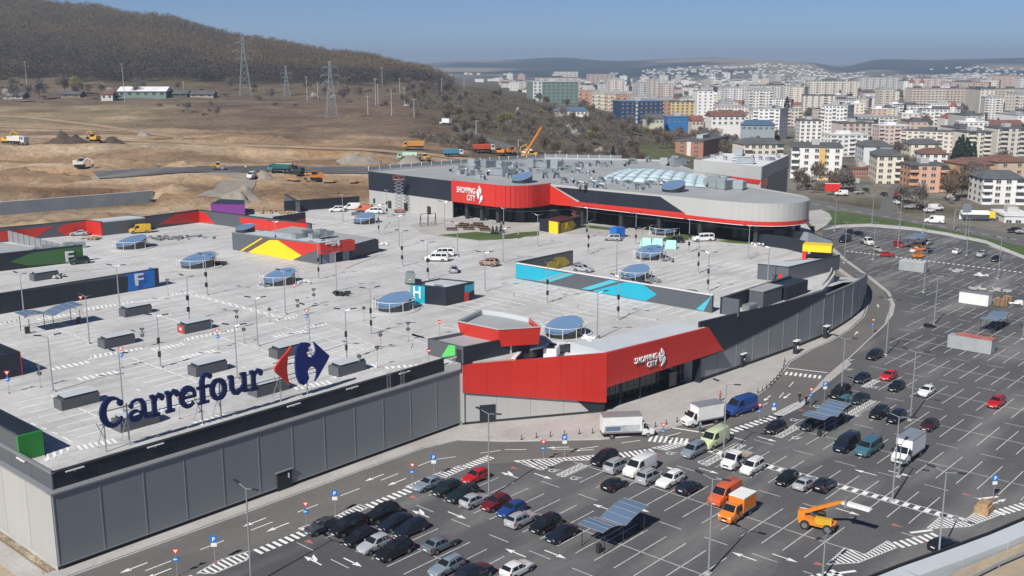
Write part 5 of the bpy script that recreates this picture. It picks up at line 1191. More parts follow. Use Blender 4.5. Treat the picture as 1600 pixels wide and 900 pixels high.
SKY = [(616, 483, 3.1, 'round blue tilted glass skylight beside the H kiosk'), (310, 416, 3.6, 'round blue tilted glass skylight between the E and F walls and the pavilion'), (437, 443, 3.1, 'round blue tilted glass skylight below the yellow painted wall'), (206, 387, 3.4, 'round blue tilted glass skylight in front of the yellow van'),
       (569, 349, 3.0, 'round blue tilted glass skylight near the parked white vans by the black wall'), (881, 524, 2.95, 'round blue tilted glass skylight just behind the red entrance front'), (992, 436, 2.8, 'round blue tilted glass skylight behind the turquoise wall'), (1015, 404, 3.0, 'round blue tilted glass skylight near the mint green panels')]
for s_ in SKY: skylight(*s_)
skylight(704, 334, 2.9, 'round blue tilted glass skylight at the foot of the red mall front'); skylight(1038, 366, 3.2, 'low round glass skylight on the lawn by the orange lift', lo=.8, hi=1.2)
skylight(816, 285, 2.9, 'round blue glass skylight on the mall roof above the red corner', z=RZ - .25, rail=False, island=False); skylight(1052, 299, 3.0, 'round blue glass skylight on the mall roof beside the cushion roof', z=RZ - .25, rail=False, island=False)
skylight(384, 371, 2.4, 'round blue glass skylight behind the slate end of the pavilion', rail=False, island=False, lo=2.2, hi=3.2)

# smoke vent boxes
def vent_box(px, py, label, plate=False):
    t = thing('smoke_vent', label, 'roof vent', at(px, py, DZ), ANG, 'grey smoke vent boxes on the parking deck')
    MB().box(0, 5.0, 0, 2.2, 0, 1.35).build('casing', 'cladding_slate', t)
    l_ = MB().box(.5, 4.9, .15, 2.05, 1.35, 1.62); l_.build('lid', 'steel_dark', t)
    MB().add([(.45, .1, 1.63), (4.95, .1, 1.63), (4.95, 2.1, 1.72), (.45, 2.1, 1.72)], [(0, 1, 2, 3)]).build('lid_glass', 'roof_pale', t)
    if plate: MB().box(-.05, -.01, .3, 2.0, .15, 1.2).build('red_plate', 'sign_red', t); MB().box(-.08, -.05, .9, 1.4, .5, .9).build('plate_symbol', 'sign_white', t)
    return t
for px, py, lb, pl in ((97, 643, 'grey smoke vent box left of the first letter of the big sign', 0), (196, 496.5, 'grey smoke vent box in front of the black wall next to the trolley shelter', 0), (289, 522.5, 'smoke vent box with red end plate', 1), (164, 546, 'grey smoke vent box between the two zebra strips on the left', 0),
                       (307, 590, 'grey smoke vent box behind the letter f', 0), (434, 562, 'grey smoke vent box behind the red arrow emblem', 0), (529, 590, 'grey smoke vent box right of the blue emblem', 0), (189, 677, 'grey smoke vent box behind the letter a of the big sign', 0), (402, 622, 'grey smoke vent box behind the last letter of the big sign', 0), (54, 440, 'grey smoke vent box behind the black F wall', 0)):
    vent_box(px, py, lb, pl)
# ------------------------------------------------------------------ city: blocks of flats close to the mall, each window a part
WINM = {}
def win_mesh(w, h):
    k = (round(w, 2), round(h, 2))
    if k not in WINM: WINM[k] = (MB().box(-w / 2, w / 2, -.05, .05, 0, h).mesh('window', 'window_glass'), MB().box(-w / 2 - .1, w / 2 + .1, -.16, .05, -.12, 0).box(-.05, .05, -.08, .0, 0, h).mesh('window_frame', 'white_trim'))
    return WINM[k]
def block(label, px, py, Y, wpx, hpx, depth, colr, storeys, cols, rot=0.0, roof='roof_dark', balc=(), stripe=None, side_cols=3, base=None, hip=False, group=None, gable=False):
    """a block of flats: px,py = foot of the front's middle, Y = distance, wpx/hpx = size of the front in the photograph"""
    p = atd(px, py, Y); w, h = wpx * Y / FPX / max(.5, math.cos(rot)), hpx * Y / FPX * 1.02; zt = terrain_z(p.x, p.y, False)
    t = thing('apartment_block', label, 'building', (p.x, p.y, zt), rot, group); dz = p.z - zt
    t.color = rgba(colr)
    H_ = h + dz
    o = MB().box(-w / 2, w / 2, 0, depth, -1.5, H_).build('wall', 'wall', t); o.color = rgba(colr)
    if hip:
        MB().add([(-w / 2 - .6, -.6, H_), (w / 2 + .6, -.6, H_), (w / 2 + .6, depth + .6, H_), (-w / 2 - .6, depth + .6, H_), (-w / 2 + 3, depth / 2, H_ + 2.6), (w / 2 - 3, depth / 2, H_ + 2.6)], [(0, 1, 5, 4), (2, 3, 4, 5), (1, 2, 5), (3, 0, 4), (3, 2, 1, 0)]).build('roof', roof, t)
    elif gable:
        MB().add([(-w / 2 - .5, -.6, H_), (w / 2 + .5, -.6, H_), (w / 2 + .5, depth + .6, H_), (-w / 2 - .5, depth + .6, H_), (-w / 2 - .5, depth / 2, H_ + 3.2), (w / 2 + .5, depth / 2, H_ + 3.2)], [(0, 1, 5, 4), (2, 3, 4, 5), (1, 2, 5), (3, 0, 4), (3, 2, 1, 0)]).build('roof', roof, t)
    else:
        r_ = MB().box(-w / 2 - .35, w / 2 + .35, -.35, depth + .35, H_, H_ + .5).build('roof', roof, t)
        MB().box(-2, 1.5, depth * .4, depth * .7, H_ + .5, H_ + 2.4).build('stair_head', 'concrete', r_)
    if stripe:
        o = MB().box(-w / 2 + w * stripe[0], -w / 2 + w * stripe[1], -.12, .0, -1, H_ - .05).build('painted_stripe', 'wall_plain', t); o.color = rgba(stripe[2])
    sh = h / storeys; ww = min(1.7, w / cols * .55); wm, wf = win_mesh(ww, min(1.35, sh * .5))
    for i in range(storeys):
        for c in range(cols):
            x = -w / 2 + w * (c + .5) / cols; z = dz + sh * i + sh * .32
            o = link('window', wm, t); o.location = (x, -.1 if not stripe else -.16, z)
            f = link('window_frame', wf, o); f.location = (0, 0, 0)
        for c in range(side_cols):
            y = depth * (c + .5) / side_cols
            for sx in ((-1,) if rot < 0 else (1,)):
                o = link('window', wm, t); o.location = (sx * (w / 2 + .06), y, dz + sh * i + sh * .32); o.rotation_euler = (0, 0, math.pi / 2)
        for bx in balc:
            x = -w / 2 + w * bx
            bo = MB().box(x - 1.7, x + 1.7, -1.25, 0, dz + sh * i + .05, dz + sh * i + .2).box(x - 1.7, x + 1.7, -1.28, -1.16, dz + sh * i + .2, dz + sh * i + 1.1).box(x - 1.7, x - 1.6, -1.2, 0, dz + sh * i + .2, dz + sh * i + 1.1).box(x + 1.6, x + 1.7, -1.2, 0, dz + sh * i + .2, dz + sh * i + 1.1)
            o = bo.build('balcony', 'wall_plain', t); o.color = rgba(tuple(min(.75, v * 1.05) for v in colr))
            if (i + int(bx * 10)) % 3 != 0: MB().box(x - 1.6, x + 1.6, -1.22, -1.18, dz + sh * i + 1.1, dz + sh * (i + 1) - .2).build('balcony_glazing', 'window_glass', o)
    return t
WHT, CRM, PNK, ORG_, YEL, GRY = (.76, .75, .72), (.70, .64, .53), (.56, .40, .36), (.56, .31, .19), (.60, .44, .20), (.42, .42, .41)
NEAR = [
 ('white and yellow striped apartment block right behind the mall', 1274, 279, 478, 74, 47, 30, WHT, 5, 5, R(-14), 'roof_dark', (.08,), (.55, .70, (.60, .40, .15)), 5),
 ('cream apartment block with grey hip roof left of the side street', 1388, 291, 462, 38, 46, 22, CRM, 5, 3, R(-10), 'roof_dark', (.85,), None, 4, None, True),
 ('salmon orange apartment block facing the green verge', 1448, 310, 430, 56, 50, 14, ORG_, 5, 4, R(-4), 'roof_dark', (.08, .92), (.2, .8, (.60, .36, .25)), 3),
 ('white apartment block with balconies at the right edge', 1564, 330, 392, 62, 50, 16, WHT, 5, 4, R(-6), 'roof_dark', (.1, .92), None, 3, None, True),
 ('red brick coloured end wall of a long balcony block behind the mall', 1076, 254, 560, 40, 32, 46, (.36, .17, .11), 5, 2, R(-28), 'roof_dark', (), (.42, .56, (.62, .6, .56)), 9),
 ('cream low apartment block with grey roof behind the cinema box', 1192, 252, 520, 64, 26, 16, CRM, 3, 6, R(8), 'roof_dark', (.1, .9), None, 3, None, True),
 ('orange yellow apartment block with brown roof behind bare trees', 1530, 288, 455, 46, 30, 18, (.55, .36, .16), 3, 2, R(10), 'roof_tile', (), None, 2, None, True),
 ('peach apartment block with brown roof at the right edge', 1578, 296, 470, 48, 42, 18, (.56, .43, .32), 4, 2, R(8), 'roof_tile', (), None, 2, None, True),
 ('tall white gable wall of a block beside the cream one', 1370, 262, 540, 42, 32, 24, (.62, .64, .66), 4, 1, R(-8), 'roof_dark', (), None, 4, None, True),
 ('small white block with maroon roof above the salmon block', 1461, 256, 530, 36, 15, 16, WHT, 2, 3, R(-4), 'roof_tile', (), None, 2, None, True),
 ('cream block with dark hipped roof behind the maroon roofed one', 1446, 248, 590, 46, 22, 18, CRM, 3, 3, R(-4), 'roof_dark', (), None, 2, None, True),
 ('pale tower of flats with stacked balconies in the middle of the city', 1278, 187, 1000, 46, 36, 26, (.58, .53, .47), 10, 5, R(-12), 'roof_dark', (.7,), None, 3),
 ('pale block with pink stripes behind the yellow striped block', 1337, 232, 640, 50, 38, 16, (.56, .47, .42), 6, 5, R(5), 'roof_dark', (), (.3, .4, (.5, .26, .24)), 3),
 ('cream balcony block right of the dark conifers', 1527, 248, 560, 40, 40, 16, CRM, 6, 4, R(3), 'roof_dark', (.2, .8), None, 3),
 ('white stepped balcony block at the far right', 1580, 244, 600, 50, 42, 16, (.6, .56, .5), 6, 5, R(3), 'roof_dark', (.2, .8), None, 3),
 ('white block with blue doors beside the bare tree', 1266, 224, 660, 34, 34, 14, WHT, 6, 4, R(-4), 'roof_dark', (), None, 3),
 ('green glazed hotel with stepped white end on the slope', 868, 170, 905, 70, 40, 30, (.16, .24, .21), 8, 10, R(10), 'roof_pale', (), (0, .2, (.6, .62, .58)), 4),
 ('white manor house with blue mansard roof on the slope', 894, 188, 745, 50, 14, 14, WHT, 2, 8, R(4), 'glass_blue', (), None, 2, None, True),
 ('dark blue glass office cube with white stair strip', 1002, 190, 770, 66, 30, 24, (.018, .045, .11), 5, 9, R(8), 'glass_blue', (), (.36, .41, (.55, .57, .6)), 4),
 ('low shed with grey roof in front of the blue office cube', 1024, 194, 730, 26, 8, 16, (.55, .54, .46), 1, 4, R(4), 'roof_dark', (), None, 2, None, False, None, True),
 ('bright blue metal shed with red roof behind', 1062, 193, 745, 40, 10, 22, (.02, .16, .42), 1, 5, R(2), 'glass_blue', (), None, 2),
 ('small red roofed house beside the blue shed', 1090, 197, 700, 18, 8, 12, (.58, .5, .4), 1, 3, R(2), 'roof_red', (), None, 2, None, False, None, True),
 ('large white house with steep brown roof', 1138, 196, 705, 54, 14, 16, WHT, 2, 6, R(4), 'roof_tile', (), None, 2, None, False, None, True),
 ('teal roofed market shed near the brown roofed house', 1184, 205, 660, 50, 9, 30, (.27, .33, .35), 1, 6, R(-12), 'glass_blue', (), None, 3, None, True),
 ('yellow block of flats behind the blue shed', 1066, 182, 860, 36, 22, 12, YEL, 5, 5, R(-3), 'roof_dark', (), None, 3),
 ('white car showroom with glass front by the main road', 1590, 356, 345, 42, 18, 14, (.66, .67, .67), 1, 3, R(-8), 'roof_white', (), None, 1),
 ('low brick red market hall behind the parked cars', 1352, 276, 490, 46, 12, 12, (.40, .16, .10), 2, 6, R(0), 'roof_tile', (), None, 2),
 ('low white garage row along the side street', 1340, 294, 458, 44, 5, 8, (.6, .58, .54), 1, 6, R(-4), 'roof_dark', (), None, 1),
]
for a_ in NEAR:
    kw = dict(zip(('label', 'px', 'py', 'Y', 'wpx', 'hpx', 'depth', 'colr', 'storeys', 'cols', 'rot', 'roof', 'balc', 'stripe', 'side_cols', 'base', 'hip', 'group', 'gable'), a_)); block(**kw)

# ------------------------------------------------------------------ city: farther blocks copied from a handful of types
def far_type(w, d, h, st, cl, roof, pitched=False):
    e = thing('apartment_block', 'x', 'building')
    MB().box(-w / 2, w / 2, 0, d, -6, h).build('wall', 'wall', e)
    if pitched: MB().add([(-w / 2 - .5, -.6, h), (w / 2 + .5, -.6, h), (w / 2 + .5, d + .6, h), (-w / 2 - .5, d + .6, h), (-w / 2 - .3, d / 2, h + 3.4), (w / 2 + .3, d / 2, h + 3.4)], [(0, 1, 5, 4), (2, 3, 4, 5), (1, 2, 5), (3, 0, 4), (3, 2, 1, 0)]).build('roof', roof, e)
    else: MB().box(-w / 2 - .3, w / 2 + .3, -.3, d + .3, h, h + .45).box(-w * .2, w * .1, d * .3, d * .7, h + .45, h + 2.4).build('roof', roof, e)
    m = MB(); sh = h / st
    for i in range(st):
        for c in range(cl):
            x = -w / 2 + w * (c + .5) / cl; q = w / cl * (.28 if (c % 3) else .40); m.box(x - q, x + q, -.06, .0, sh * i + sh * .3, sh * i + sh * .78)
        for c in range(max(2, int(d / 4))):
            y = d * (c + .5) / max(2, int(d / 4))
            for sx in (-1, 1): m.box(sx * w / 2 - .06, sx * w / 2 + .06, y - .8, y + .8, sh * i + sh * .3, sh * i + sh * .75)
    o = m.build('window_openings', 'far_window', e); o['kind'] = 'stuff'
    if not pitched:
        b_ = MB()
        for i in range(1, st):
            for c in range(0, cl, 3): x = -w / 2 + w * (c + .5) / cl; b_.box(x - w / cl * .45, x + w / cl * .45, -1.0, 0, sh * i, sh * i + 1.0)
        if b_.v: o = b_.build('balcony_fronts', 'wall_plain', e); o['kind'] = 'stuff'
    return e
TYPES = [far_type(32, 12, 14.5, 5, 9, 'roof_dark'), far_type(22, 13, 14.5, 5, 6, 'roof_white'), far_type(24, 14, 27, 10, 7, 'roof_membrane'), far_type(18, 16, 24, 9, 5, 'roof_membrane'), far_type(44, 12, 14.5, 5, 13, 'roof_membrane'), far_type(14, 10, 6.5, 2, 4, 'roof_red', True), far_type(24, 11, 10, 3, 7, 'roof_tile', True), far_type(70, 13, 29, 10, 18, 'roof_dark')]
TNAME = ['five storey slab', 'short five storey block', 'ten storey slab', 'narrow tower block', 'long five storey slab', 'small red roofed house', 'brown roofed house', 'long ten storey slab']
PAL = [((.74, .72, .68), 'white'), ((.68, .62, .53), 'cream'), ((.64, .53, .47), 'pinkish'), ((.54, .53, .50), 'grey'), ((.68, .62, .55), 'ivory'), ((.52, .38, .31), 'brick toned'), ((.78, .77, .75), 'bright white')]
SHORT = ['yellow striped block', 'cream block by the side street', 'salmon block', 'white balcony block', 'brick red end wall', 'low cream block', 'orange yellow block', 'peach block', 'white gable wall', 'small maroon roofed block', 'dark hipped cream block', 'pale balcony tower', 'pink striped block', 'cream balcony block', 'white stepped block', 'white block with blue doors', 'green glazed hotel', 'white manor house', 'blue office cube', 'grey roofed shed', 'bright blue shed', 'small red roofed house', 'brown roofed white house', 'teal market shed', 'yellow flats', 'white showroom', 'brick market hall', 'white garage row']
CL = [(n_, *atd(a_[1], a_[2], a_[3])[:2]) for n_, a_ in zip(SHORT, NEAR)] + [(n_, *atd(x_, y_, Y_)[:2]) for n_, x_, y_, Y_ in (('church with red cap', 1490, 187, 840), ('twin towered church', 1432, 154, 1500), ('long row of ten storey slabs', 1520, 177, 1140), ('skyline pink tower', 1042, 143, 1450), ('broad skyline slab', 1372, 145, 1900), ('palace like block', 1215, 182, 900), ('far hillside houses', 1150, 128, 3000), ('mid city white tower', 1188, 170, 1050), ('last tree of the hill wood', 695, 125, 1000))]
_cu = set(); _used = [False] * len(TYPES); PLACED = [(p.x, p.y, 34) for p in [atd(a_[1], a_[2], a_[3]) for a_ in NEAR]]
def far_block(k, x, y, rot, colr, label, group, sc=(1, 1, 1)):
    o = TYPES[k] if not _used[k] else copy_tree(TYPES[k]); _used[k] = True
    o.location = (x, y, max(-.3, terrain_z(x, y, False)) - .2); o.rotation_euler = (0, 0, rot); o.scale = sc; paint_tree(o, rgba(colr)); tag(o, label, 'building', group); return o
# named rows first
for i in range(7):
    p = atd(1436 + 29 * i, 178 - .3 * i, 1150 - 4 * i); c = PAL[i % 2]; far_block(7, p.x, p.y, R(2), (.60, .55, .47) if i % 2 else (.56, .48, .42), ORD[i] + ' slab from the left in the long far row of ten storey flats', 'long row of ten storey slabs', (.34, 1, .92)); PLACED.append((p.x, p.y, 30))
for i in range(7):
    p = atd(925 + 20 * i, 163 + .6 * i, 980 - 12 * i); far_block(4, p.x, p.y, R(-10 + 3 * i), ((.50, .27, .17), (.60, .56, .48), (.58, .5, .38))[i % 3], ORD[i] + ' slab from the left in the row above the blue office cube', 'row of flats above the blue cube', (.55, 1, 1.15)); PLACED.append((p.x, p.y, 30))
for px, py, Y, k, cc, lb in ((890, 137, 1500, 3, 5, 'brick toned tower pair behind the green hotel'), (962, 141, 1500, 2, 4, 'tan slab above the long row of flats'), (1003, 142, 1450, 3, 3, 'dark tower left of the pink one'), (1042, 143, 1450, 3, 2, 'pink and white tower on the city skyline'), (1372, 145, 1900, 7, 3, 'broad pale slab on the far city skyline'), (1300, 152, 1500, 7, 1, 'cream slab behind the pale balcony tower'), (1165, 150, 1450, 3, 2, 'pink tower in the mid city'), (1188, 170, 1050, 2, 0, 'white tower left of the pale balcony tower'), (1215, 182, 900, 4, 1, 'pale palace like block with white columns')):
    p = atd(px, py, Y); far_block(k, p.x, p.y, R(random.uniform(-10, 10)), PAL[cc][0], lb, None); PLACED.append((p.x, p.y, 30))
random.seed(21)
n = 0; tries = 0
while n < 300 and tries < 20000:
    tries += 1
    Y = 500 + 2300 * random.random() ** 1.5; px = random.uniform(790 if Y > 1350 else 1040 if Y > 900 else 1100 if Y > 640 else 1225, 1690)
    x = (px - 800) / FPX * Y * 1.0
    if px < 1040 and Y < 1300: continue
    if Y < 620 and px < 1320: continue
    if any((x - q[0]) ** 2 + (y_ - q[1]) ** 2 < (q[2] * .72 + 16) ** 2 for q in PLACED for y_ in (Y,)): continue
    k = random.choices(range(8), (5, 5, 2.2 if Y > 700 else .2, 1.6 if Y > 700 else .2, 4, 4, 4, .8 if Y > 1000 else 0))[0]
    if 1300 < px and Y < 900: k = random.choice((0, 1, 4, 0, 1, 6))
    c = random.choice(PAL[:5] + PAL[:2] * 2 + PAL[5:] + PAL[6:] * 2 if k != 5 else PAL[:5])
    far_block(k, x, Y, random.choice((R(0), R(8), R(-10), R(90), R(80), R(-35))), (lambda g: tuple(v * g for v in c[0]))(random.uniform(.85, 1.05)), near_words(x, Y, CL, _cu, '%s %s' % (c[1], TNAME[k])), 'city blocks', (random.uniform(.7, 1.1), 1, random.uniform(.85, 1.05)))
    PLACED.append((x, Y, 20 if k in (5, 6) else 30)); n += 1
for k, u_ in enumerate(_used):
    if not u_: far_block(k, 900, 1900, 0, (.5, .5, .5), 'grey block far out beyond the city', None)
# church with red cap, twin-spired church behind
def church(px, py, Y, label, s_, towers):
    p = atd(px, py, Y); t = thing('church', label, 'church', (p.x, p.y, terrain_z(p.x, p.y, False)), R(4))
    w = 18 * s_
    o = MB().box(-w / 2, w / 2, 0, 16 * s_, -2, 12 * s_).build('nave', 'wall', t); o.color = (.64, .62, .58, 1)
    MB().add([(-w / 2, -.5, 12 * s_), (w / 2, -.5, 12 * s_), (w / 2, 16 * s_, 12 * s_), (-w / 2, 16 * s_, 12 * s_), (0, -.5, 17 * s_), (0, 16 * s_, 17 * s_)], [(0, 1, 4), (1, 2, 5, 4), (2, 3, 5), (3, 0, 4, 5)]).build('roof', 'roof_red', t)
    for x in towers:
        o = MB().tube((x * s_, 3 * s_, 8 * s_), (x * s_, 3 * s_, 24 * s_), 3.4 * s_, n=8).build('tower', 'wall', t); o.color = (.66, .63, .58, 1)
        MB().tube((x * s_, 3 * s_, 24 * s_), (x * s_, 3 * s_, 30 * s_), 4 * s_, .3, n=8).build('spire', 'roof_red', o)
    return t
church(1490, 187, 840, 'white church with red capped drum amid the flats', .8, (0,)); church(1432, 154, 1500, 'twin towered pale church on the far skyline', 1.1, (-7, 7))
# scattered white houses on the far hills: a mass
random.seed(5); mb = MB(); rf = MB()
for i in range(1100):
    Y = random.uniform(2500, 4900); px = random.choice((random.uniform(700, 1700), random.gauss(1150, 70), random.gauss(1480, 60), random.uniform(1000, 1350)))
    x = (px - 800) / FPX * Y
    if noise.fractal((x * .002, Y * .0015, 4), 1, 2, 3) < -.05 and Y > 3200: continue
    z = terrain_z(x, Y); w, d, h = random.uniform(7, 16), random.uniform(7, 11), random.uniform(4, 8)
    if Y < 3000: h *= 1.6; w *= 1.6
    mb.box(x - w / 2, x + w / 2, Y, Y + d, z - 3, z + h); rf.add([(x - w / 2 - .5, Y - .5, z + h), (x + w / 2 + .5, Y - .5, z + h), (x + w / 2 + .5, Y + d, z + h), (x - w / 2 - .5, Y + d, z + h), (x, Y + d / 2, z + h + 3)], [(0, 1, 4), (1, 2, 4), (2, 3, 4), (3, 0, 4)])
o = mb.build('far_houses', 'wall_plain'); o.color = (.66, .64, .6, 1); tag(o, 'white houses scattered over the far hillsides', 'houses', kind='stuff')
o = rf.build('roofs', 'roof_dark', o); o['kind'] = 'stuff'

# ------------------------------------------------------------------ vegetation
def crown_mesh(name, mname, n, rx, rz, h0, leaf, seed, conifer=False, upright=.35):
    rs = np.random.default_rng(seed)
    if conifer:
        t = rs.random(n) ** .8; r_ = rx * (1 - t) * rs.uniform(.5, 1.05, n) + .1; a_ = rs.random(n) * 6.283
        C = np.stack([r_ * np.cos(a_), r_ * np.sin(a_), h0 + rz * 2 * t], 1); D = np.stack([np.cos(a_), np.sin(a_), np.full(n, -.5)], 1); L_ = leaf * rs.uniform(.6, 1.3, n) * (1.1 - t * .6)
    else:
        m = 8; LC = np.stack([rs.normal(0, rx * .45, m), rs.normal(0, rx * .45, m), h0 + rz * rs.uniform(.6, 1.7, m)], 1); LR = rs.uniform(.35, .6, m); k = rs.integers(0, m, n)
        d = rs.normal(size=(n, 3)); d /= np.linalg.norm(d, axis=1, keepdims=True); d *= (rs.random(n) ** .4)[:, None]
        C = LC[k] + d * np.array([rx, rx, rz]) * 1.3 * LR[k][:, None]; C[:, 2] = np.maximum(C[:, 2], h0 * .8 + rs.random(n))
        D = C - np.array([0, 0, h0 * .9]); D /= np.linalg.norm(D, axis=1, keepdims=True); D += rs.normal(0, .6, (n, 3)); D[:, 2] += upright; L_ = leaf * rs.uniform(.5, 1.4, n)
    return tri_mesh(name, leaf_tris(rs, C, D, L_, .42 if conifer else .16), mname)
def trunk_mesh(h, r0, seed, limbs=5, cz=.5):
    rs = random.Random(seed); mb = MB().tube((0, 0, -.4), (0, 0, h * .55), r0, r0 * .6, n=6, caps=False)
    for i in range(limbs):
        a_ = rs.random() * 6.283; z = h * rs.uniform(.3, .55); l_ = h * rs.uniform(.25, .45); e = Vector((math.cos(a_) * l_ * .6, math.sin(a_) * l_ * .6, z + l_)); mb.tube((0, 0, z), e, r0 * .45, r0 * .12, n=4, caps=False)
    return mb.mesh('trunk', 'bark')
VEG = {}
def veg(kind, mname, n, rx, rz, h0, leaf, tr, variants=3, conifer=False):
    VEG[kind] = [(crown_mesh('crown', mname, n, rx, rz, h0, leaf, 100 + 7 * v + len(kind), conifer), trunk_mesh(h0 + rz * (1.3 if not conifer else 1.6), tr, v + 3, 0 if conifer else 5)) for v in range(variants)]
veg('bare', 'twig', 900, 3.6, 3.6, 2.6, 1.1, .22); veg('warm', 'twig_warm', 900, 3.4, 3.4, 2.0, 1.1, .2); veg('grey', 'twig_grey', 800, 3.2, 3.8, 2.4, 1.0, .2); veg('conifer', 'needle', 700, 3.0, 7.0, 1.0, 1.5, .25, 2, True)
veg('bud', 'bud', 800, 3.0, 3.0, 2.0, 1.0, .2, 2); veg('blossom', 'blossom', 600, 2.4, 2.2, 1.6, .8, .15, 2); veg('shrub', 'twig', 420, 2.6, 1.2, .5, .9, .08, 3)
VN = {'bare': ('bare_tree', 'bare brown deciduous tree'), 'warm': ('bare_tree', 'bare reddish brown tree'), 'grey': ('bare_tree', 'bare grey twigged tree'), 'conifer': ('conifer_tree', 'dark green conifer'), 'bud': ('budding_tree', 'yellow green budding tree'), 'blossom': ('blossom_tree', 'white blossoming tree'), 'shrub': ('shrub', 'bare brown shrub')}
TL = CL + [('middle pylon', *atd(518, 184, 560)[:2]), ('tall pylon', *atd(383, 140, 740)[:2]), ('long barn', *atd(222, 151, 715)[:2]), ('white gabled farm house', *atd(167, 153, 700)[:2]), ('grey far left shed', *atd(20, 150, 705)[:2]), ('hill road', *atd(760, 200, 500)[:2]), ('yellow crane', *atd(830, 250, 400)[:2]), ('mall back railing', *atd(900, 255, 350)[:2]), ('white truck on the hill road', *atd(696, 192, 555)[:2]), ('cinema box', *atd(1150, 260, 330)[:2]), ('red billboard', *atd(1300, 304, 425)[:2])]
_tu = set()
def plant(kind, x, y, z, s_, where, group):
    nm, lb = VN[kind]; v = random.choice(VEG[kind]); sz = 'small ' if s_ < .7 else 'tall ' if s_ > .95 else ''
    t = thing(nm, near_words(x, y, TL, _tu, sz + lb), 'shrub' if kind == 'shrub' else 'tree', (x, y, z), random.random() * 6.28, group); t.scale = (s_, s_, s_ * random.uniform(.9, 1.15))
    link('crown', v[0], t); link('trunk', v[1], t); return t
random.seed(33)
def scatter(n, poly_, kinds, smin, smax, where, group, Yr):
    """poly_ = (px0, px1) columns, Yr = distance range"""
    k = 0; tr = 0
    while k < n and tr < n * 40:
        tr += 1; Y = random.uniform(*Yr); px = random.uniform(*poly_); x = (px - 800) / FPX * Y
        if any((x - q[0]) ** 2 + (Y - q[1]) ** 2 < (q[2] * .55) ** 2 for q in PLACED): continue
        plant(random.choice(kinds), x, Y, terrain_z(x, Y) - .1, random.uniform(smin, smax), where, group); k += 1
scatter(70, (700, 1010), ('bare', 'bare', 'grey', 'warm', 'shrub', 'shrub'), .45, .85, 'on the overgrown slope behind the mall', 'slope thicket', (455, 680))
scatter(50, (640, 1000), ('bare', 'grey', 'shrub', 'warm', 'bare', 'shrub'), .5, .9, 'on the upper slope below the hotel', 'upper slope trees', (680, 900))
scatter(8, (760, 1010), ('bud', 'blossom'), .6, .9, 'on the slope behind the mall', 'blossoming slope trees', (470, 720))
scatter(40, (1010, 1220), ('bare', 'grey', 'warm', 'grey', 'bare'), .6, 1.0, 'among the sheds behind the mall', 'trees among the sheds', (560, 740))
scatter(16, (1245, 1330), ('warm', 'grey', 'bare', 'shrub'), .6, 1.0, 'in front of the yellow striped block', 'trees before the striped block', (420, 465))
scatter(18, (1480, 1545), ('bare', 'warm', 'grey'), .8, 1.2, 'between the salmon block and the white balcony block', 'trees between the two blocks', (398, 450))
scatter(10, (1400, 1600), ('bare', 'grey', 'blossom', 'shrub'), .5, .8, 'on the verge in front of the flats', 'verge trees', (372, 400))
scatter(40, (1330, 1660), ('conifer', 'bare', 'grey', 'bare', 'warm'), .7, 1.1, 'between the city blocks right of the side street', 'street trees', (470, 900))
scatter(60, (1050, 1680), ('conifer', 'bare', 'grey', 'bare'), .9, 1.4, 'among the farther city blocks', 'far city trees', (900, 1900))
for i in range(9):
    p = atd(1488 + 4.0 * i, 262 - 3 * (i % 3), 520 + 14 * (i % 4)); plant('conifer', p.x, p.y, -.3, random.uniform(.7, 1.0), 'in the dark clump beside the salmon block', 'dark conifer clump')
scatter(40, (0, 420), ('grey', 'shrub', 'bare', 'shrub', 'shrub'), .5, .9, 'around the farm sheds below the wood', 'farm yard bushes', (700, 800))
for px, py, Y, k, s_ in ((118, 122, 745, 'bud', 1.3), (207, 125, 745, 'bud', 1.0), (100, 124, 750, 'bare', 1.1), (170, 126, 740, 'blossom', .8), (198, 128, 735, 'blossom', .9), (10, 148, 680, 'blossom', 1.3), (20, 150, 680, 'grey', 1.1), (785, 182, 580, 'bud', .9), (958, 224, 470, 'conifer', .55), (922, 208, 540, 'bud', .8), (60, 138, 700, 'grey', 1.2), (520, 150, 690, 'blossom', .8), (540, 151, 690, 'grey', .9), (490, 148, 700, 'blossom', .8), (560, 152, 690, 'grey', .9)):
    p = atd(px, py, Y); plant(k, p.x, p.y, terrain_z(p.x, p.y) - .1, s_, 'standing by the sheds left of the pylons' if px < 300 else 'near the middle pylon' if px < 600 else 'on the slope behind the mall', None)
scatter(34, (430, 700), ('shrub', 'shrub', 'grey', 'bare'), .5, .8, 'along the meadow edge behind the pylons', 'meadow edge bushes', (640, 840))
scatter(10, (255, 350), ('shrub', 'grey'), .4, .7, 'on the ploughed field below the pylon', 'field scrub', (560, 640))
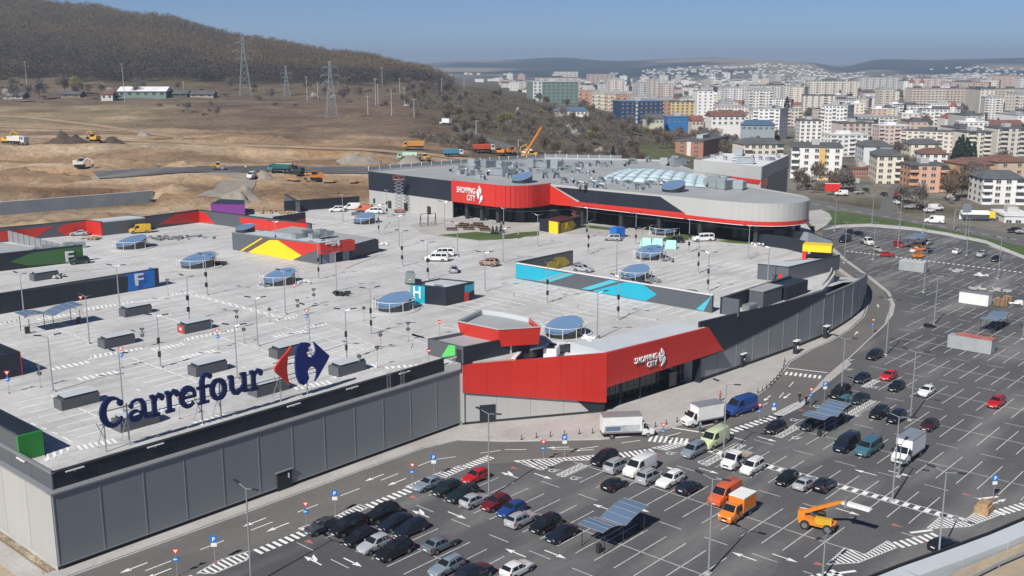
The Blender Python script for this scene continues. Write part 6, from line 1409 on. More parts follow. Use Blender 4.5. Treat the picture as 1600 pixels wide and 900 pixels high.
# the wood on the hill: thousands of crowns, nobody could count them
def mass(name, label, cat, P, m, size, leaf, height, seed):
    """thousands of crowns: P = x, y, z, scale and colour of each"""
    rs = np.random.default_rng(seed); P = np.array(P); T = np.repeat(P, m, 0); N_ = len(T)
    d = rs.normal(size=(N_, 3)); d /= np.linalg.norm(d, axis=1, keepdims=True); d *= (rs.random(N_) ** .45)[:, None]; s_ = T[:, 3:4]
    C = T[:, :3] + d * np.array([size, size, size * 1.05]) * s_; C[:, 2] += height * T[:, 3]
    D = d + rs.normal(0, .7, (N_, 3)); D[:, 2] += .25; V = leaf_tris(rs, C, D, T[:, 3] * rs.uniform(leaf * .6, leaf * 1.4, N_), .2)
    tag(link(name, tri_mesh(name, V, 'forest', T[:, 4:7])), label, cat, kind='stuff')
def wood():
    rs = np.random.default_rng(9); P = []; lo, hi = np.array([.066, .055, .047]), np.array([.142, .104, .054])
    while len(P) < 10500:
        Y = 830 + 800 * rs.random() ** 1.3; px = rs.uniform(-250, 708); x = (px - 800) / FPX * Y
        if Y < 848 + max(0, px - 100) * .06 + noise.fractal((x * .015, Y * .015, 0), 1, 2, 3) * 40 or (px > 600 and Y < 900): continue
        k = max(0, min(1, noise.fractal((x * .006, Y * .006, 2), 1, 2, 4) * .8 + min(1, max(0, (Y - 930) / 220)))); P.append((x, Y, terrain_z(x, Y) - .5, rs.uniform(.6, 1.2), *((lo * (1 - k) + hi * k) * rs.uniform(.95, 1.05))))
    mass('forest', 'bare brown spring wood covering the hill', 'wood', P, 70, 4.4, 1.25, 6.0, 4)
    P = []
    while len(P) < 2600:
        Y = rs.uniform(440, 900); px = rs.uniform(640, 1080); x = (px - 800) / FPX * Y
        if noise.fractal((x * .02, Y * .02, 6), 1, 2, 3) < -.12 + max(0, 720 - px) * .004: continue
        if np.min(np.hypot(_GP[:, 0] - x, _GP[:, 1] - Y)) < 9 or (980 < px and 430 < Y < 600) or any((x - q[0]) ** 2 + (Y - q[1]) ** 2 < (q[2] * .6) ** 2 for q in PLACED): continue
        k = rs.random(); P.append((x, Y, terrain_z(x, Y) - .3, rs.uniform(.5, 1.2), *((np.array([.15, .125, .10]) * k + np.array([.12, .10, .07]) * (1 - k)) * rs.uniform(.85, 1.2))))
    mass('undergrowth', 'brown leafless scrub covering the slope behind the mall', 'scrub', P, 60, 2.0, .8, 1.4, 5)
wood()

# ------------------------------------------------------------------ building site behind the deck
def mound(px, py, wpx, hpx, Y, mname, label, seed):
    p = atd(px, py, Y); w = wpx * Y / FPX / 2; h = hpx * Y / FPX; rs = random.Random(seed); z0 = terrain_z(p.x, p.y); n = 26
    t = []; mb = MB(); N_ = 18; vv = []; ff = []
    for i in range(N_ + 1):
        for j in range(N_ + 1):
            u, v = 2 * i / N_ - 1, 2 * j / N_ - 1; r_ = math.hypot(u, v); b = max(0, 1 - r_ * (1 + .35 * noise.noise((math.atan2(v, u) * .9 + seed, seed, 0)))) ** 1.0; b = b * b * (3 - 2 * b) * 1.05; x, y = u * w * 1.15, v * min(w * .9, 16)
            vv.append((x, y, -.5 + (h + .5) * b * (1 + .8 * noise.fractal((x * .3 + seed, y * .3, 0), 1, 2, 3)) - (2 if r_ > 1 else 0)))
    mb.add(vv, [(i * (N_ + 1) + j, (i + 1) * (N_ + 1) + j, (i + 1) * (N_ + 1) + j + 1, i * (N_ + 1) + j + 1) for i in range(N_) for j in range(N_)])
    o = mb.build('earth_mound', mname, None, 60, (p.x, p.y, z0 - .2), 0); tag(o, label, 'earth mound', 'earth mounds on the building site')
for j, a_ in enumerate(((104, 228, 64, 14, 425, 'dirt_dark', 'big dark earth mound beside the white dump truck'), (172, 228, 50, 11, 425, 'dirt_dark', 'dark earth mound beside the black excavator'), (640, 246, 80, 14, 390, 'dirt_grey', 'grey gravel cone behind the green tank truck'), (556, 252, 76, 9, 395, 'dirt_grey', 'grey gravel heap in the middle of the site'), (376, 322, 70, 17, 318, 'dirt_grey', 'grey sand cone behind the purple block'), (413, 288, 34, 10, 352, 'dirt_grey', 'small sand cone beside the white van'),
        (285, 262, 70, 6, 372, 'dirt_tan', 'tan bank with dark top above the asphalt'), (218, 268, 70, 6, 372, 'dirt_brown', 'orange brown cut bank left of the asphalt'), (225, 206, 28, 7, 470, 'dirt_grey', 'pale rubble heap in the field'), (170, 332, 110, 9, 289, 'dirt_brown', 'rough clod ridge below the retaining wall'), (60, 340, 110, 6, 279, 'dirt_tan', 'low spoil ridge behind the chevron wall'), (345, 288, 80, 5, 350, 'dirt_tan', 'sandy hump between asphalt and deck'), (270, 306, 60, 6, 328, 'dirt_tan', 'sandy shoulder at the end of the retaining wall'), (30, 282, 120, 5, 355, 'dirt_brown', 'brown terrace edge at the left'), (105, 290, 110, 6, 345, 'dirt_brown', 'crumbling brown bank below the white machine'), (800, 250, 60, 8, 400, 'dirt_tan', 'tan spoil heap behind the mall roof'), (280, 213, 26, 6, 460, 'dirt_brown', 'small brown heap on the field edge'), (430, 222, 90, 7, 455, 'dirt_brown', 'long rusty spoil ridge on the field edge'), (620, 224, 60, 6, 450, 'dirt_brown', 'low spoil ridge behind the dump truck'))):
    mound(*a_, j + 1)
def ribbon(name, k, mname, lift=.12):
    """a graded strip lying on the terrain"""
    pts, w = GRADED[k]; C = [Vector((x, y, 0)) for x, y in _stations(pts)]; mb = MB(); vv = []
    for i, c in enumerate(C):
        d = (C[min(i + 1, len(C) - 1)] - C[max(i - 1, 0)]).normalized(); n_ = Vector((-d.y, d.x, 0))
        for s_ in (-.5, -.17, .17, .5):
            q = c + n_ * w * s_ * (1 + .12 * noise.noise((c.x * .1, c.y * .1, s_))); vv.append((q.x, q.y, terrain_z(q.x, q.y) + lift))
    mb.add(vv, [(4 * i + e, 4 * i + e + 1, 4 * i + e + 5, 4 * i + e + 4)[::-1] for i in range(len(C) - 1) for e in range(3)])
    return struct(mb.build(name, mname))
for k_, nm in enumerate(('asphalt', 'dirt_grey', 'road_asphalt', 'dirt_tan', 'dirt_tan', 'dirt_tan', 'dirt_grey')): ribbon(('site_road', 'site_road', 'hill_road', 'dirt_track', 'dirt_track', 'dirt_track', 'farm_lane')[k_], k_, nm, .3 if k_ in (0, 2) else .2)
# farm sheds
def barn(px, py, Y, wpx, hpx, depth, label, colr, roof, rot=0):
    p = atd(px, py, Y); w = wpx * Y / FPX; h = hpx * Y / FPX; z0 = terrain_z(p.x, p.y); t = thing('farm_shed', label, 'shed', (p.x, p.y, z0), rot); t.color = rgba(colr)
    o = MB().box(-w / 2, w / 2, 0, depth, -1.5, h).build('wall', 'wall_plain', t); o.color = rgba(colr)
    MB().add([(-w / 2 - .5, -.8, h), (w / 2 + .5, -.8, h), (w / 2 + .5, depth + .5, h), (-w / 2 - .5, depth + .5, h), (-w / 2 - .5, depth / 2, h + depth * .22), (w / 2 + .5, depth / 2, h + depth * .22)], [(0, 1, 5, 4), (2, 3, 4, 5), (1, 2, 5), (3, 0, 4), (3, 2, 1, 0)]).build('roof', roof, t)
    for i in range(max(2, int(w / 5))): MB().box(-w / 2 + w * (i + .3) / max(2, int(w / 5)), -w / 2 + w * (i + .7) / max(2, int(w / 5)), -.06, .0, h * .45, h * .8).build('window', 'window_glass', t)
barn(222, 151, 715, 74, 10, 14, 'long green barn with white roof below the wood', (.16, .22, .2), 'roof_white'); barn(167, 153, 700, 18, 10, 10, 'white gabled house at the end of the long barn', (.5, .49, .46), 'roof_tile'); barn(110, 151, 710, 30, 6, 10, 'low brown shed left of the white gabled house', (.22, .17, .13), 'roof_dark'); barn(275, 150, 720, 34, 6, 12, 'open dark shed right of the long barn', (.1, .09, .08), 'roof_dark'); barn(315, 150, 720, 36, 5, 10, 'dark roofed shed near the pylon', (.3, .28, .25), 'roof_dark'); barn(20, 150, 705, 30, 6, 10, 'grey shed at the far left', (.3, .28, .25), 'roof_dark')
# electricity pylons and poles
def pylon(px, py, Y, hpx, label, arms=3):
    p = atd(px, py, Y); h = hpx * Y / FPX; t = thing('pylon', label, 'pylon', (p.x, p.y, terrain_z(p.x, p.y) - .3), R(20)); b = h * .10; w2 = h * .018; m = MB()
    lv = 9; prev = None
    for i in range(lv + 1):
        f = i / lv; s_ = b + (w2 - b) * min(1, f * 1.25) if f < .8 else w2; c = [(s_, s_), (-s_, s_), (-s_, -s_), (s_, -s_)]; q = [Vector((x, y, h * f)) for x, y in c]
        if prev:
            for k in range(4): m.tube(prev[k], q[k], .16, n=4); m.tube(prev[k], q[(k + 1) % 4], .09, n=4); m.tube(q[k], prev[(k + 1) % 4], .09, n=4)
        prev = q
    m.build('lattice', 'galvanised', t)
    for i in range(arms):
        z = h * (.62 + .13 * i); l_ = h * (.17 - .03 * abs(i - 1)); a_ = MB()
        for s_ in (-1, 1): a_.tube((0, w2, z), (s_ * l_, 0, z + .2), .13, n=4).tube((0, -w2, z), (s_ * l_, 0, z + .2), .13, n=4).tube((0, 0, z + h * .05), (s_ * l_, 0, z + .2), .1, n=4).tube((s_ * l_, 0, z + .2), (s_ * l_, 0, z - 1.3), .12, n=5)
        a_.build('cross_arm', 'galvanised', t)
pylon(383, 140, 740, 90, 'tall lattice pylon in front of the wooded hill'); pylon(518, 184, 560, 86, 'lattice pylon in the brown field, middle of three'); pylon(448, 143, 740, 48, 'smaller lattice pylon between the two tall ones', 2)
def pole(px, py, Y, hpx, label, arm=True):
    p = atd(px, py, Y); h = hpx * Y / FPX; t = thing('utility_pole', label, 'pole', (p.x, p.y, terrain_z(p.x, p.y) - .2), R(15)); MB().tube((0, 0, 0), (0, 0, h), .24, .15, n=6).build('shaft', 'concrete', t)
    if arm: MB().box(-1.4, 1.4, -.08, .08, h - .6, h - .45).build('cross_bar', 'concrete', t)
for px, py, Y, h, lb in ((42, 132, 760, 44, 'pale utility pole at the far left edge of the wood'), (195, 158, 680, 60, 'utility pole in front of the long barn'), (287, 134, 760, 16, 'short pole behind the dark sheds'), (160, 125, 760, 16, 'short pole left of the budding tree'), (222, 130, 760, 18, 'lamp topped pole behind the barn'), (480, 155, 690, 38, 'pole left of the middle pylon'), (497, 158, 690, 30, 'second pole left of the middle pylon'), (575, 178, 590, 30, 'pole right of the middle pylon'), (587, 161, 660, 42, 'tall pole in the meadow'), (591, 163, 650, 34, 'pole paired with the tall meadow pole'), (612, 180, 580, 42, 'pole at the field corner'), (625, 147, 740, 24, 'pole on the meadow crest'), (632, 160, 660, 26, 'pole below the meadow crest'), (647, 181, 575, 30, 'pole beside the hill road'), (659, 140, 770, 20, 'pole near the end of the wood'), (597, 125, 840, 30, 'cross armed pole before the trees'), (690, 131, 820, 24, 'pole at the tip of the wood'), (744, 202, 520, 22, 'pole beside the hill road bend'), (810, 218, 470, 18, 'pole near the yellow crane'), (875, 236, 440, 22, 'pole by the red car on the hill road'), (725, 118, 1000, 18, 'white mast beyond the hill')):
    pole(px, py, Y, h, lb)
# ------------------------------------------------------------------ vehicles: one master of each kind, copied with its parts
def wheel_meshes(r, w):
    n = 14; ty = MB()
    for a_, b_ in (((-w / 2), (w / 2)),): ty.tube((0, a_, 0), (0, b_, 0), r, n=n)
    return ty.mesh('wheel', 'rubber', 40), MB().tube((0, -w / 2 - .012, 0), (0, w / 2 + .012, 0), r * .62, n=10).mesh('rim', 'rim')
WH = {}
def wheels(t, xs, hw, r, w=.2):
    k = (r, w)
    if k not in WH: WH[k] = wheel_meshes(r, w)
    for x in xs:
        for s_ in (-1, 1):
            o = link('wheel', WH[k][0], t); o.location = (x, s_ * (hw - w / 2 + .02), r); q = link('rim', WH[k][1], o)
def ring(x, zlo, zb, zt, w, wt):
    half = [(w * .86, zlo), (w * .985, zlo + .14), (w, (zlo + zb) / 2 + .05), (w * .975, zb), (wt + .02, zt - (zt - zb) * .12 - .01), (wt * .78, zt), (wt * .35, zt + .015)]
    return [(x, y, z) for y, z in half] + [(x, -y, z) for y, z in half[::-1]]
# stations: x, sill, belt, top, half width, half roof width
CARS = {
 'hatchback': dict(L=4.0, st=[(2.0, .38, .56, .60, .55, .5), (1.93, .24, .66, .70, .72, .62), (1.6, .2, .78, .84, .83, .72), (1.0, .2, .88, .95, .86, .74), (.78, .2, .90, 1.0, .86, .72), (.1, .2, .92, 1.43, .86, .57), (-.6, .2, .95, 1.48, .86, .58), (-1.45, .2, .98, 1.42, .85, .55), (-1.9, .24, .99, 1.05, .82, .66), (-1.98, .36, .86, .90, .74, .6)], ws=(4, 5), rs=(7, 8), sw=((5, 6), (6, 7)), wx=(1.25, -1.25), r=.3),
 'sedan': dict(L=4.45, st=[(2.22, .38, .54, .58, .55, .5), (2.14, .24, .64, .68, .74, .64), (1.75, .2, .76, .82, .85, .74), (1.0, .2, .86, .92, .87, .75), (.75, .2, .88, .97, .87, .72), (.05, .2, .9, 1.38, .87, .57), (-.65, .2, .92, 1.42, .87, .57), (-1.2, .2, .94, 1.34, .86, .55), (-1.7, .2, .95, 1.0, .85, .7), (-2.12, .26, .93, .98, .8, .66), (-2.22, .38, .80, .84, .72, .6)], ws=(4, 5), rs=(7, 8), sw=((5, 6), (6, 7)), wx=(1.38, -1.32), r=.31),
 'estate': dict(L=4.5, st=[(2.25, .38, .56, .60, .55, .5), (2.16, .24, .66, .70, .74, .64), (1.8, .2, .78, .84, .85, .74), (1.05, .2, .88, .95, .87, .75), (.8, .2, .9, 1.0, .87, .72), (.1, .2, .92, 1.42, .87, .58), (-.7, .2, .95, 1.47, .87, .58), (-1.75, .2, .98, 1.44, .86, .56), (-2.12, .24, 1.0, 1.06, .83, .66), (-2.22, .36, .86, .9, .76, .6)], ws=(4, 5), rs=(7, 8), sw=((5, 6), (6, 7)), wx=(1.4, -1.32), r=.31),
 'suv': dict(L=4.4, st=[(2.2, .45, .72, .76, .6, .54), (2.12, .32, .84, .90, .78, .68), (1.75, .28, .96, 1.02, .88, .78), (1.05, .28, 1.04, 1.10, .90, .78), (.85, .28, 1.06, 1.15, .90, .76), (.25, .28, 1.08, 1.62, .90, .62), (-.6, .28, 1.1, 1.68, .90, .63), (-1.7, .28, 1.12, 1.64, .89, .61), (-2.08, .32, 1.12, 1.2, .86, .7), (-2.18, .45, .98, 1.02, .8, .64)], ws=(4, 5), rs=(7, 8), sw=((5, 6), (6, 7)), wx=(1.35, -1.32), r=.35),
 'mpv': dict(L=4.35, st=[(2.17, .4, .66, .70, .58, .52), (2.08, .26, .80, .86, .76, .66), (1.7, .22, .95, 1.02, .86, .76), (1.25, .22, 1.02, 1.12, .88, .74), (.5, .22, 1.05, 1.72, .88, .64), (-.5, .22, 1.08, 1.80, .88, .66), (-1.85, .22, 1.1, 1.76, .87, .66), (-2.1, .26, 1.1, 1.2, .86, .74), (-2.16, .4, .95, 1.0, .82, .7)], ws=(3, 4), rs=(6, 7), sw=((4, 5), (5, 6)), wx=(1.32, -1.3), r=.31),
 'van': dict(L=5.3, st=[(2.65, .45, .80, .86, .66, .6), (2.56, .32, .98, 1.06, .84, .76), (2.2, .3, 1.12, 1.22, .94, .84), (1.75, .3, 1.2, 1.34, .97, .82), (1.05, .3, 1.24, 2.15, .97, .76), (.2, .3, 1.26, 2.28, .97, .78), (-2.5, .3, 1.26, 2.28, .97, .78), (-2.64, .34, 1.26, 2.2, .95, .76)], ws=(3, 4), rs=(6, 7), sw=((4, 5),), wx=(1.75, -1.55), r=.35),
 'minibus': dict(L=5.1, st=[(2.55, .42, .76, .82, .64, .58), (2.46, .3, .92, 1.0, .82, .74), (2.1, .28, 1.06, 1.14, .92, .82), (1.65, .28, 1.12, 1.24, .95, .8), (.95, .28, 1.15, 1.88, .95, .72), (.1, .28, 1.16, 1.96, .95, .74), (-1.2, .28, 1.16, 1.97, .95, .74), (-2.4, .28, 1.16, 1.94, .95, .73), (-2.54, .32, 1.16, 1.86, .93, .72)], ws=(3, 4), rs=(7, 8), sw=((4, 5), (5, 6), (6, 7)), wx=(1.65, -1.5), r=.34),
}
def make_car(kind):
    c = CARS[kind]; st = c['st']; t = thing('car', 'x', 'car'); rings = [ring(*s_) for s_ in st]
    MB().loft(rings[::-1]).build('body', 'paint', t, 32)
    def lerp(p, q, f): return tuple(a + (b - a) * f for a, b in zip(p, q))
    # windscreens: between the belt of the lower station and the roof edge of the upper one
    for nm, (i, j), sg in (('windscreen', c['ws'], 1), ('rear_window', c['rs'], -1)):
        lo, hi = (i, j) if sg > 0 else (j, i)
        pl, ph = rings[lo], rings[hi]; off = Vector((.02 * sg, 0, .022))
        a_, b_ = Vector(pl[5]) * .95 + Vector(pl[4]) * .05, Vector(ph[5])
        a_ = Vector((pl[5][0], pl[4][1] * .93, pl[5][2])); b_ = Vector((ph[5][0], ph[4][1] * .88, ph[5][2]))
        p0, p1 = a_.lerp(b_, .08), a_.lerp(b_, .93); q = [p0 + off, p1 + off, Vector((p1.x, -p1.y, p1.z)) + off, Vector((p0.x, -p0.y, p0.z)) + off]
        if kind == 'van' and nm == 'rear_window': continue
        MB().add(q, [(0, 1, 2, 3) if sg < 0 else (3, 2, 1, 0)]).build(nm, 'car_glass', t)
    for n_, (i, j) in enumerate(c['sw']):
        for s_ in (1, -1):
            B0, B1, T0, T1 = rings[i][3], rings[j][3], rings[i][4], rings[j][4]
            q = [lerp(lerp(B0, B1, .04), lerp(T0, T1, .04), .1), lerp(lerp(B0, B1, .95), lerp(T0, T1, .95), .1), lerp(lerp(B0, B1, .93), lerp(T0, T1, .93), .88), lerp(lerp(B0, B1, .06), lerp(T0, T1, .06), .88)]
            q = [(x, s_ * (y + .014), z + .01) for x, y, z in q]
            MB().add(q, [(0, 1, 2, 3)]).build('side_window', 'car_glass', t)
        if n_ == 0:
            for s_ in (1, -1):       # front quarter glass over the sloping pillar
                i2 = c['ws'][0]; B0, B1, T1 = rings[i2][3], rings[i][3], rings[i][4]; A0 = lerp(B0, B1, .30); q = [A0, lerp(B0, B1, .97), lerp(lerp(B0, B1, .97), T1, .8)]
                q = [(x, s_ * (y + .012), z + .03) for x, y, z in q]; MB().add(q, [(0, 1, 2)]).build('side_window', 'car_glass', t)
    j = c['rs'][1] if kind not in ('van',) else None
    if j and kind not in ('minibus',):
        i = c['rs'][0]
        for s_ in (1, -1):
            B0, B1, T0 = rings[i][3], rings[j][3], rings[i][4]; q = [lerp(B0, B1, .05), lerp(B0, B1, .6), lerp(lerp(B0, B1, .08), T0, .75)]; q = [(x, s_ * (y + .012), z + .03) for x, y, z in q]; MB().add(q, [(0, 1, 2)]).build('side_window', 'car_glass', t)
    f, r_ = st[1], st[-2]; ft, rt = st[2], st[-3]
    for s_ in (-1, 1):
        x0 = f[0] - .06
        MB().box(x0 - .12, x0 + .08, s_ * f[4] * .72 - .17, s_ * f[4] * .72 + .17, f[2] - .13, f[2] + .03).build('headlight', 'lamp_clear', t)
        MB().box(r_[0] - .05, r_[0] + .14, s_ * r_[4] * .9 - .09, s_ * r_[4] * .9 + .09, r_[2] - .32, r_[2] - .02).build('tail_light', 'lamp_red', t)
        MB().box(st[c['ws'][0]][0] - .42, st[c['ws'][0]][0] - .25, s_ * (st[3][4] + .02) - .02, s_ * (st[3][4] + .18), st[3][2] - .02, st[3][2] + .13).build('mirror', 'paint', t)
    MB().box(st[0][0] - .03, st[0][0] + .035, -.26, .26, st[0][1] + .02, st[0][1] + .13).build('number_plate', 'plate', t)
    MB().box(st[-1][0] - .035, st[-1][0] + .03, -.26, .26, st[-1][2] - .22, st[-1][2] - .1).build('number_plate', 'plate', t)
    MB().box(st[0][0] - .12, st[0][0] + .02, -.42, .42, st[0][1] + .0, st[0][1] + .02).box(f[0] - .04, f[0] + .05, -.42, .42, f[1] + .2, f[1] + .3).build('grille', 'black', t)
    wheels(t, c['wx'], st[4][4], c['r'])
    ar = MB().tube((0, -.07, 0), (0, .074, 0), c['r'] + .07, n=16).mesh('wheel_arch', 'black')
    for x in c['wx']:
        for s_ in (-1, 1): o = link('wheel_arch', ar, t); o.location = (x, s_ * (st[4][4] - .07), c['r'])
    if kind in ('estate', 'suv', 'mpv'):
        for s_ in (-1, 1): MB().tube((.1, s_ * .56, st[5][3] + .03), (-1.5, s_ * .56, st[5][3] + .05), .025, n=5).build('roof_rail', 'steel_dark', t)
    return t
def cab(t, x0, w=1.0, h=2.25, crew=False, z0=.45):
    """light truck cab; x0 = front"""
    l_ = 2.7 if crew else 1.75
    R_ = [ring(x0, .5, .95, 1.0, w * .7, w * .62), ring(x0 - .1, .36, 1.1, 1.16, w * .88, w * .78), ring(x0 - .55, .34, 1.25, 1.32, w * .97, w * .84), ring(x0 - .85, .34, 1.3, 1.42, w, w * .84), ring(x0 - 1.45, .34, 1.34, h - .08, w, w * .8), ring(x0 - l_ - .05, .34, 1.36, h, w, w * .82)]
    MB().loft(R_[::-1]).build('cab', 'paint', t, 32)
    a_, b_ = Vector((x0 - .85, w * .84 * .95, 1.42)), Vector((x0 - 1.45, w * .8 * .9, h - .08)); p0, p1 = a_.lerp(b_, .06) + Vector((.03, 0, .02)), a_.lerp(b_, .92) + Vector((.03, 0, .02))
    MB().add([p0, p1, (p1.x, -p1.y, p1.z), (p0.x, -p0.y, p0.z)], [(3, 2, 1, 0)]).build('windscreen', 'car_glass', t)
    xs = [(x0 - 1.35, x0 - l_ + (.1 if not crew else 1.05))] + ([(x0 - l_ + .95, x0 - l_ + .1)] if crew else [])
    for xa, xb in xs:
        for s_ in (-1, 1): MB().add([(xa + .25, s_ * (w + .012), 1.38), (xb, s_ * (w + .012), 1.38), (xb, s_ * (w * .83 + .035), h - .2), (xa, s_ * (w * .83 + .035), h - .22)], [(0, 1, 2, 3)]).build('side_window', 'car_glass', t)
    for s_ in (-1, 1):
        MB().box(x0 - .2, x0 + .0, s_ * w * .66 - .18, s_ * w * .66 + .18, .9, 1.08).build('headlight', 'lamp_clear', t); MB().box(x0 - 1.2, x0 - 1.05, s_ * (w + .02), s_ * (w + .26), 1.4, 1.8).build('mirror', 'black', t)
    MB().box(x0 - .05, x0 + .04, -.4, .4, .72, .9).build('grille', 'black', t); MB().box(x0 - .02, x0 + .05, -.26, .26, .5, .62).build('number_plate', 'plate', t)
    return x0 - l_
def make_boxtruck(L_=6.4, crew=False, boxm='tarp_white', bh=3.1, flat=False, tarp=None, wd=1.05, boxname='cargo_box', topm='galvanised'):
    t = thing('truck', 'x', 'truck'); x0 = L_ / 2; xb = cab(t, x0, 1.0, 2.3, crew) - .1; xe = -L_ / 2
    MB().box(xe, xb, -.5, .5, .5, .75).build('chassis', 'steel_dark', t)
    if flat:
        MB().box(xe, xb, -1.02, 1.02, .82, .92).build('load_bed', 'wood', t)
        for a_, b_, c_, d_ in ((xe, xb, -1.04, -.98), (xe, xb, .98, 1.04), (xe, xe + .06, -.98, .98), (xb - .06, xb, -.98, .98)): MB().box(a_, b_, c_, d_, .8, 1.25).build('side_board', 'galvanised', t)
    else:
        o = MB().box(xe, xb, -wd, wd, .85, bh).build(boxname, boxm, t)
        MB().box(xe - .02, xb + .02, -wd - .015, wd + .015, bh - .1, bh + .03).build('top_rail', topm, o)
        for s_ in (-1, 1): MB().box(xe, xb, s_ * wd - .02 * (s_ < 0) - .005, s_ * wd + .02 * (s_ > 0) + .005, .82, 1.02).build('lower_rail', 'steel_grey', o)
        MB().box(xe - .03, xe - .005, -wd + .1, wd - .1, .95, bh - .15).build('rear_door', boxm, o)
    wheels(t, (x0 - .95, xe + 1.3), 1.0, .36, .24)
    for s_ in (-1, 1): MB().box(xe - .04, xe + .04, s_ * .8 - .14, s_ * .8 + .14, .62, .76).build('tail_light', 'lamp_red', t)
    return t
MASTER = {k: make_car(k) for k in CARS}
MASTER['boxtruck'] = make_boxtruck(); MASTER['flatbed'] = make_boxtruck(5.9, True, flat=True); MASTER['orangetruck'] = make_boxtruck(5.8, True, 'paint_orange', 2.75, topm='tarp_white'); MASTER['printtruck'] = make_boxtruck(7.4, False, 'tarp_white', 3.3)
for s_ in (-1, 1): MB().box(-3.5, 1.5, s_ * 1.07 - .01, s_ * 1.07 + .01, 1.05, 2.0).build('side_print', 'tarp_print', MASTER['printtruck']); MB().box(-3.3, -1.2, s_ * 1.085 - .006, s_ * 1.085 + .006, 1.2, 1.85).build('side_print', 'glass_blue', MASTER['printtruck'])
_mused = set()
LANDMARKS = []
def vehicle(kind, loc, rz, colr, label, cat='car', group=None, name=None, s_=1.0, short=None):
    o = MASTER[kind] if kind not in _mused else copy_tree(MASTER[kind]); _mused.add(kind)
    o.name = name or {'van': 'van', 'minibus': 'minibus', 'boxtruck': 'box_truck', 'flatbed': 'flatbed_truck', 'orangetruck': 'crew_cab_truck', 'printtruck': 'box_truck', 'mpv': 'minivan'}.get(kind, 'car')
    o.location = loc; o.rotation_euler = (0, 0, rz); s_ *= random.uniform(.96, 1.04); o.scale = (s_, s_, s_ * random.uniform(.97, 1.03)); paint_tree(o, rgba(colr)); tag(o, label, cat, group)
    if short: LANDMARKS.append((short, loc[0], loc[1]))
    return o
BLK_, NAV, SIL, WHI, RED_, MAR, GRN, TEA, BLU, GRE = (.010, .011, .013), (.011, .015, .03), (.36, .38, .40), (.72, .72, .71), (.42, .015, .015), (.12, .012, .016), (.012, .024, .024), (.05, .14, .18), (.015, .05, .20), (.13, .15, .17)
STEEL = (.19, .24, .29)
DN, UP = ANG + math.pi, ANG            # nose down-left / up-right
G1 = 'cars parked in the car park'
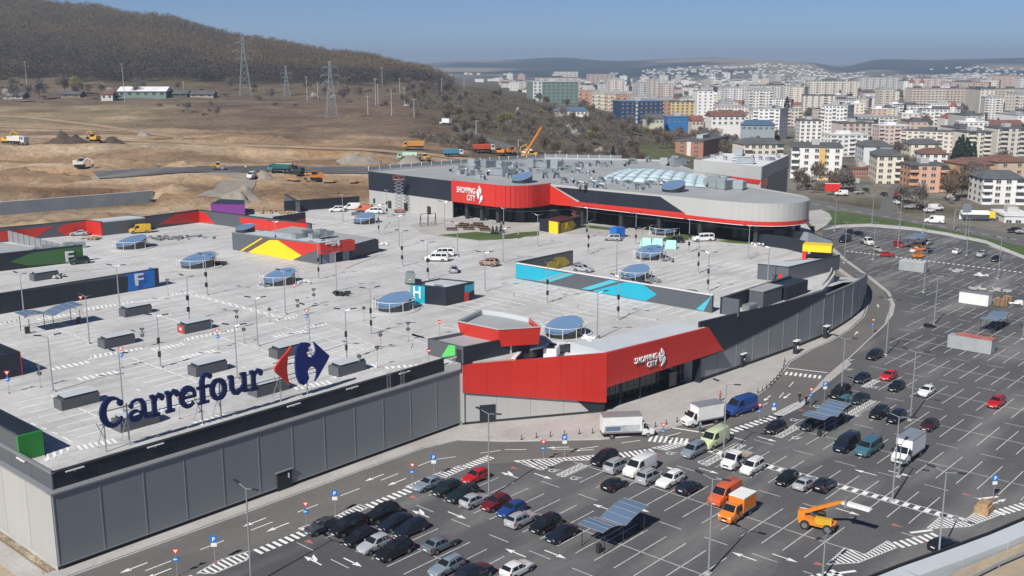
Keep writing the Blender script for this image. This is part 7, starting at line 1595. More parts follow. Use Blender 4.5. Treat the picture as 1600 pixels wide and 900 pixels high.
LOTCARS = [
 ('sedan', 503, 829, DN, (.045, .05, .055), 'dark grey sedan at the lower end of the block, next to the zebra strip', 'dark grey sedan by the zebra strip'), ('mpv', 544, 831, DN, BLK_, 'black minivan second in the lower row of the dark block', None), ('hatchback', 563, 847, DN, BLK_, 'black hatchback between the black minivan and the silver saloon', None), ('hatchback', 585, 858, DN, SIL, 'silver hatchback with sunroof in the block of black cars', 'silver hatchback with sunroof'), ('estate', 616, 868, DN, BLK_, 'black estate right of the silver hatchback', None),
 ('suv', 597, 811, DN, BLK_, 'black off-roader at the upper left of the dark block', None), ('sedan', 617, 823, DN, NAV, 'dark blue sedan in the middle of the upper row of the dark block', None), ('estate', 641, 833, DN, NAV, 'black estate at the upper right end of the dark block', None), ('sedan', 688, 857, UP, GRE, 'grey sedan seen from behind, alone right of the dark block', 'lone grey sedan'),
 ('estate', 698, 893, DN, STEEL, 'blue grey estate at the bottom edge of the picture', 'blue grey estate'), ('suv', 741, 905, UP, NAV, 'dark navy car cut off by the bottom edge', None), ('hatchback', 808, 896, UP, WHI, 'white hatchback at the bottom edge of the picture', 'white hatchback at the bottom edge'),
 ('sedan', 669, 762, DN, STEEL, 'silver blue sedan at the left end of the second row', 'silver blue sedan'), ('hatchback', 698, 770, DN, GRN, 'dark green hatchback next to the silver blue sedan', None), ('estate', 723, 779, DN, GRN, 'dark green estate left of the silver hatchback', None), ('hatchback', 742, 788, UP, SIL, 'silver hatchback seen from behind beside the lamp post', None), ('hatchback', 774, 793, DN, MAR, 'dark red hatchback in the second row', 'dark red hatchback'), ('hatchback', 743, 751, DN, RED_, 'bright red hatchback above the second row', 'bright red hatchback'), ('hatchback', 799, 803, DN, BLU, 'bright blue car between the dark red hatchback and the silver estate', None), ('estate', 815, 818, UP, SIL, 'silver estate left of the black car with white front', None), ('suv', 852, 827, DN, BLK_, 'black off-roader left of the blue sedan', None), ('sedan', 877, 841, DN, NAV, 'dark blue sedan at the right end of the second row', 'dark blue sedan by the shelter'),
 ('suv', 944, 723, DN, BLK_, 'black off-roader beside the hatched island', 'black off-roader by the hatching'), ('mpv', 965, 735, UP, SIL, 'small silver minivan seen from behind left of the white van', None), ('van', 999, 739, DN, WHI, 'white delivery van with red side lettering', 'white van with red lettering'), ('mpv', 1015, 752, UP, SIL, 'grey minivan between the white van and the white estate', None), ('estate', 1047, 756, DN, WHI, 'white estate with roof rails', None), ('hatchback', 960, 763, UP, BLK_, 'black hatchback seen from behind in front of the silver minivan', None), ('hatchback', 1076, 768, UP, NAV, 'dark navy hatchback right of the white estate', 'navy hatchback'),
 ('mpv', 1083, 711, DN, STEEL, 'blue grey minivan beside the pale yellow van', 'blue grey minivan'), ('van', 1115, 696, DN, (.55, .62, .36), 'pale yellow green van', 'pale yellow green van'), ('mpv', 1175, 737, DN, WHI, 'white minivan with roof rails beside the white flatbed', 'white minivan'),
 ('hatchback', 1211, 674, DN, BLK_, 'black hatchback left of the trolley shelter by the road', 'black hatchback by the road'), ('sedan', 1266, 669, DN, BLK_, 'black sedan half under the blue trolley shelter', None), ('mpv', 1312, 620, DN, BLK_, 'black people carrier at the traffic island', 'black people carrier'), ('mpv', 1317, 637, DN, TEA, 'teal minivan behind the trolley shelter', None), ('sedan', 1343, 628, DN, GRN, 'green grey sedan right of the teal minivan', None), ('hatchback', 1346, 596, DN, NAV, 'dark blue hatchback left of the red hatchback', None), ('suv', 1366, 560, DN, BLK_, 'black car alone at the head of its row by a lamp post', 'lone black car by a lamp'), ('hatchback', 1388, 592, DN, (.5, .02, .03), 'red hatchback among black cars in the middle of the lot', 'red hatchback in mid lot'), ('hatchback', 1400, 609, DN, BLK_, 'black hatchback right of the red one', None), ('hatchback', 1447, 617, DN, WHI, 'white hatchback standing alone in mid lot', 'lone white hatchback'), ('suv', 1373, 651, DN, BLK_, 'black estate, left one of a pair', None), ('suv', 1400, 658, DN, BLK_, 'black estate, right one of a pair', 'pair of black cars'), ('hatchback', 1451, 670, DN, (.05, .015, .02), 'dark maroon hatchback on dusty asphalt', 'dark maroon hatchback'), ('estate', 1556, 634, DN, RED_, 'red car with pale bonnet near the right edge', 'red car at the right edge'),
 ('minibus', 1322, 701, DN, NAV, 'dark blue minibus beside the teal minibus', None), ('minibus', 1356, 707, DN, TEA, 'teal minibus beside the dark blue one', 'teal minibus'), ('hatchback', 1229, 754, DN, BLK_, 'black hatchback left of the grey sedan near the telehandler', None), ('sedan', 1258, 761, UP, SIL, 'grey sedan seen from behind near the telehandler', 'grey sedan near the telehandler'), ('hatchback', 1288, 764, UP, BLK_, 'black hatchback with red tail behind the telehandler boom', None), ('hatchback', 1475, 858, R(30), BLK_, 'black hatchback driving on the lane at the lower right', 'black hatchback on the lane'),
 ('hatchback', 1326, 366, DN, BLK_, 'black car left of the pair at the far end of the lot', None), ('sedan', 1343, 368, DN + R(60), BLK_, 'black sedan at the far end of the lot', None), ('van', 1320, 378, DN, NAV, 'dark blue van near the ramp at the far end', 'dark blue van at the far end'), ('flatbed', 1354, 382, DN + R(50), WHI, 'pale flatbed truck at the far end of the lot', None), ('hatchback', 1370, 393, DN + R(45), (.4, .38, .33), 'beige hatchback near the ramp', None), ('hatchback', 1386, 401, UP + R(-50), RED_, 'red hatchback crossing the far dashed walkway', 'red hatchback at the far walkway'), ('hatchback', 1404, 385, DN + R(50), RED_, 'red hatchback left of the far trolley shelter', None), ('hatchback', 1449, 382, DN, SIL, 'silver car right of the far trolley shelter', None), ('hatchback', 1429, 394, DN, WHI, 'white car behind the orange lift in the far lot', None), ('hatchback', 1449, 395, DN, BLK_, 'black car right of the orange lift in the far lot', None), ('hatchback', 1495, 396, UP, WHI, 'white hatchback in the far right of the lot', None), ('suv', 1533, 401, DN, SIL, 'silver off-roader in the far right of the lot', None), ('hatchback', 1556, 408, DN, BLK_, 'black hatchback in the far right of the lot', 'black hatchback at the far right'),
]
for k, px, py, rz, c, lb, sh in LOTCARS: vehicle(k, at(px, py), rz, c, lb, 'van' if k in ('van', 'minibus') else 'truck' if k == 'flatbed' else 'car', G1, short=sh)
vehicle('flatbed', at(1151, 727), DN, WHI, 'white crew cab flatbed truck with wooden load bed', 'truck', short='white flatbed'); vehicle('orangetruck', at(1150, 808), DN, (.72, .21, .02), 'orange crew cab truck with pale topped orange cargo cover', 'truck', short='orange truck'); vehicle('van', at(1132, 783), DN, (.62, .11, .03), 'orange red van behind the orange truck', 'van', short='orange red van')
vehicle('printtruck', at(980, 681), ANG + R(-2) - R(40), WHI, 'white box truck with printed grey sides on the service road', 'truck', short='printed box truck'); vehicle('boxtruck', at(1096, 662), DN - R(22), WHI, 'white box truck on the service road in front of the blue van', 'truck', short='white box truck on the road'); vehicle('van', at(1156, 645), DN - R(10), (.02, .06, .24), 'blue panel van on the service road', 'van', short='blue panel van', s_=1.12)
vehicle('boxtruck', at(1417, 717), DN, WHI, 'tall white box truck parked among empty bays', 'truck', short='tall white box truck', s_=1.02); vehicle('van', at(1459, 349), R(160), WHI, 'long white van driving on the main road', 'van', s_=1.2)
DECKV = [('minibus', 682, 408, R(175), WHI, 'white minibus in front on the deck', 'white minibus'), ('minibus', 692, 400, R(178), WHI, 'second white minibus behind the first on the deck', None), ('hatchback', 709, 425, R(95), SIL, 'silver hatchback seen from behind on the deck', None), ('suv', 764, 415, R(150), (.34, .2, .15), 'dusty pinkish brown off-roader on the deck', 'dusty brown off-roader'), ('van', 641, 441, R(95), (.22, .26, .25), 'grey green van behind the H kiosk', None), ('van', 219, 364, R(205), (.62, .38, .03), 'yellow van by the red cube', 'yellow van'), ('sedan', 124, 368, R(190), SIL, 'silver sedan in front of the chevron wall', None), ('suv', 124, 412, R(215), (.015, .04, .035), 'dark green pickup in front of the green E wall', 'dark green pickup'),
 ('mpv', 526, 331, R(190), WHI, 'white minivan left in the group by the black wall', None), ('van', 549, 328, R(190), WHI, 'white van in the group by the black wall', 'white vans by the black wall'), ('van', 569, 331, R(160), (.5, .12, .05), 'orange red van in the group by the black wall', None), ('minibus', 585, 334, R(175), WHI, 'white minibus right in the group by the black wall', None), ('hatchback', 560, 336, R(185), GRE, 'grey hatchback in front of the group by the black wall', None), ('estate', 911, 424, R(-35), SIL, 'silver estate beside the ochre A wall', 'silver estate by the A wall'), ('mpv', 957, 376, R(165), SIL, 'silver minivan by the blue container', 'silver minivan'), ('hatchback', 1055, 379, R(180), BLK_, 'black hatchback by the mint green panels', None), ('minibus', 1098, 377, R(190), WHI, 'white minibus beside the mall column', 'white minibus by the mall'), ('hatchback', 985, 446, R(-30), GRE, 'grey car mostly hidden behind the turquoise wall', None), ('hatchback', 1010, 451, R(-30), BLK_, 'black car roof showing over the turquoise wall', None), ('hatchback', 1084, 466, R(-35), GRE, 'dark car behind the right end of the turquoise wall', None)]
for k, px, py, rz, c, lb, sh in DECKV: vehicle(k, at(px, py, DZ), rz, c, lb, 'van' if k in ('van', 'minibus') else 'car', 'vehicles on the parking deck', short=sh)
# city and hillside traffic
for k, px, py, rz, c, lb in (('hatchback', 1400, 318, R(95), WHI, 'white car parked at the kerb of the side street'), ('hatchback', 1401, 311, R(95), BLK_, 'black car behind the white one in the side street'), ('hatchback', 1402, 305, R(95), RED_, 'dark red car third in the side street row'), ('hatchback', 1404, 299, R(95), GRE, 'grey car at the top of the side street row'), ('hatchback', 1381, 305, R(95), BLK_, 'black car on the left kerb of the side street'), ('van', 1314, 305, R(180), WHI, 'white van next to the red billboard'), ('hatchback', 1342, 302, R(200), SIL, 'silver car in the little yard by the garages'), ('hatchback', 1350, 299, R(170), GRN, 'green car in the little yard by the garages'), ('hatchback', 1421, 325, R(180), SIL, 'silver car on the verge below the salmon block'), ('van', 1462, 328, R(10), WHI, 'white van on the verge below the salmon block'), ('hatchback', 1452, 331, R(10), WHI, 'white car beside the white van on the verge'), ('hatchback', 1440, 326, R(30), BLK_, 'black car on the verge below the salmon block'), ('hatchback', 1583, 362, R(180), BLK_, 'black car in front of the showroom'), ('hatchback', 1597, 364, R(180), SIL, 'silver car in front of the showroom')):
    vehicle(k, at(px, py, .1), rz, c, lb, 'van' if k == 'van' else 'car', 'cars in the city streets')
def on_hill(px, py, Y): p = atd(px, py, Y); return Vector((p.x, p.y, terrain_z(p.x, p.y) + .45))
vehicle('boxtruck', on_hill(696, 192, 555), R(140), WHI, 'white truck where the hill road meets the field', 'truck', s_=1.1); vehicle('hatchback', on_hill(912, 248, 418), R(150), RED_, 'red car driving on the hill road', 'car'); vehicle('van', on_hill(824, 228, 456), R(150), WHI, 'white van on the hill road by the crane', 'van'); vehicle('hatchback', on_hill(842, 229, 450), R(150), NAV, 'dark car following the white van on the hill road', 'car'); vehicle('van', on_hill(394, 292, 350), R(-95), WHI, 'white van on the site road by the sand cone', 'van'); vehicle('hatchback', on_hill(637, 170, 640), R(20), WHI, 'white car on the track below the meadow', 'car')
# ------------------------------------------------------------------ site machines
def dump_truck(loc, rz, cabc, bodyc, label, tank=False, s_=1.0, tip=0):
    t = thing('tank_truck' if tank else 'dump_truck', label, 'truck', loc, rz); t.scale = (s_,) * 3
    MB().box(-4, 3.9, -.6, .6, .8, 1.15).build('chassis', 'steel_dark', t)
    o = MB().loft([ring(2.2, .9, 2.0, 2.9, 1.2, 1.05), ring(3.0, .8, 2.0, 2.95, 1.22, 1.08), ring(3.8, .8, 1.9, 2.7, 1.2, 1.0), ring(3.95, .8, 1.7, 1.8, 1.15, 1.0)]).build('cab', 'paint', t, 30); o.color = rgba(cabc)
    MB().add([(3.86, -1.0, 1.95), (3.86, 1.0, 1.95), (3.72, .9, 2.65), (3.72, -.9, 2.65)], [(0, 1, 2, 3)]).box(2.5, 3.4, -1.24, -1.2, 1.95, 2.6).box(2.5, 3.4, 1.2, 1.24, 1.95, 2.6).build('window', 'car_glass', t)
    if tank: o = MB().tube((-3.9, 0, 2.1), (1.9, 0, 2.1), 1.15, n=16).build('tank', 'paint', t, 40)
    else: o = MB().add([(-4.1, -1.2, 1.3), (1.9, -1.2, 1.3), (1.9, 1.2, 1.3), (-4.1, 1.2, 1.3), (-4.3, -1.3, 2.9), (2.0, -1.3, 3.0), (2.0, 1.3, 3.0), (-4.3, 1.3, 2.9), (-4.1, -1.15, 2.6), (1.85, -1.15, 2.6), (1.85, 1.15, 2.6), (-4.1, 1.15, 2.6)], [(0, 1, 5, 4), (1, 2, 6, 5), (2, 3, 7, 6), (3, 0, 4, 7), (4, 5, 9, 8), (5, 6, 10, 9), (6, 7, 11, 10), (7, 4, 8, 11), (8, 9, 10, 11)]).build('tipper_body', 'paint', t)
    o.color = rgba(bodyc); wheels(t, (2.9, -1.6, -2.9), 1.2, .5, .35); return t
def excavator(loc, rz, label, mname='machine_yellow', reach=1.0, up=1.0):
    t = thing('excavator', label, 'excavator', loc, rz)
    for s_ in (-1, 1): MB().loft([[(x, s_ * 1.1 - .28, z) for x, z in ((-1.9, .5), (-1.6, .05), (1.6, .05), (1.9, .5), (1.6, .9), (-1.6, .9))], [(x, s_ * 1.1 + .28, z) for x, z in ((-1.9, .5), (-1.6, .05), (1.6, .05), (1.9, .5), (1.6, .9), (-1.6, .9))]]).build('track', 'black', t)
    MB().box(-2.2, 1.2, -1.2, 1.2, 1.05, 2.0).box(-2.2, -.8, -1.1, 1.1, 2.0, 2.4).build('house', mname, t)
    MB().box(-.2, 1.4, .25, 1.15, 2.0, 3.1).build('cab', 'car_glass', t); MB().box(-.25, 1.4, .2, 1.2, 3.1, 3.2).build('cab_roof', mname, t)
    MB().tube((1.0, -.2, 1.8), (3.4 * reach, -.2, 4.4 * up), .26, .22, n=4).tube((3.4 * reach, -.2, 4.4 * up), (5.8 * reach, -.2, 3.4 * up), .22, .2, n=4).build('boom', mname, t)
    MB().tube((5.8 * reach, -.2, 3.4 * up), (6.0 * reach, -.2, 1.6 * up), .2, .15, n=4).build('stick', mname, t)
    MB().loft([[(6.0 * reach + x, -.2 + y, 1.6 * up + z) for x, z in ((-.1, .1), (.4, -.2), (.2, -.8), (-.5, -.7))] for y in (-.5, .5)]).build('bucket', 'steel_dark', t); return t
def yellow_roller(loc, rz, label):
    t = thing('road_roller', label, 'roller', loc, rz); MB().tube((1.5, -1, .75), (1.5, 1, .75), .75, n=16).build('drum', 'steel_grey', t); MB().box(-2.2, .6, -.8, .8, .8, 1.6).build('body', 'machine_yellow', t); MB().box(-.6, .5, -.7, .7, 1.6, 2.5).build('cab', 'car_glass', t); MB().box(-.7, .6, -.8, .8, 2.5, 2.6).build('cab_roof', 'white_trim', t); wheels(t, (-1.4,), 1.0, .7, .45)
dump_truck(on_hill(30, 231, 418), R(-25), (.55, .57, .6), (.66, .64, .6), 'white dump truck at the left edge of the building site', s_=1.15); excavator(on_hill(12, 224, 428), R(-20), 'yellow excavator loading the white dump truck', up=1.2); excavator(on_hill(149, 226, 420), R(150), 'black and yellow excavator between the dark mounds', reach=.8); excavator(on_hill(126, 272, 362), R(20), 'small white and yellow excavator by the brown bank', 'white_trim', .7, .7)
dump_truck(on_hill(437, 263, 362), R(178), (.05, .2, .2), (.03, .13, .13), 'dark green dump truck on the asphalt site road'); yellow_roller(on_hill(341, 261, 366), R(10), 'yellow road roller on the fresh asphalt'); dump_truck(on_hill(637, 260, 406), R(178), (.3, .5, .35), (.38, .52, .42), 'pale green tank truck behind the mall corner', True); dump_truck(on_hill(646, 236, 436), R(182), (.5, .25, .06), (.55, .25, .05), 'orange dump truck on top of the bank', s_=1.1); dump_truck(on_hill(757, 247, 446), R(20), (.6, .6, .58), (.55, .10, .05), 'red dump truck behind the mall roof', s_=1.15); dump_truck(on_hill(709, 258, 424), R(15), (.6, .6, .6), (.06, .25, .38), 'blue truck behind the mall railing'); excavator(on_hill(782, 247, 446), R(160), 'orange excavator behind the red dump truck', 'machine_orange', .8, .8); excavator(on_hill(799, 245, 450), R(30), 'second orange machine right of the red dump truck', 'machine_orange', .7, .6); yellow_roller(on_hill(664, 260, 408), R(170), 'yellow loader beside the pale green tank truck'); excavator(on_hill(833, 244, 446), R(160), 'yellow excavator beside the mobile crane', reach=1.0, up=1.3)
excavator(on_hill(494, 278, 352), R(200), 'brown tracked machine beside the pale blocks', 'machine_orange', .6, .6); excavator(on_hill(465, 270, 358), R(160), 'dark machine left of the pale blocks', 'steel_dark', .6, .8)
# mobile crane
p = on_hill(824, 262, 428); cr = thing('mobile_crane', 'orange mobile crane with slanted telescopic boom behind the mall roof', 'crane', p, R(40)); MB().box(-4, 4, -1.2, 1.2, .8, 1.8).build('carrier', 'machine_orange', cr); MB().box(-2.4, .4, -1.2, 1.2, 1.8, 3.3).build('house', 'machine_yellow', cr); MB().box(2.6, 4, -1.2, 1.2, 1.8, 2.9).build('cab', 'machine_orange', cr); wheels(cr, (3, 1, -1.4, -2.8), 1.2, .55, .4); MB().tube((-1.6, 0, 2.6), (5.6, -2.4, 14), .55, .4, n=4).build('boom', 'machine_orange', cr)
for px, py, lb in ((451, 283, 'pale concrete block left of the brown machine'), (459, 284, 'second pale concrete block'), (509, 285, 'tan crate near the mall corner'), (516, 283, 'tan crate beside the mall corner'), (550, 282, 'tan crate behind the black wall')):
    p = on_hill(px, py, 350); tag(MB().box(-1, 1, -.8, .8, 0, 1.5).box(-.8, .8, -.6, .6, 1.5, 1.62).build('material_crate', 'wood', None, None, p, R(10)), lb, 'crate', 'crates on the building site')

# ------------------------------------------------------------------ telehandler in the car park
th = thing('telehandler', 'yellow orange telehandler lifting a white bundle in the car park', 'telehandler', at(1277, 826), R(-28)); th.scale = (.88,) * 3; LANDMARKS.append(('telehandler', th.location.x, th.location.y))
wheels(th, (1.45, -1.45), 1.15, .62, .42)
MB().loft([[(x, y, z) for x, z in ((-2.3, .7), (2.2, .6), (2.3, 1.2), (.6, 1.35), (-1.0, 1.5), (-2.4, 1.7))] for y in (-.85, .85)]).build('chassis', 'machine_orange', th)
MB().box(-.2, 1.9, -1.0, -.25, 1.0, 1.9).build('engine_cover', 'machine_yellow', th); MB().loft([[(x, y, z) for x, z in ((-.9, 1.2), (.9, 1.2), (.7, 2.6), (-.7, 2.6))] for y in (.15, .95)]).build('cab', 'car_glass', th); MB().box(-.8, .8, .1, 1.0, 2.6, 2.7).build('cab_roof', 'machine_orange', th)
MB().box(-2.5, -1.6, -.5, .5, 1.2, 2.2).build('rear_block', 'machine_orange', th)
MB().tube((-1.9, -.15, 2.0), (2.6, -.15, 4.3), .3, .26, n=4).build('boom', 'machine_orange', th); MB().tube((2.3, -.15, 4.1), (3.4, -.15, 4.6), .2, .18, n=4).build('boom_extension', 'machine_yellow', th)
MB().box(3.3, 3.5, -1.0, .7, 4.0, 4.9).box(3.5, 4.8, -.8, -.65, 4.05, 4.15).box(3.5, 4.8, .35, .5, 4.05, 4.15).build('fork', 'steel_grey', th)
_b = th.location + Matrix.Rotation(R(-28), 3, 'Z') @ Vector((3.6, -.13, 3.66))
tag(MB().box(-1.0, 2.2, -.5, .4, 0, .14).box(-.9, 2.1, -.4, .3, .14, .26).build('white_bundle', 'tarp_white', None, None, _b, ANG - R(90)), 'long white bundle resting on the telehandler fork', 'bundle')

# ------------------------------------------------------------------ lamp posts
LAMP_ID = {}
def lamp_meshes(h, arm, two=True):
    k = (h, arm, two)
    if k not in LAMP_ID:
        p = MB().tube((0, 0, 0), (0, 0, h * .5), .12, .09, n=8).tube((0, 0, h * .5), (0, 0, h), .09, .06, n=8).mesh('post', 'galvanised')
        a_ = MB().tube((-arm if two else 0, 0, h + .25), (0, 0, h - .05), .045, n=5).tube((0, 0, h - .05), (arm, 0, h + .25), .045, n=5).mesh('arm', 'galvanised')
        l_ = MB().box(-.45, .45, -.16, .16, -.05, .06).mesh('lamp_head', 'steel_dark'); b_ = MB().box(-.3, .3, -.3, .3, 0, .18).mesh('base', 'concrete')
        LAMP_ID[k] = (p, a_, l_, b_)
    return LAMP_ID[k]
def lamp_post(loc, h, label, group, arm=1.2, rz=None, two=True, box=False):
    t = thing('lamp_post', label, 'lamp post', loc, ANG + math.pi / 2 if rz is None else rz, group); p, a_, l_, b_ = lamp_meshes(h, arm, two)
    link('post', p, t); link('arm', a_, t); link('base', b_, t)
    for s_ in ((-1, 1) if two else (1,)): o = link('lamp_head', l_, t); o.location = (s_ * (arm + .3), 0, h + .3); o.rotation_euler = (0, -.15 * s_, 0)
    if box:
        for z in (1.6, 3.6): MB().box(-.16, .16, -.3, .1, z, z + .8).build('speaker_box', 'black', t)
    return t
_lamp_used = set()
LAND_LOT = [q for q in LANDMARKS]
LOTLAMPS = [(393, 915, 10.6), (764, 777, 10.8), (1107, 897, 10.6), (1394, 783, 10.8), (1466, 873, 9.9), (1314, 620, 9.6), (1422, 657, 10.6), (1384, 555, 10.3), (1459, 508, 10.2), (1443, 457, 10.2), (1598, 530, 10.2), (1403, 387, 10.2), (1510, 399, 10.2), (1559, 436, 10.2), (1319, 411, 11.0), (1364, 406, 10.2), (1130, 716, 10.4), (1285, 905, 4.8), (1404, 745, 4.5), (1362, 351, 10), (1442, 364, 10), (1508, 371, 10), (1304, 361, 10), (1406, 352, 10)]
for px, py, h in LOTLAMPS:
    p = at(px, py); lamp_post(p, h, near_words(p.x, p.y, LAND_LOT, _lamp_used, 'tall grey lamp post' if h > 6 else 'short grey lamp post'), 'lamp posts of the car park', 1.3, ANG + math.pi / 2 if h > 6 else ANG)
DL = [('H kiosk', *at(690, 470, DZ)[:2]), ('round skylight by the H kiosk', *at(616, 483, DZ)[:2]), ('pavilion', *at(480, 395, DZ)[:2]), ('F wall', *at(200, 450, DZ)[:2]), ('trolley shelter on the deck', *at(75, 505, DZ)[:2]), ('vent box with the red plate', *at(295, 515, DZ)[:2]), ('big letter C', *at(165, 680, DZ)[:2]), ('blue emblem', *at(485, 590, DZ)[:2]), ('turquoise wall', *at(940, 460, DZ)[:2]), ('A kiosk', *at(880, 360, DZ)[:2]), ('blue container', *at(970, 365, DZ)[:2]), ('mint green panels', *at(1020, 385, DZ)[:2]), ('yellow ramp roof', *at(1270, 400, DZ)[:2]), ('cross marked block', *at(1205, 430, DZ)[:2]), ('mall lawn', *at(745, 370, DZ)[:2]), ('lamp free ramp', *at(1280, 450, DZ)[:2]), ('red cube', *at(150, 360, DZ)[:2])] + [q for q in LANDMARKS if q[0] in ('white minibus', 'dusty brown off-roader', 'yellow van', 'dark green pickup', 'white vans by the black wall', 'silver minivan', 'white minibus by the mall', 'silver estate by the A wall')]
DL = [q for q in DL if q[0] != 'lamp free ramp']
_dl = set()
for px, py, bx_ in ((83, 612, 0), (38, 496, 0), (187, 481, 0), (140, 537, 0), (193, 643, 0), (296, 501, 1), (251, 574, 1), (403, 541, 0), (371, 592, 0), (324, 461, 1), (446, 491, 0), (526, 455, 0), (498, 436, 1), (580, 523, 1), (542, 563, 1), (485, 556, 0), (629, 416, 1), (669, 437, 1), (715, 401, 0), (786, 411, 0), (758, 456, 0), (840, 385, 0), (917, 372, 1), (919, 397, 1), (993, 382, 1), (1002, 410, 0), (963, 432, 0), (1091, 427, 1), (1106, 456, 1), (1169, 406, 0), (1076, 394, 1), (1199, 446, 0), (855, 474, 1), (966, 500, 1), (933, 530, 0), (536, 347, 0), (592, 367, 1), (624, 387, 0), (695, 361, 0), (787, 373, 1), (605, 339, 1), (432, 398, 1)):
    p = at(px, py, DZ); lamp_post(p, 7.5, near_words(p.x, p.y, DL, _dl, 'slim lamp post on the deck'), 'lamp posts on the parking deck', .9, R(random.choice((20, 0, -30))), True, bool(bx_))

# ------------------------------------------------------------------ road signs
def disc(r, y, z, n=16): return [(r * math.cos(2 * math.pi * i / n), y, z + r * math.sin(2 * math.pi * i / n)) for i in range(n)]
def plate(mb, pts, t=.03, m=0): n = len(pts); return mb.add(pts + [(x, y + t, z) for x, y, z in pts], [tuple(range(n)), tuple(range(2 * n - 1, n - 1, -1))] + [(i, n + i, n + (i + 1) % n, (i + 1) % n) for i in range(n)], m)
def tri(s_, y, z): return [(-s_, y, z), (s_, y, z), (0, y, z - 1.7 * s_)][::-1]
SG = {}
SG['post'] = MB().tube((0, .06, 0), (0, .06, 3.1), .04, n=6).mesh('post', 'galvanised')
SG['post_s'] = MB().tube((0, .06, 0), (0, .06, 2.3), .04, n=6).mesh('post', 'galvanised')
SG['tri'] = plate(MB(), tri(.4, 0, 3.1)).mesh('give_way_plate', 'sign_red'); SG['tri_in'] = plate(MB(), tri(.22, -.012, 3.02), .01).mesh('plate_face', 'sign_white'); SG['tri_back'] = plate(MB(), tri(.42, .032, 3.12), .02).mesh('plate_back', 'sign_back')
SG['blue'] = plate(MB(), disc(.3, 0, 1.95)).mesh('direction_plate', 'sign_blue'); SG['blue_in'] = plate(plate(MB(), [(-.2, -.012, 1.9), (.1, -.012, 1.9), (.1, -.012, 2.0), (-.2, -.012, 2.0)], .01), [(-.28, -.012, 1.95), (-.1, -.012, 1.8), (-.1, -.012, 2.1)][::1], .01).mesh('plate_face', 'sign_white'); SG['blue_back'] = plate(MB(), disc(.32, .032, 1.95), .02).mesh('plate_back', 'sign_back')
SG['park'] = MB().box(-.36, .36, 0, .03, 2.4, 3.15).mesh('parking_plate', 'sign_blue'); SG['park2'] = MB().box(-.3, .3, 0, .03, 1.9, 2.32).mesh('supplement_plate', 'sign_white')
SG['noent'] = plate(MB(), disc(.3, 0, 2.2)).mesh('no_entry_plate', 'sign_red'); SG['noent_back'] = plate(MB(), disc(.32, .032, 2.2), .02).mesh('plate_back', 'sign_back'); SG['noent_in'] = MB().box(-.26, .26, -.014, 0, 2.13, 2.27).mesh('plate_face', 'sign_white')
_pm = text_mesh('letter_p', 'P', .62, .02, 'sign_white', .02, align='CENTER'); SG['p'] = _pm
def sign_post(kind, px, py, z, label, rz):
    nm = {'gw': 'give_way_sign', 'park': 'parking_sign', 'no': 'no_entry_sign', 'tri': 'give_way_sign'}[kind]; t = thing(nm, label, 'road sign', at(px, py, z), rz, 'road signs'); link('post', SG['post' if kind != 'no' else 'post_s'], t)
    if kind in ('gw', 'tri'):
        o = link('give_way_plate', SG['tri'], t); link('plate_face', SG['tri_in'], o); link('plate_back', SG['tri_back'], o)
        if kind == 'gw': o = link('direction_plate', SG['blue'], t); link('plate_face', SG['blue_in'], o); link('plate_back', SG['blue_back'], o)
    if kind == 'park': o = link('parking_plate', SG['park'], t); q = link('letter_p', SG['p'], o); q.location = (0, -.02, 2.55); link('supplement_plate', SG['park2'], t)
    if kind == 'no': o = link('no_entry_plate', SG['noent'], t); link('plate_face', SG['noent_in'], o); link('plate_back', SG['noent_back'], o)
    MB().box(-.12, .12, -.06, .18, 0, .12).build('foot', 'marking_red', t)
    return t
FACE, BACK = R(5), R(185)
for k, px, py, lb in (('gw', 277, 901, 'give way and blue arrow sign nearest the left end of the long wall'), ('gw', 479, 824, 'give way and blue arrow sign below the wall door'), ('gw', 645, 760, 'give way and blue arrow sign by the silver blue sedan'), ('gw', 849, 722, 'give way and blue arrow sign by the wide hatched island'), ('gw', 1036, 694, 'give way and blue arrow sign at the zebra by the printed truck'), ('gw', 1186, 662, 'give way and blue arrow sign beside the blue panel van'), ('gw', 1266, 636, 'give way and blue arrow sign beside the two dark figures'), ('gw', 1363, 522, 'give way and blue arrow sign on the bend of the service road'),
                    ('park', 336, 880, 'blue parking sign by the lower left hatching'), ('park', 524, 805, 'blue parking sign above the dark grey sedan'), ('park', 678, 746, 'blue parking sign above the silver blue sedan'), ('park', 882, 714, 'blue parking sign by the wide hatched island'), ('park', 1208, 660, 'blue parking sign above the black hatchback by the road'), ('park', 1288, 626, 'blue parking sign on the paved traffic island'), ('park', 1552, 780, 'road sign at the lower right crossing')):
    sign_post(k, px, py, 0, lb, FACE)
_sg = set()
for k, px, py, rz in (('gw', 14, 615, FACE), ('gw', 64, 605, BACK), ('gw', 191, 575, FACE), ('gw', 224, 543, BACK), ('gw', 341, 545, FACE), ('gw', 371, 513, BACK), ('tri', 263, 461, BACK), ('no', 332, 523, BACK), ('no', 382, 536, BACK), ('no', 422, 503, BACK), ('tri', 461, 470, FACE), ('gw', 491, 477, BACK), ('gw', 466, 495, BACK), ('gw', 480, 512, FACE), ('no', 569, 501, BACK), ('gw', 638, 533, BACK), ('tri', 590, 574, BACK), ('no', 595, 545, BACK), ('no', 687, 524, FACE), ('tri', 501, 414, FACE), ('no', 562, 580, BACK), ('tri', 128, 490, FACE), ('tri', 281, 655, FACE), ('no', 670, 571, FACE)):
    p = at(px, py, DZ); w = ('back of a ' if rz == BACK else '') + {'gw': 'double road sign', 'tri': 'give way sign', 'no': 'round road sign'}[k]
    sign_post(k, px, py, DZ, near_words(p.x, p.y, DL, _sg, w), rz)

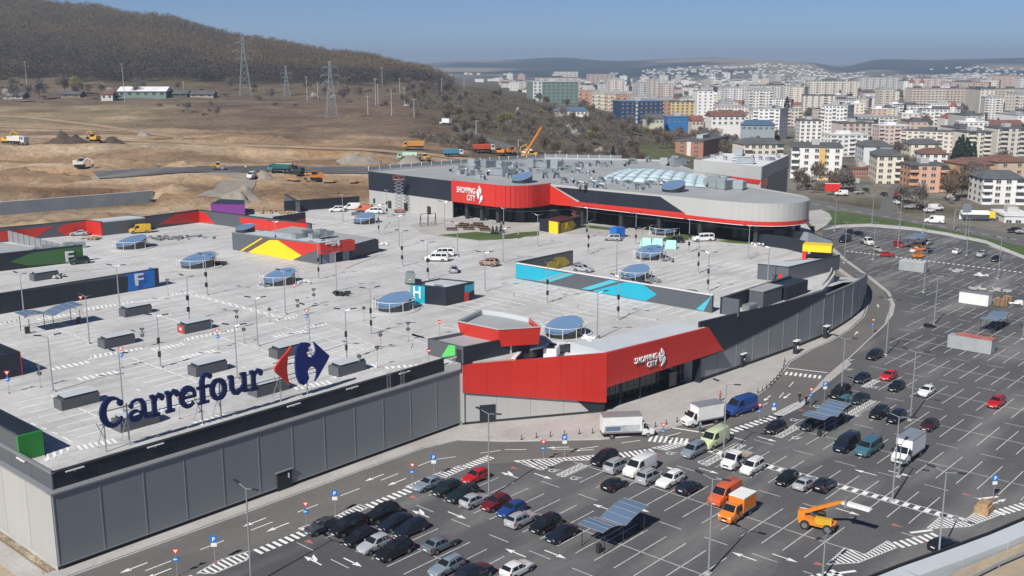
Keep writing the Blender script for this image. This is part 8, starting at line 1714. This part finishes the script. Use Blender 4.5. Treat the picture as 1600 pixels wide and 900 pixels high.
# ------------------------------------------------------------------ trolley shelters
def shelter(px, py, z, label, s_=1.0, rz=ANG):
    t = thing('trolley_shelter', label, 'shelter', at(px, py, z), rz, 'blue roofed trolley shelters'); t.scale = (s_,) * 3
    for nm, x0, x1, zl in (('roof_panel', -4.6, -.25, 2.2), ('roof_panel', .05, 5.0, 2.3)):
        mb = MB(); N_ = 8; vv = []
        for i in range(N_ + 1):
            f = i / N_; x = x0 + (x1 - x0) * f; zz_ = zl + (.25 + .6 * (1 - f) - .35 * math.sin(math.pi * f) * -1 if x0 < 0 else .05 + .95 * f + .25 * math.sin(math.pi * f))
            vv += [(x, -1.9, zz_), (x, 1.9, zz_)]
        mb.add(vv, [(2 * i, 2 * i + 2, 2 * i + 3, 2 * i + 1) for i in range(N_)]); o = mb.build(nm, 'glass_blue', t, 60)
        rb_ = MB()
        for i in range(0, N_ + 1, 2): rb_.tube(vv[2 * i], vv[2 * i + 1], .05)
        rb_.path(vv[0::2], .05).path(vv[1::2], .05); rb_.build('roof_rib', 'steel_grey', o)
    for x in (-4.0, -.1, 4.4):
        for y in (-1.7, 1.7): MB().tube((x, y, 0), (x, y, 2.5), .06).build('post', 'steel_dark', t)
    bk = MB().box(-3.9, 4.3, 1.66, 1.72, .3, 1.5).mesh('back_panel', 'roof_pale')
    MB().path([(-4, -1.0, .9), (4.2, -1.0, .9)], .03).path([(-4, 0, .9), (4.2, 0, .9)], .03).path([(-4, 1.0, .9), (4.2, 1.0, .9)], .03).build('guide_rail', 'galvanised', t)
    for x in (-4.1, 4.5): MB().box(x - .3, x + .3, -1.2, -.7, .0, 1.1).build('litter_bin', 'steel_dark', t)
    return t
shelter(957, 842, 0, 'blue roofed trolley shelter beside the dark blue sedan', .9); shelter(1289, 669, 0, 'blue roofed trolley shelter by the service road', .9); shelter(1552, 514, 0, 'blue roofed trolley shelter behind the grey container', .85); shelter(78, 512, DZ, 'grey blue trolley shelter on the left of the deck'); shelter(1428, 386, 0, 'blue roofed trolley shelter in the far lot')

# ------------------------------------------------------------------ containers and other loose things
def container(px, py, z, L_, w, h, rz, mname, topm, label, ribs=True):
    t = thing('container', label, 'container', at(px, py, z), rz); MB().box(0, L_, 0, w, .12, h).build('body', mname, t); MB().box(-.03, L_ + .03, -.03, w + .03, h, h + .1).build('roof', topm, t)
    if ribs:
        n = int(L_ / .6)
        for i in range(n): MB().box(L_ * (i + .3) / n, L_ * (i + .6) / n, -.05, .0, .25, h - .15).build('rib', mname, t)
    for x in (0, L_ - .2): MB().box(x, x + .2, 0, w, 0, .12).build('foot', 'steel_dark', t)
    return t
c = container(1560, 552, 0, 6.6, 2.6, 2.7, R(180) - ANG + R(0) + R(62), 'container_grey', 'marking_red', 'grey container with reddish roof among the empty bays')
c.rotation_euler = (0, 0, ANG + R(90)); c.location = at(1555, 551); 
MB().box(6.6, 7.9, .2, 2.4, .1, 2.5).build('end_cabin', 'container_grey', c)
c = container(1549, 477, 0, 6.2, 2.5, 2.6, ANG + R(90), 'tarp_white', 'steel_grey', 'white container with brown lettering next to wooden pallets', False)
MB(Matrix.Translation((0, 0, 0))).box(.8, 5.4, -.04, -.01, .7, 1.1).build('lettering', 'paint_brown', c)
c = container(1449, 425, 0, 6.4, 2.6, 2.6, ANG + R(90), 'container_grey', 'roof_pale', 'pale grey site cabin near the ramp')
for i in range(3): MB().box(.7 + i * 2, 2.2 + i * 2, -.08, -.01, .9, 2.1).build('window', 'window_glass', c)
container(963, 373, DZ, 3.0, 2.4, 2.5, ANG - R(10), 'paint_blue', 'paint_blue', 'small blue container in front of the mall', False)
def pallet_stack(px, py, z, label, n=6, s_=1.0, mname='wood'):
    t = thing('pallet_stack', label, 'pallets', at(px, py, z), ANG + R(90)); m_ = MB().box(-.6, .6, -.5, .5, .1, .14).box(-.6, -.5, -.5, .5, 0, .1).box(.5, .6, -.5, .5, 0, .1).box(-.05, .05, -.5, .5, 0, .1).mesh('pallet', mname)
    for i in range(n): o = link('pallet', m_, t); o.location = (random.uniform(-.04, .04), 0, .15 * i); o.scale = (s_, s_, 1)
for i, (px, py, lb) in enumerate(((1560, 477, 'tall wooden pallet stack touching the white container'), (1568, 478, 'second wooden pallet stack right of the white container'), (1574, 474, 'rear wooden pallet stack right of the white container'))): pallet_stack(px, py, 0, lb, 11, 1.3)
def heap(px, py, z, label, n, mname, w=1.5, seed=1, cat='debris', name='material_heap'):
    rs = random.Random(seed); mb = MB()
    for i in range(n):
        x, y, a_ = rs.gauss(0, w * .5), rs.gauss(0, w * .35), rs.random() * 3; M_ = Matrix.Translation((x, y, rs.random() * .3)) @ Matrix.Rotation(a_, 4, 'Z') @ Matrix.Rotation(rs.uniform(-.3, .3), 4, 'X'); mb.M = M_; l_ = rs.uniform(.3, .9); mb.box(-l_, l_, -.2, .2, 0, rs.uniform(.15, .5))
    tag(mb.build(name, mname, None, None, at(px, py, z), 0), label, cat)
for j, (px, py, z, lb, n, m_, w) in enumerate(((1520, 452, 0, 'grey rubble heap behind the white container', 14, 'concrete', 2.2), (1562, 455, 0, 'pale rubble heap right of the white container', 12, 'concrete', 2.0), (1592, 475, 0, 'white paving stone bundles at the right edge', 12, 'white_trim', 2.2), (1451, 510, 0, 'black cable drums at the foot of a lamp post', 8, 'black', 1.0), (1494, 425, 0, 'pale stone bundles left in mid far lot', 10, 'kerbstone', 2.0), (1532, 432, 0, 'white stone bundles right in mid far lot', 9, 'white_trim', 1.6),
        (532, 461, DZ, 'dark scrap pile lying on the deck', 16, 'steel_dark', 1.8), (146, 374, DZ, 'pile of building material beside the silver sedan', 20, 'wood', 2.4), (255, 373, DZ, 'steel parts laid out beside the yellow van', 26, 'steel_grey', 4.0), (290, 372, DZ, 'steel trestles in front of the red wall', 20, 'steel_grey', 4.0), (85, 434, DZ, 'building material behind the F wall', 18, 'concrete', 2.0), (596, 383, DZ, 'white bags beside the pavilion annex', 10, 'white_trim', 1.6), (603, 470, DZ, 'fittings behind the skylight by the H kiosk', 14, 'steel_grey', 1.8), (416, 447, DZ, 'grey green unit beside the middle skylight', 8, 'galvanised', 1.4), (1043, 408, DZ, 'pile of fittings right of the far skylight', 10, 'steel_grey', 1.4), (1018, 440, DZ, 'pile of fittings behind the turquoise wall', 10, 'steel_grey', 1.6), (925, 530, DZ, 'pale fittings right of the entrance skylight', 10, 'white_trim', 1.4), (340, 414, DZ, 'dark fittings right of the left skylight', 12, 'steel_dark', 1.4), (470, 442, DZ, 'pale slabs right of the middle skylight', 8, 'white_trim', 1.6), (1183, 384, DZ, 'blue and white sacks by the dark glass block', 7, 'white_trim', 1.2), (420, 332, DZ, 'pallets and timber left of the black wall', 20, 'wood', 3.0), (450, 333, DZ, 'pallet load in front of the black wall', 14, 'wood', 2.2), (440, 324, DZ, 'brown load behind the pallets', 12, 'wood', 2.0), (1190, 553, 0, 'nothing', 0, 'wood', 1))):
    if n: heap(px, py, z + .02, lb, n, m_, w, j + 3)
pallet = None
for i, (px, py) in enumerate(((1009, 385), (1027, 386), (1048, 389))):
    t = thing('glazing_rack', ('left', 'middle', 'right')[i] + ' mint green panel pack leaning on its rack', 'panel pack', at(px, py, DZ), R(-20), 'mint green panel packs'); MB().add([(-1.4, -.6, .1), (1.4, -.6, .1), (1.1, .5, 2.0), (-1.1, .5, 2.0), (-1.4, -.3, .1), (1.4, -.3, .1), (1.1, .8, 2.0), (-1.1, .8, 2.0)], [(0, 1, 2, 3), (4, 7, 6, 5), (0, 3, 7, 4), (1, 5, 6, 2), (3, 2, 6, 7), (0, 4, 5, 1)]).build('panel', 'mint', t); MB().tube((-1.3, .9, 0), (-1.1, .6, 2), .05).tube((1.3, .9, 0), (1.1, .6, 2), .05).box(-1.5, 1.5, -.7, 1.0, 0, .1).build('rack', 'steel_grey', t)
# swing frame and benches in front of the mall
sf = thing('swing_frame', 'black A shaped swing frames on the pavement before the mall', 'swing', at(672, 352, DZ + .1), R(30))
for x in (-3, -.8, 1.4):
    MB().tube((x - .3, -1.4, 0), (x + .3, 0, 3.2), .08).tube((x + .6, 1.4, 0), (x + .3, 0, 3.2), .08).build('a_frame', 'steel_dark', sf)
MB().tube((-2.7, 0, 3.2), (1.7, 0, 3.2), .07).build('cross_bar', 'steel_dark', sf); MB().box(-2.2, -1.4, -.2, .2, .55, .62).box(.0, .8, -.2, .2, .55, .62).build('seat', 'black', sf)
for j, (px, py, lb) in enumerate(((706, 360, 'dark planter bench at the left of the seating group'), (720, 356, 'dark planter bench behind the left one'), (725, 353, 'rear dark planter bench of the seating group'), (732, 359, 'dark planter bench in the middle front of the seating group'), (742, 355, 'dark planter bench in the middle of the seating group'), (747, 352, 'rear right dark planter bench'), (755, 357, 'dark planter bench on the right of the seating group'), (758, 361, 'front right dark planter bench'))):
    t = thing('planter_bench', lb, 'bench', at(px, py, DZ + .1), R(-10), 'dark planter benches before the mall'); MB().box(-1.3, 1.3, -.6, .6, .1, .6).build('box', 'paint_brown', t); MB().box(-1.35, 1.35, -.65, .65, .6, .68).build('seat', 'black', t); MB().box(-1.2, 1.2, -.5, .5, 0, .1).build('base', 'black', t)
for px, py, lb in ((783, 364, 'small dark evergreen ball at the lawn edge'), (770, 366, 'low dark shrub left on the lawn edge'), (776, 366, 'low dark shrub in the middle of the lawn edge')):
    t = plant('conifer', *at(px, py, DZ + .15), .16, '', None); t['label'] = lb
# scissor lifts
def lift(px, py, label, h, colr, rz=.3):
    t = thing('scissor_lift', label, 'lift', at(px, py, DZ), rz); MB().box(-1.5, 1.5, -.8, .8, .35, .9).build('chassis', colr, t); wheels(t, (1.1, -1.1), .85, .35, .25); sc_ = MB(); n = max(1, int(h / 1.0))
    for i in range(n):
        z0, z1 = .9 + (h - .9) * i / n, .9 + (h - .9) * (i + 1) / n
        for y in (-.6, .6): sc_.tube((-1.2, y, z0), (1.2, y, z1), .07, n=4).tube((1.2, y, z0), (-1.2, y, z1), .07, n=4)
    sc_.build('scissor_arms', 'galvanised' if h > 6 else colr, t); MB().box(-1.6, 1.6, -.85, .85, h, h + .15).build('platform', colr, t)
    rl = MB(); 
    for x in (-1.55, 0, 1.55):
        for y in (-.8, .8): rl.tube((x, y, h), (x, y, h + 1.1), .04)
    for y in (-.8, .8): rl.tube((-1.55, y, h + 1.1), (1.55, y, h + 1.1), .04)
    rl.build('guard_rail', colr, t); return t
lift(624, 332, 'tall raised scissor lift at the dark mall wall', 9.6, 'marking_red'); lift(1025, 357, 'orange scissor lift under the mall overhang', 3.6, 'machine_orange'); lift(900, 349, 'red scissor lift beside the A kiosk', 4.4, 'marking_red')
t = lift(1434, 402, 'orange lift machine in the far lot', 2.4, 'machine_orange'); t.location = at(1434, 403)
# yellow ramp roof, cross-marked block, dark glass block at the right end of the deck
yr = thing('ramp_portal', 'yellow topped ramp portal at the right end of the deck', 'portal'); A_, B_ = at(1253, 405, DZ), at(1298, 408, DZ); M_ = wall_frame(A_, B_); L_ = (B_ - A_).length
MB(M_).box(0, L_, 0, 4, 11.4, 12.9).build('yellow_beam', 'paint_yellow', yr); MB(M_).box(0, .8, .1, 3.9, DZ, 11.4).build('pier', 'sign_red', yr); MB(M_).box(1.5, L_, 2.5, 3.0, DZ, 11.4).build('back_wall', 'cladding_dark', yr)
xb = thing('ramp_block', 'slate block with black cross and red hydrant sign at the right end of the deck', 'building'); X0, X1, X2 = at(1183, 436, DZ), at(1231, 441.5, DZ), at(1311, 421, DZ); X3 = X0 + (X2 - X1) * .4
MB().prism([(p.x, p.y) for p in (X0, X1, X2, X2 + (X0 - X1) * .2, X3 + (X2 - X1) * .1, X3)], DZ, 12.1).build('core', 'cladding_dark', xb)
_, A_, B_, M_ = pxwall('', '', '', tuple(X0), tuple(X1), 3.0, 'cladding_slate', (('sign_red', ((1217, 428), (1222, 428), (1222, 440), (1217, 439))),), .3, parent=xb)
pxwall('', '', '', tuple(X1), tuple(X2), 3.0, 'cladding_slate', (), .3, parent=xb)
cx_ = [on_plane(*p, A_, B_) for p in ((1208, 429), (1215, 438), (1215, 429), (1208, 438))]
for p, r_ in ((cx_[0], cx_[1]), (cx_[2], cx_[3])): d = Vector((r_[0] - p[0], r_[1] - p[1])).normalized() * .16; wall_shape([(p[0] - d.y, p[1] + d.x), (p[0] + d.y, p[1] - d.x), (r_[0] + d.y, r_[1] - d.x), (r_[0] - d.y, r_[1] + d.x)], -.05, .0, M_).build('cross_bar', 'black', xb)
MB().prism([(p.x, p.y) for p in (X0, X1, X2, X3)], 12.1, 12.2).build('roof', 'roof_pale', xb)
gbk = thing('plant_screen', 'dark blue plant enclosure with glass top at the mall corner', 'building'); q = [(1177, 382), (1200, 385), (1228, 389), (1256, 396)]
for pa, pb in zip(q, q[1:]): pxwall('', '', '', pa, pb, 2.7, 'cladding_dark', (), .4, parent=gbk)
for pa, pb in zip(((1190, 376), (1225, 378), (1262, 382)), ((1225, 378), (1262, 382), (1298, 396))): pxwall('', '', '', pa, pb, 3.0, 'concrete_blue', (), .1, parent=gbk, panels=2.0)
# fence posts / bollards along the forecourt
bm = MB().tube((0, 0, 0), (0, 0, .75), .06, n=6).mesh('post', 'steel_dark'); bf = MB().box(-.16, .16, -.1, .1, 0, .08).mesh('foot', 'black')
BL = [(815, 687), (838, 684), (860, 682), (882, 680), (905, 678), (926, 677), (1024, 667), (1041, 663), (1058, 659), (1184, 613), (1191, 611), (1197, 607), (1204, 602), (1209, 597), (1214, 592), (1218, 587), (1221, 582), (1224, 577), (1225, 571), (1226, 565)]
for j, (px, py) in enumerate(BL):
    t = thing('bollard', ORD[j if j < 6 else j - 6 if j < 9 else j - 9] + ' dark bollard from the left %s' % ('on the forecourt edge left of the printed truck' if j < 6 else 'at the zebra beside the printed truck' if j < 9 else 'on the curved kerb by the road'), 'bollard', at(px, py, .13), 0, 'bollards along the kerb %d' % (0 if j < 6 else 1 if j < 9 else 2)); link('post', bm, t); link('foot', bf, t)
# barrier and ramp road in the lower right corner
rbm = thing('parapet_wall', 'pale blue parapet wall of the ramp in the lower right corner', 'wall'); P_ = [at(*p) for p in ((1330, 925), (1400, 897), (1470, 872), (1540, 846), (1620, 812), (1720, 770), (1850, 722), (2050, 655))]
for p, r_ in zip(P_, P_[1:]):
    M_ = wall_frame(p, r_); L_ = (r_ - p).length; MB(M_).box(0, L_ - .02, -2.6, -.4, -.4, .95).build('segment', 'roof_pale', rbm); MB(M_).box(0, L_, -.12, .0, .0, 1.1).build('mesh_fence', 'steel_dark', rbm)
sheet('ramp_road', [at(*p) for p in ((1455, 925), (1500, 893), (1560, 868), (1640, 832), (1760, 788), (1870, 745), (2070, 675), (2500, 760), (2300, 925))], .25, 'yard_sand', lip=.5)
gr = thing('guard_rail', 'steel guard rail at the bottom right corner', 'guard rail'); P_ = [at(*p) for p in ((1515, 915), (1560, 892), (1610, 870), (1680, 840))]
gr_m = MB().path([(p.x, p.y, .85) for p in P_], .12, 6)
gr_m.build('rail', 'galvanised', gr)
for p in P_[:-1]: MB().tube((p.x, p.y, .2), (p.x, p.y, .85), .07).build('post', 'galvanised', gr)
tag(MB().box(-1.1, 1.1, -.8, .8, 0, .9).box(-.9, .9, -.6, .6, .9, 1.3).build('rubble_skip', 'wood', None, None, at(1537, 800), ANG), 'brown timber crate at the lower right hatched island', 'crate')
# billboards and gantry across the main road
bb = thing('billboard', 'red billboard beside the main road', 'billboard', at(1300, 304), R(-3)); MB().box(-3.0, 3.0, -.1, .1, 1.2, 4.4).build('panel', 'sign_red', bb); MB().box(-3.1, 3.1, -.08, .12, 4.4, 4.6).build('frame', 'sign_white', bb)
for x in (-2.4, 2.4): MB().tube((x, .2, 0), (x, .2, 4), .1).build('post', 'steel_grey', bb)
bb = thing('billboard', 'yellow banner beside the showroom', 'billboard', at(1542, 343), R(-6)); MB().box(-2.6, 2.6, -.1, .1, .6, 2.9).build('panel', 'paint_yellow', bb); MB().box(-1.0, 1.0, -.14, -.1, 1.4, 2.2).build('print', 'paint_ochre', bb)
for x in (-2.2, 2.2): MB().tube((x, .2, 0), (x, .2, 2.5), .08).build('post', 'steel_grey', bb)
gy = thing('sign_gantry', 'grey road sign gantry over the main road', 'gantry', at(1490, 360), R(10)); MB().tube((0, 0, 0), (0, 0, 7), .22, n=8).build('mast', 'steel_grey', gy); MB().tube((0, 0, 6.6), (5.5, 0, 6.9), .15).build('arm', 'steel_grey', gy); MB().box(2.5, 5.6, -.1, .05, 5.6, 8.4).build('panel', 'concrete_blue', gy)
tn = thing('market_tent', 'white market tent by the main road', 'tent', at(1522, 344), R(-8)); MB().add([(-4.5, -2, 2.2), (4.5, -2, 2.2), (4.5, 2, 2.2), (-4.5, 2, 2.2), (-4.5, 0, 3.4), (4.5, 0, 3.4)], [(0, 1, 5, 4), (2, 3, 4, 5), (1, 2, 5), (3, 0, 4)]).build('canopy', 'tarp_white', tn); MB().box(-4.4, 4.4, 1.85, 1.95, 0, 2.2).build('back_wall', 'tarp_white', tn)
for x in (-4.3, 0, 4.3): MB().tube((x, -1.9, 0), (x, -1.9, 2.2), .06).build('post', 'steel_grey', tn)

# ------------------------------------------------------------------ people
def make_person(walk=.25, arm=.2):
    V = [(0, 0, .95), (0, 0, 1.15), (0, 0, 1.40), (0, 0, 1.52), (0, .01, 1.66), (0, .0, 1.74)]; rad = [.15, .14, .16, .06, .095, .07]; E_ = [(0, 1), (1, 2), (2, 3), (3, 4), (4, 5)]
    def add(p, r_, par): V.append(p); rad.append(r_); E_.append((par, len(V) - 1)); return len(V) - 1
    for s_ in (-1, 1):
        h = add((.1 * s_, 0, .90), .10, 0); k = add((.1 * s_, walk * .5 * s_, .50), .07, h); f = add((.1 * s_, walk * s_, .08), .045, k); add((.1 * s_, walk * s_ + .15, .04), .04, f)
        sh = add((.19 * s_, 0, 1.38), .07, 2); el = add((.25 * s_, -arm * .4 * s_, 1.12), .05, sh); wr = add((.25 * s_, arm * -s_ + .05, .9), .035, el); add((.25 * s_, arm * -s_ + .09, .8), .04, wr)
    me = bpy.data.meshes.new('body'); me.from_pydata(V, E_, []); o = bpy.data.objects.new('body', me); COL.objects.link(o); o.modifiers.new('skin', 'SKIN'); o.modifiers.new('sub', 'SUBSURF').levels = 1
    for i, r_ in enumerate(rad): me.skin_vertices[0].data[i].radius = (r_, r_ * (.75 if i in (0, 1, 2) else 1))
    me.skin_vertices[0].data[0].use_root = True
    dg = bpy.context.evaluated_depsgraph_get(); m2 = bpy.data.meshes.new_from_object(o.evaluated_get(dg)); bpy.data.objects.remove(o)
    m2.materials.clear()
    for k in ('cloth', 'skin', 'steel_dark', 'hair'): m2.materials.append(MATS[k])
    for f in m2.polygons:
        z = f.center.z; f.material_index = 3 if z > 1.68 or (z > 1.58 and f.center.y < -.02) else 1 if z > 1.5 or (abs(f.center.x) > .2 and z < .93) else 2 if z < .95 else 0
        f.use_smooth = True
    return m2
PB = [make_person(.25, .2), make_person(.08, .1)]
for j, (px, py, z, c, rz, lb) in enumerate(((1125, 627, .13, (.6, .12, .14), 40, 'person in a red jacket standing by the blue panel van'), (1094, 676, .01, (.12, .2, .3), 130, 'person in blue crossing the road by the white box truck'), (1249, 629, .01, (.02, .02, .022), 200, 'left one of two dark dressed people walking on the road'), (1259, 633, .01, (.02, .02, .022), 200, 'right one of two dark dressed people walking on the road'), (1246, 553, .13, (.6, .6, .55), 20, 'worker in pale clothes at the curved wall door'), (810, 373, DZ, (.6, .62, .1), 90, 'worker in a yellow vest on the deck by the lawn'), (649, 327, DZ, (.05, .05, .06), 0, 'dark dressed worker left by the mall wall'), (656, 326, DZ, (.5, .08, .06), 30, 'worker in red by the mall wall'), (663, 327, DZ, (.6, .15, .08), 60, 'worker in orange right by the mall wall'), (638, 322, DZ, (.5, .08, .06), 60, 'worker in red next to the doorway of the mall wall'))):
    t = thing('person', lb, 'person', at(px, py, z), R(rz)); o = link('body', PB[j % 2], t); o.color = rgba(c)
p = on_hill(384, 266, 366); t = thing('person', 'worker in a white shirt on the site road', 'person', p, 0); o = link('body', PB[1], t); o.color = (.7, .7, .68, 1)

# ------------------------------------------------------------------ air: one closed box of thin haze round everything
hz = MB().box(-15900, 15900, -3900, 13850, -60, 215).build('haze', [])
hz['kind'] = 'stuff'; hz['label'] = 'thin bluish spring haze over the valley'
m = bpy.data.materials.new('haze'); m.use_nodes = True; N, L = m.node_tree.nodes, m.node_tree.links
N.remove(N['Principled BSDF']); pv = N.new('ShaderNodeVolumePrincipled'); pv.inputs['Color'].default_value = (.60, .75, .98, 1); pv.inputs['Density'].default_value = .00016; pv.inputs['Anisotropy'].default_value = .1
L.new(pv.outputs[0], N['Material Output'].inputs['Volume']); hz.data.materials.append(m)
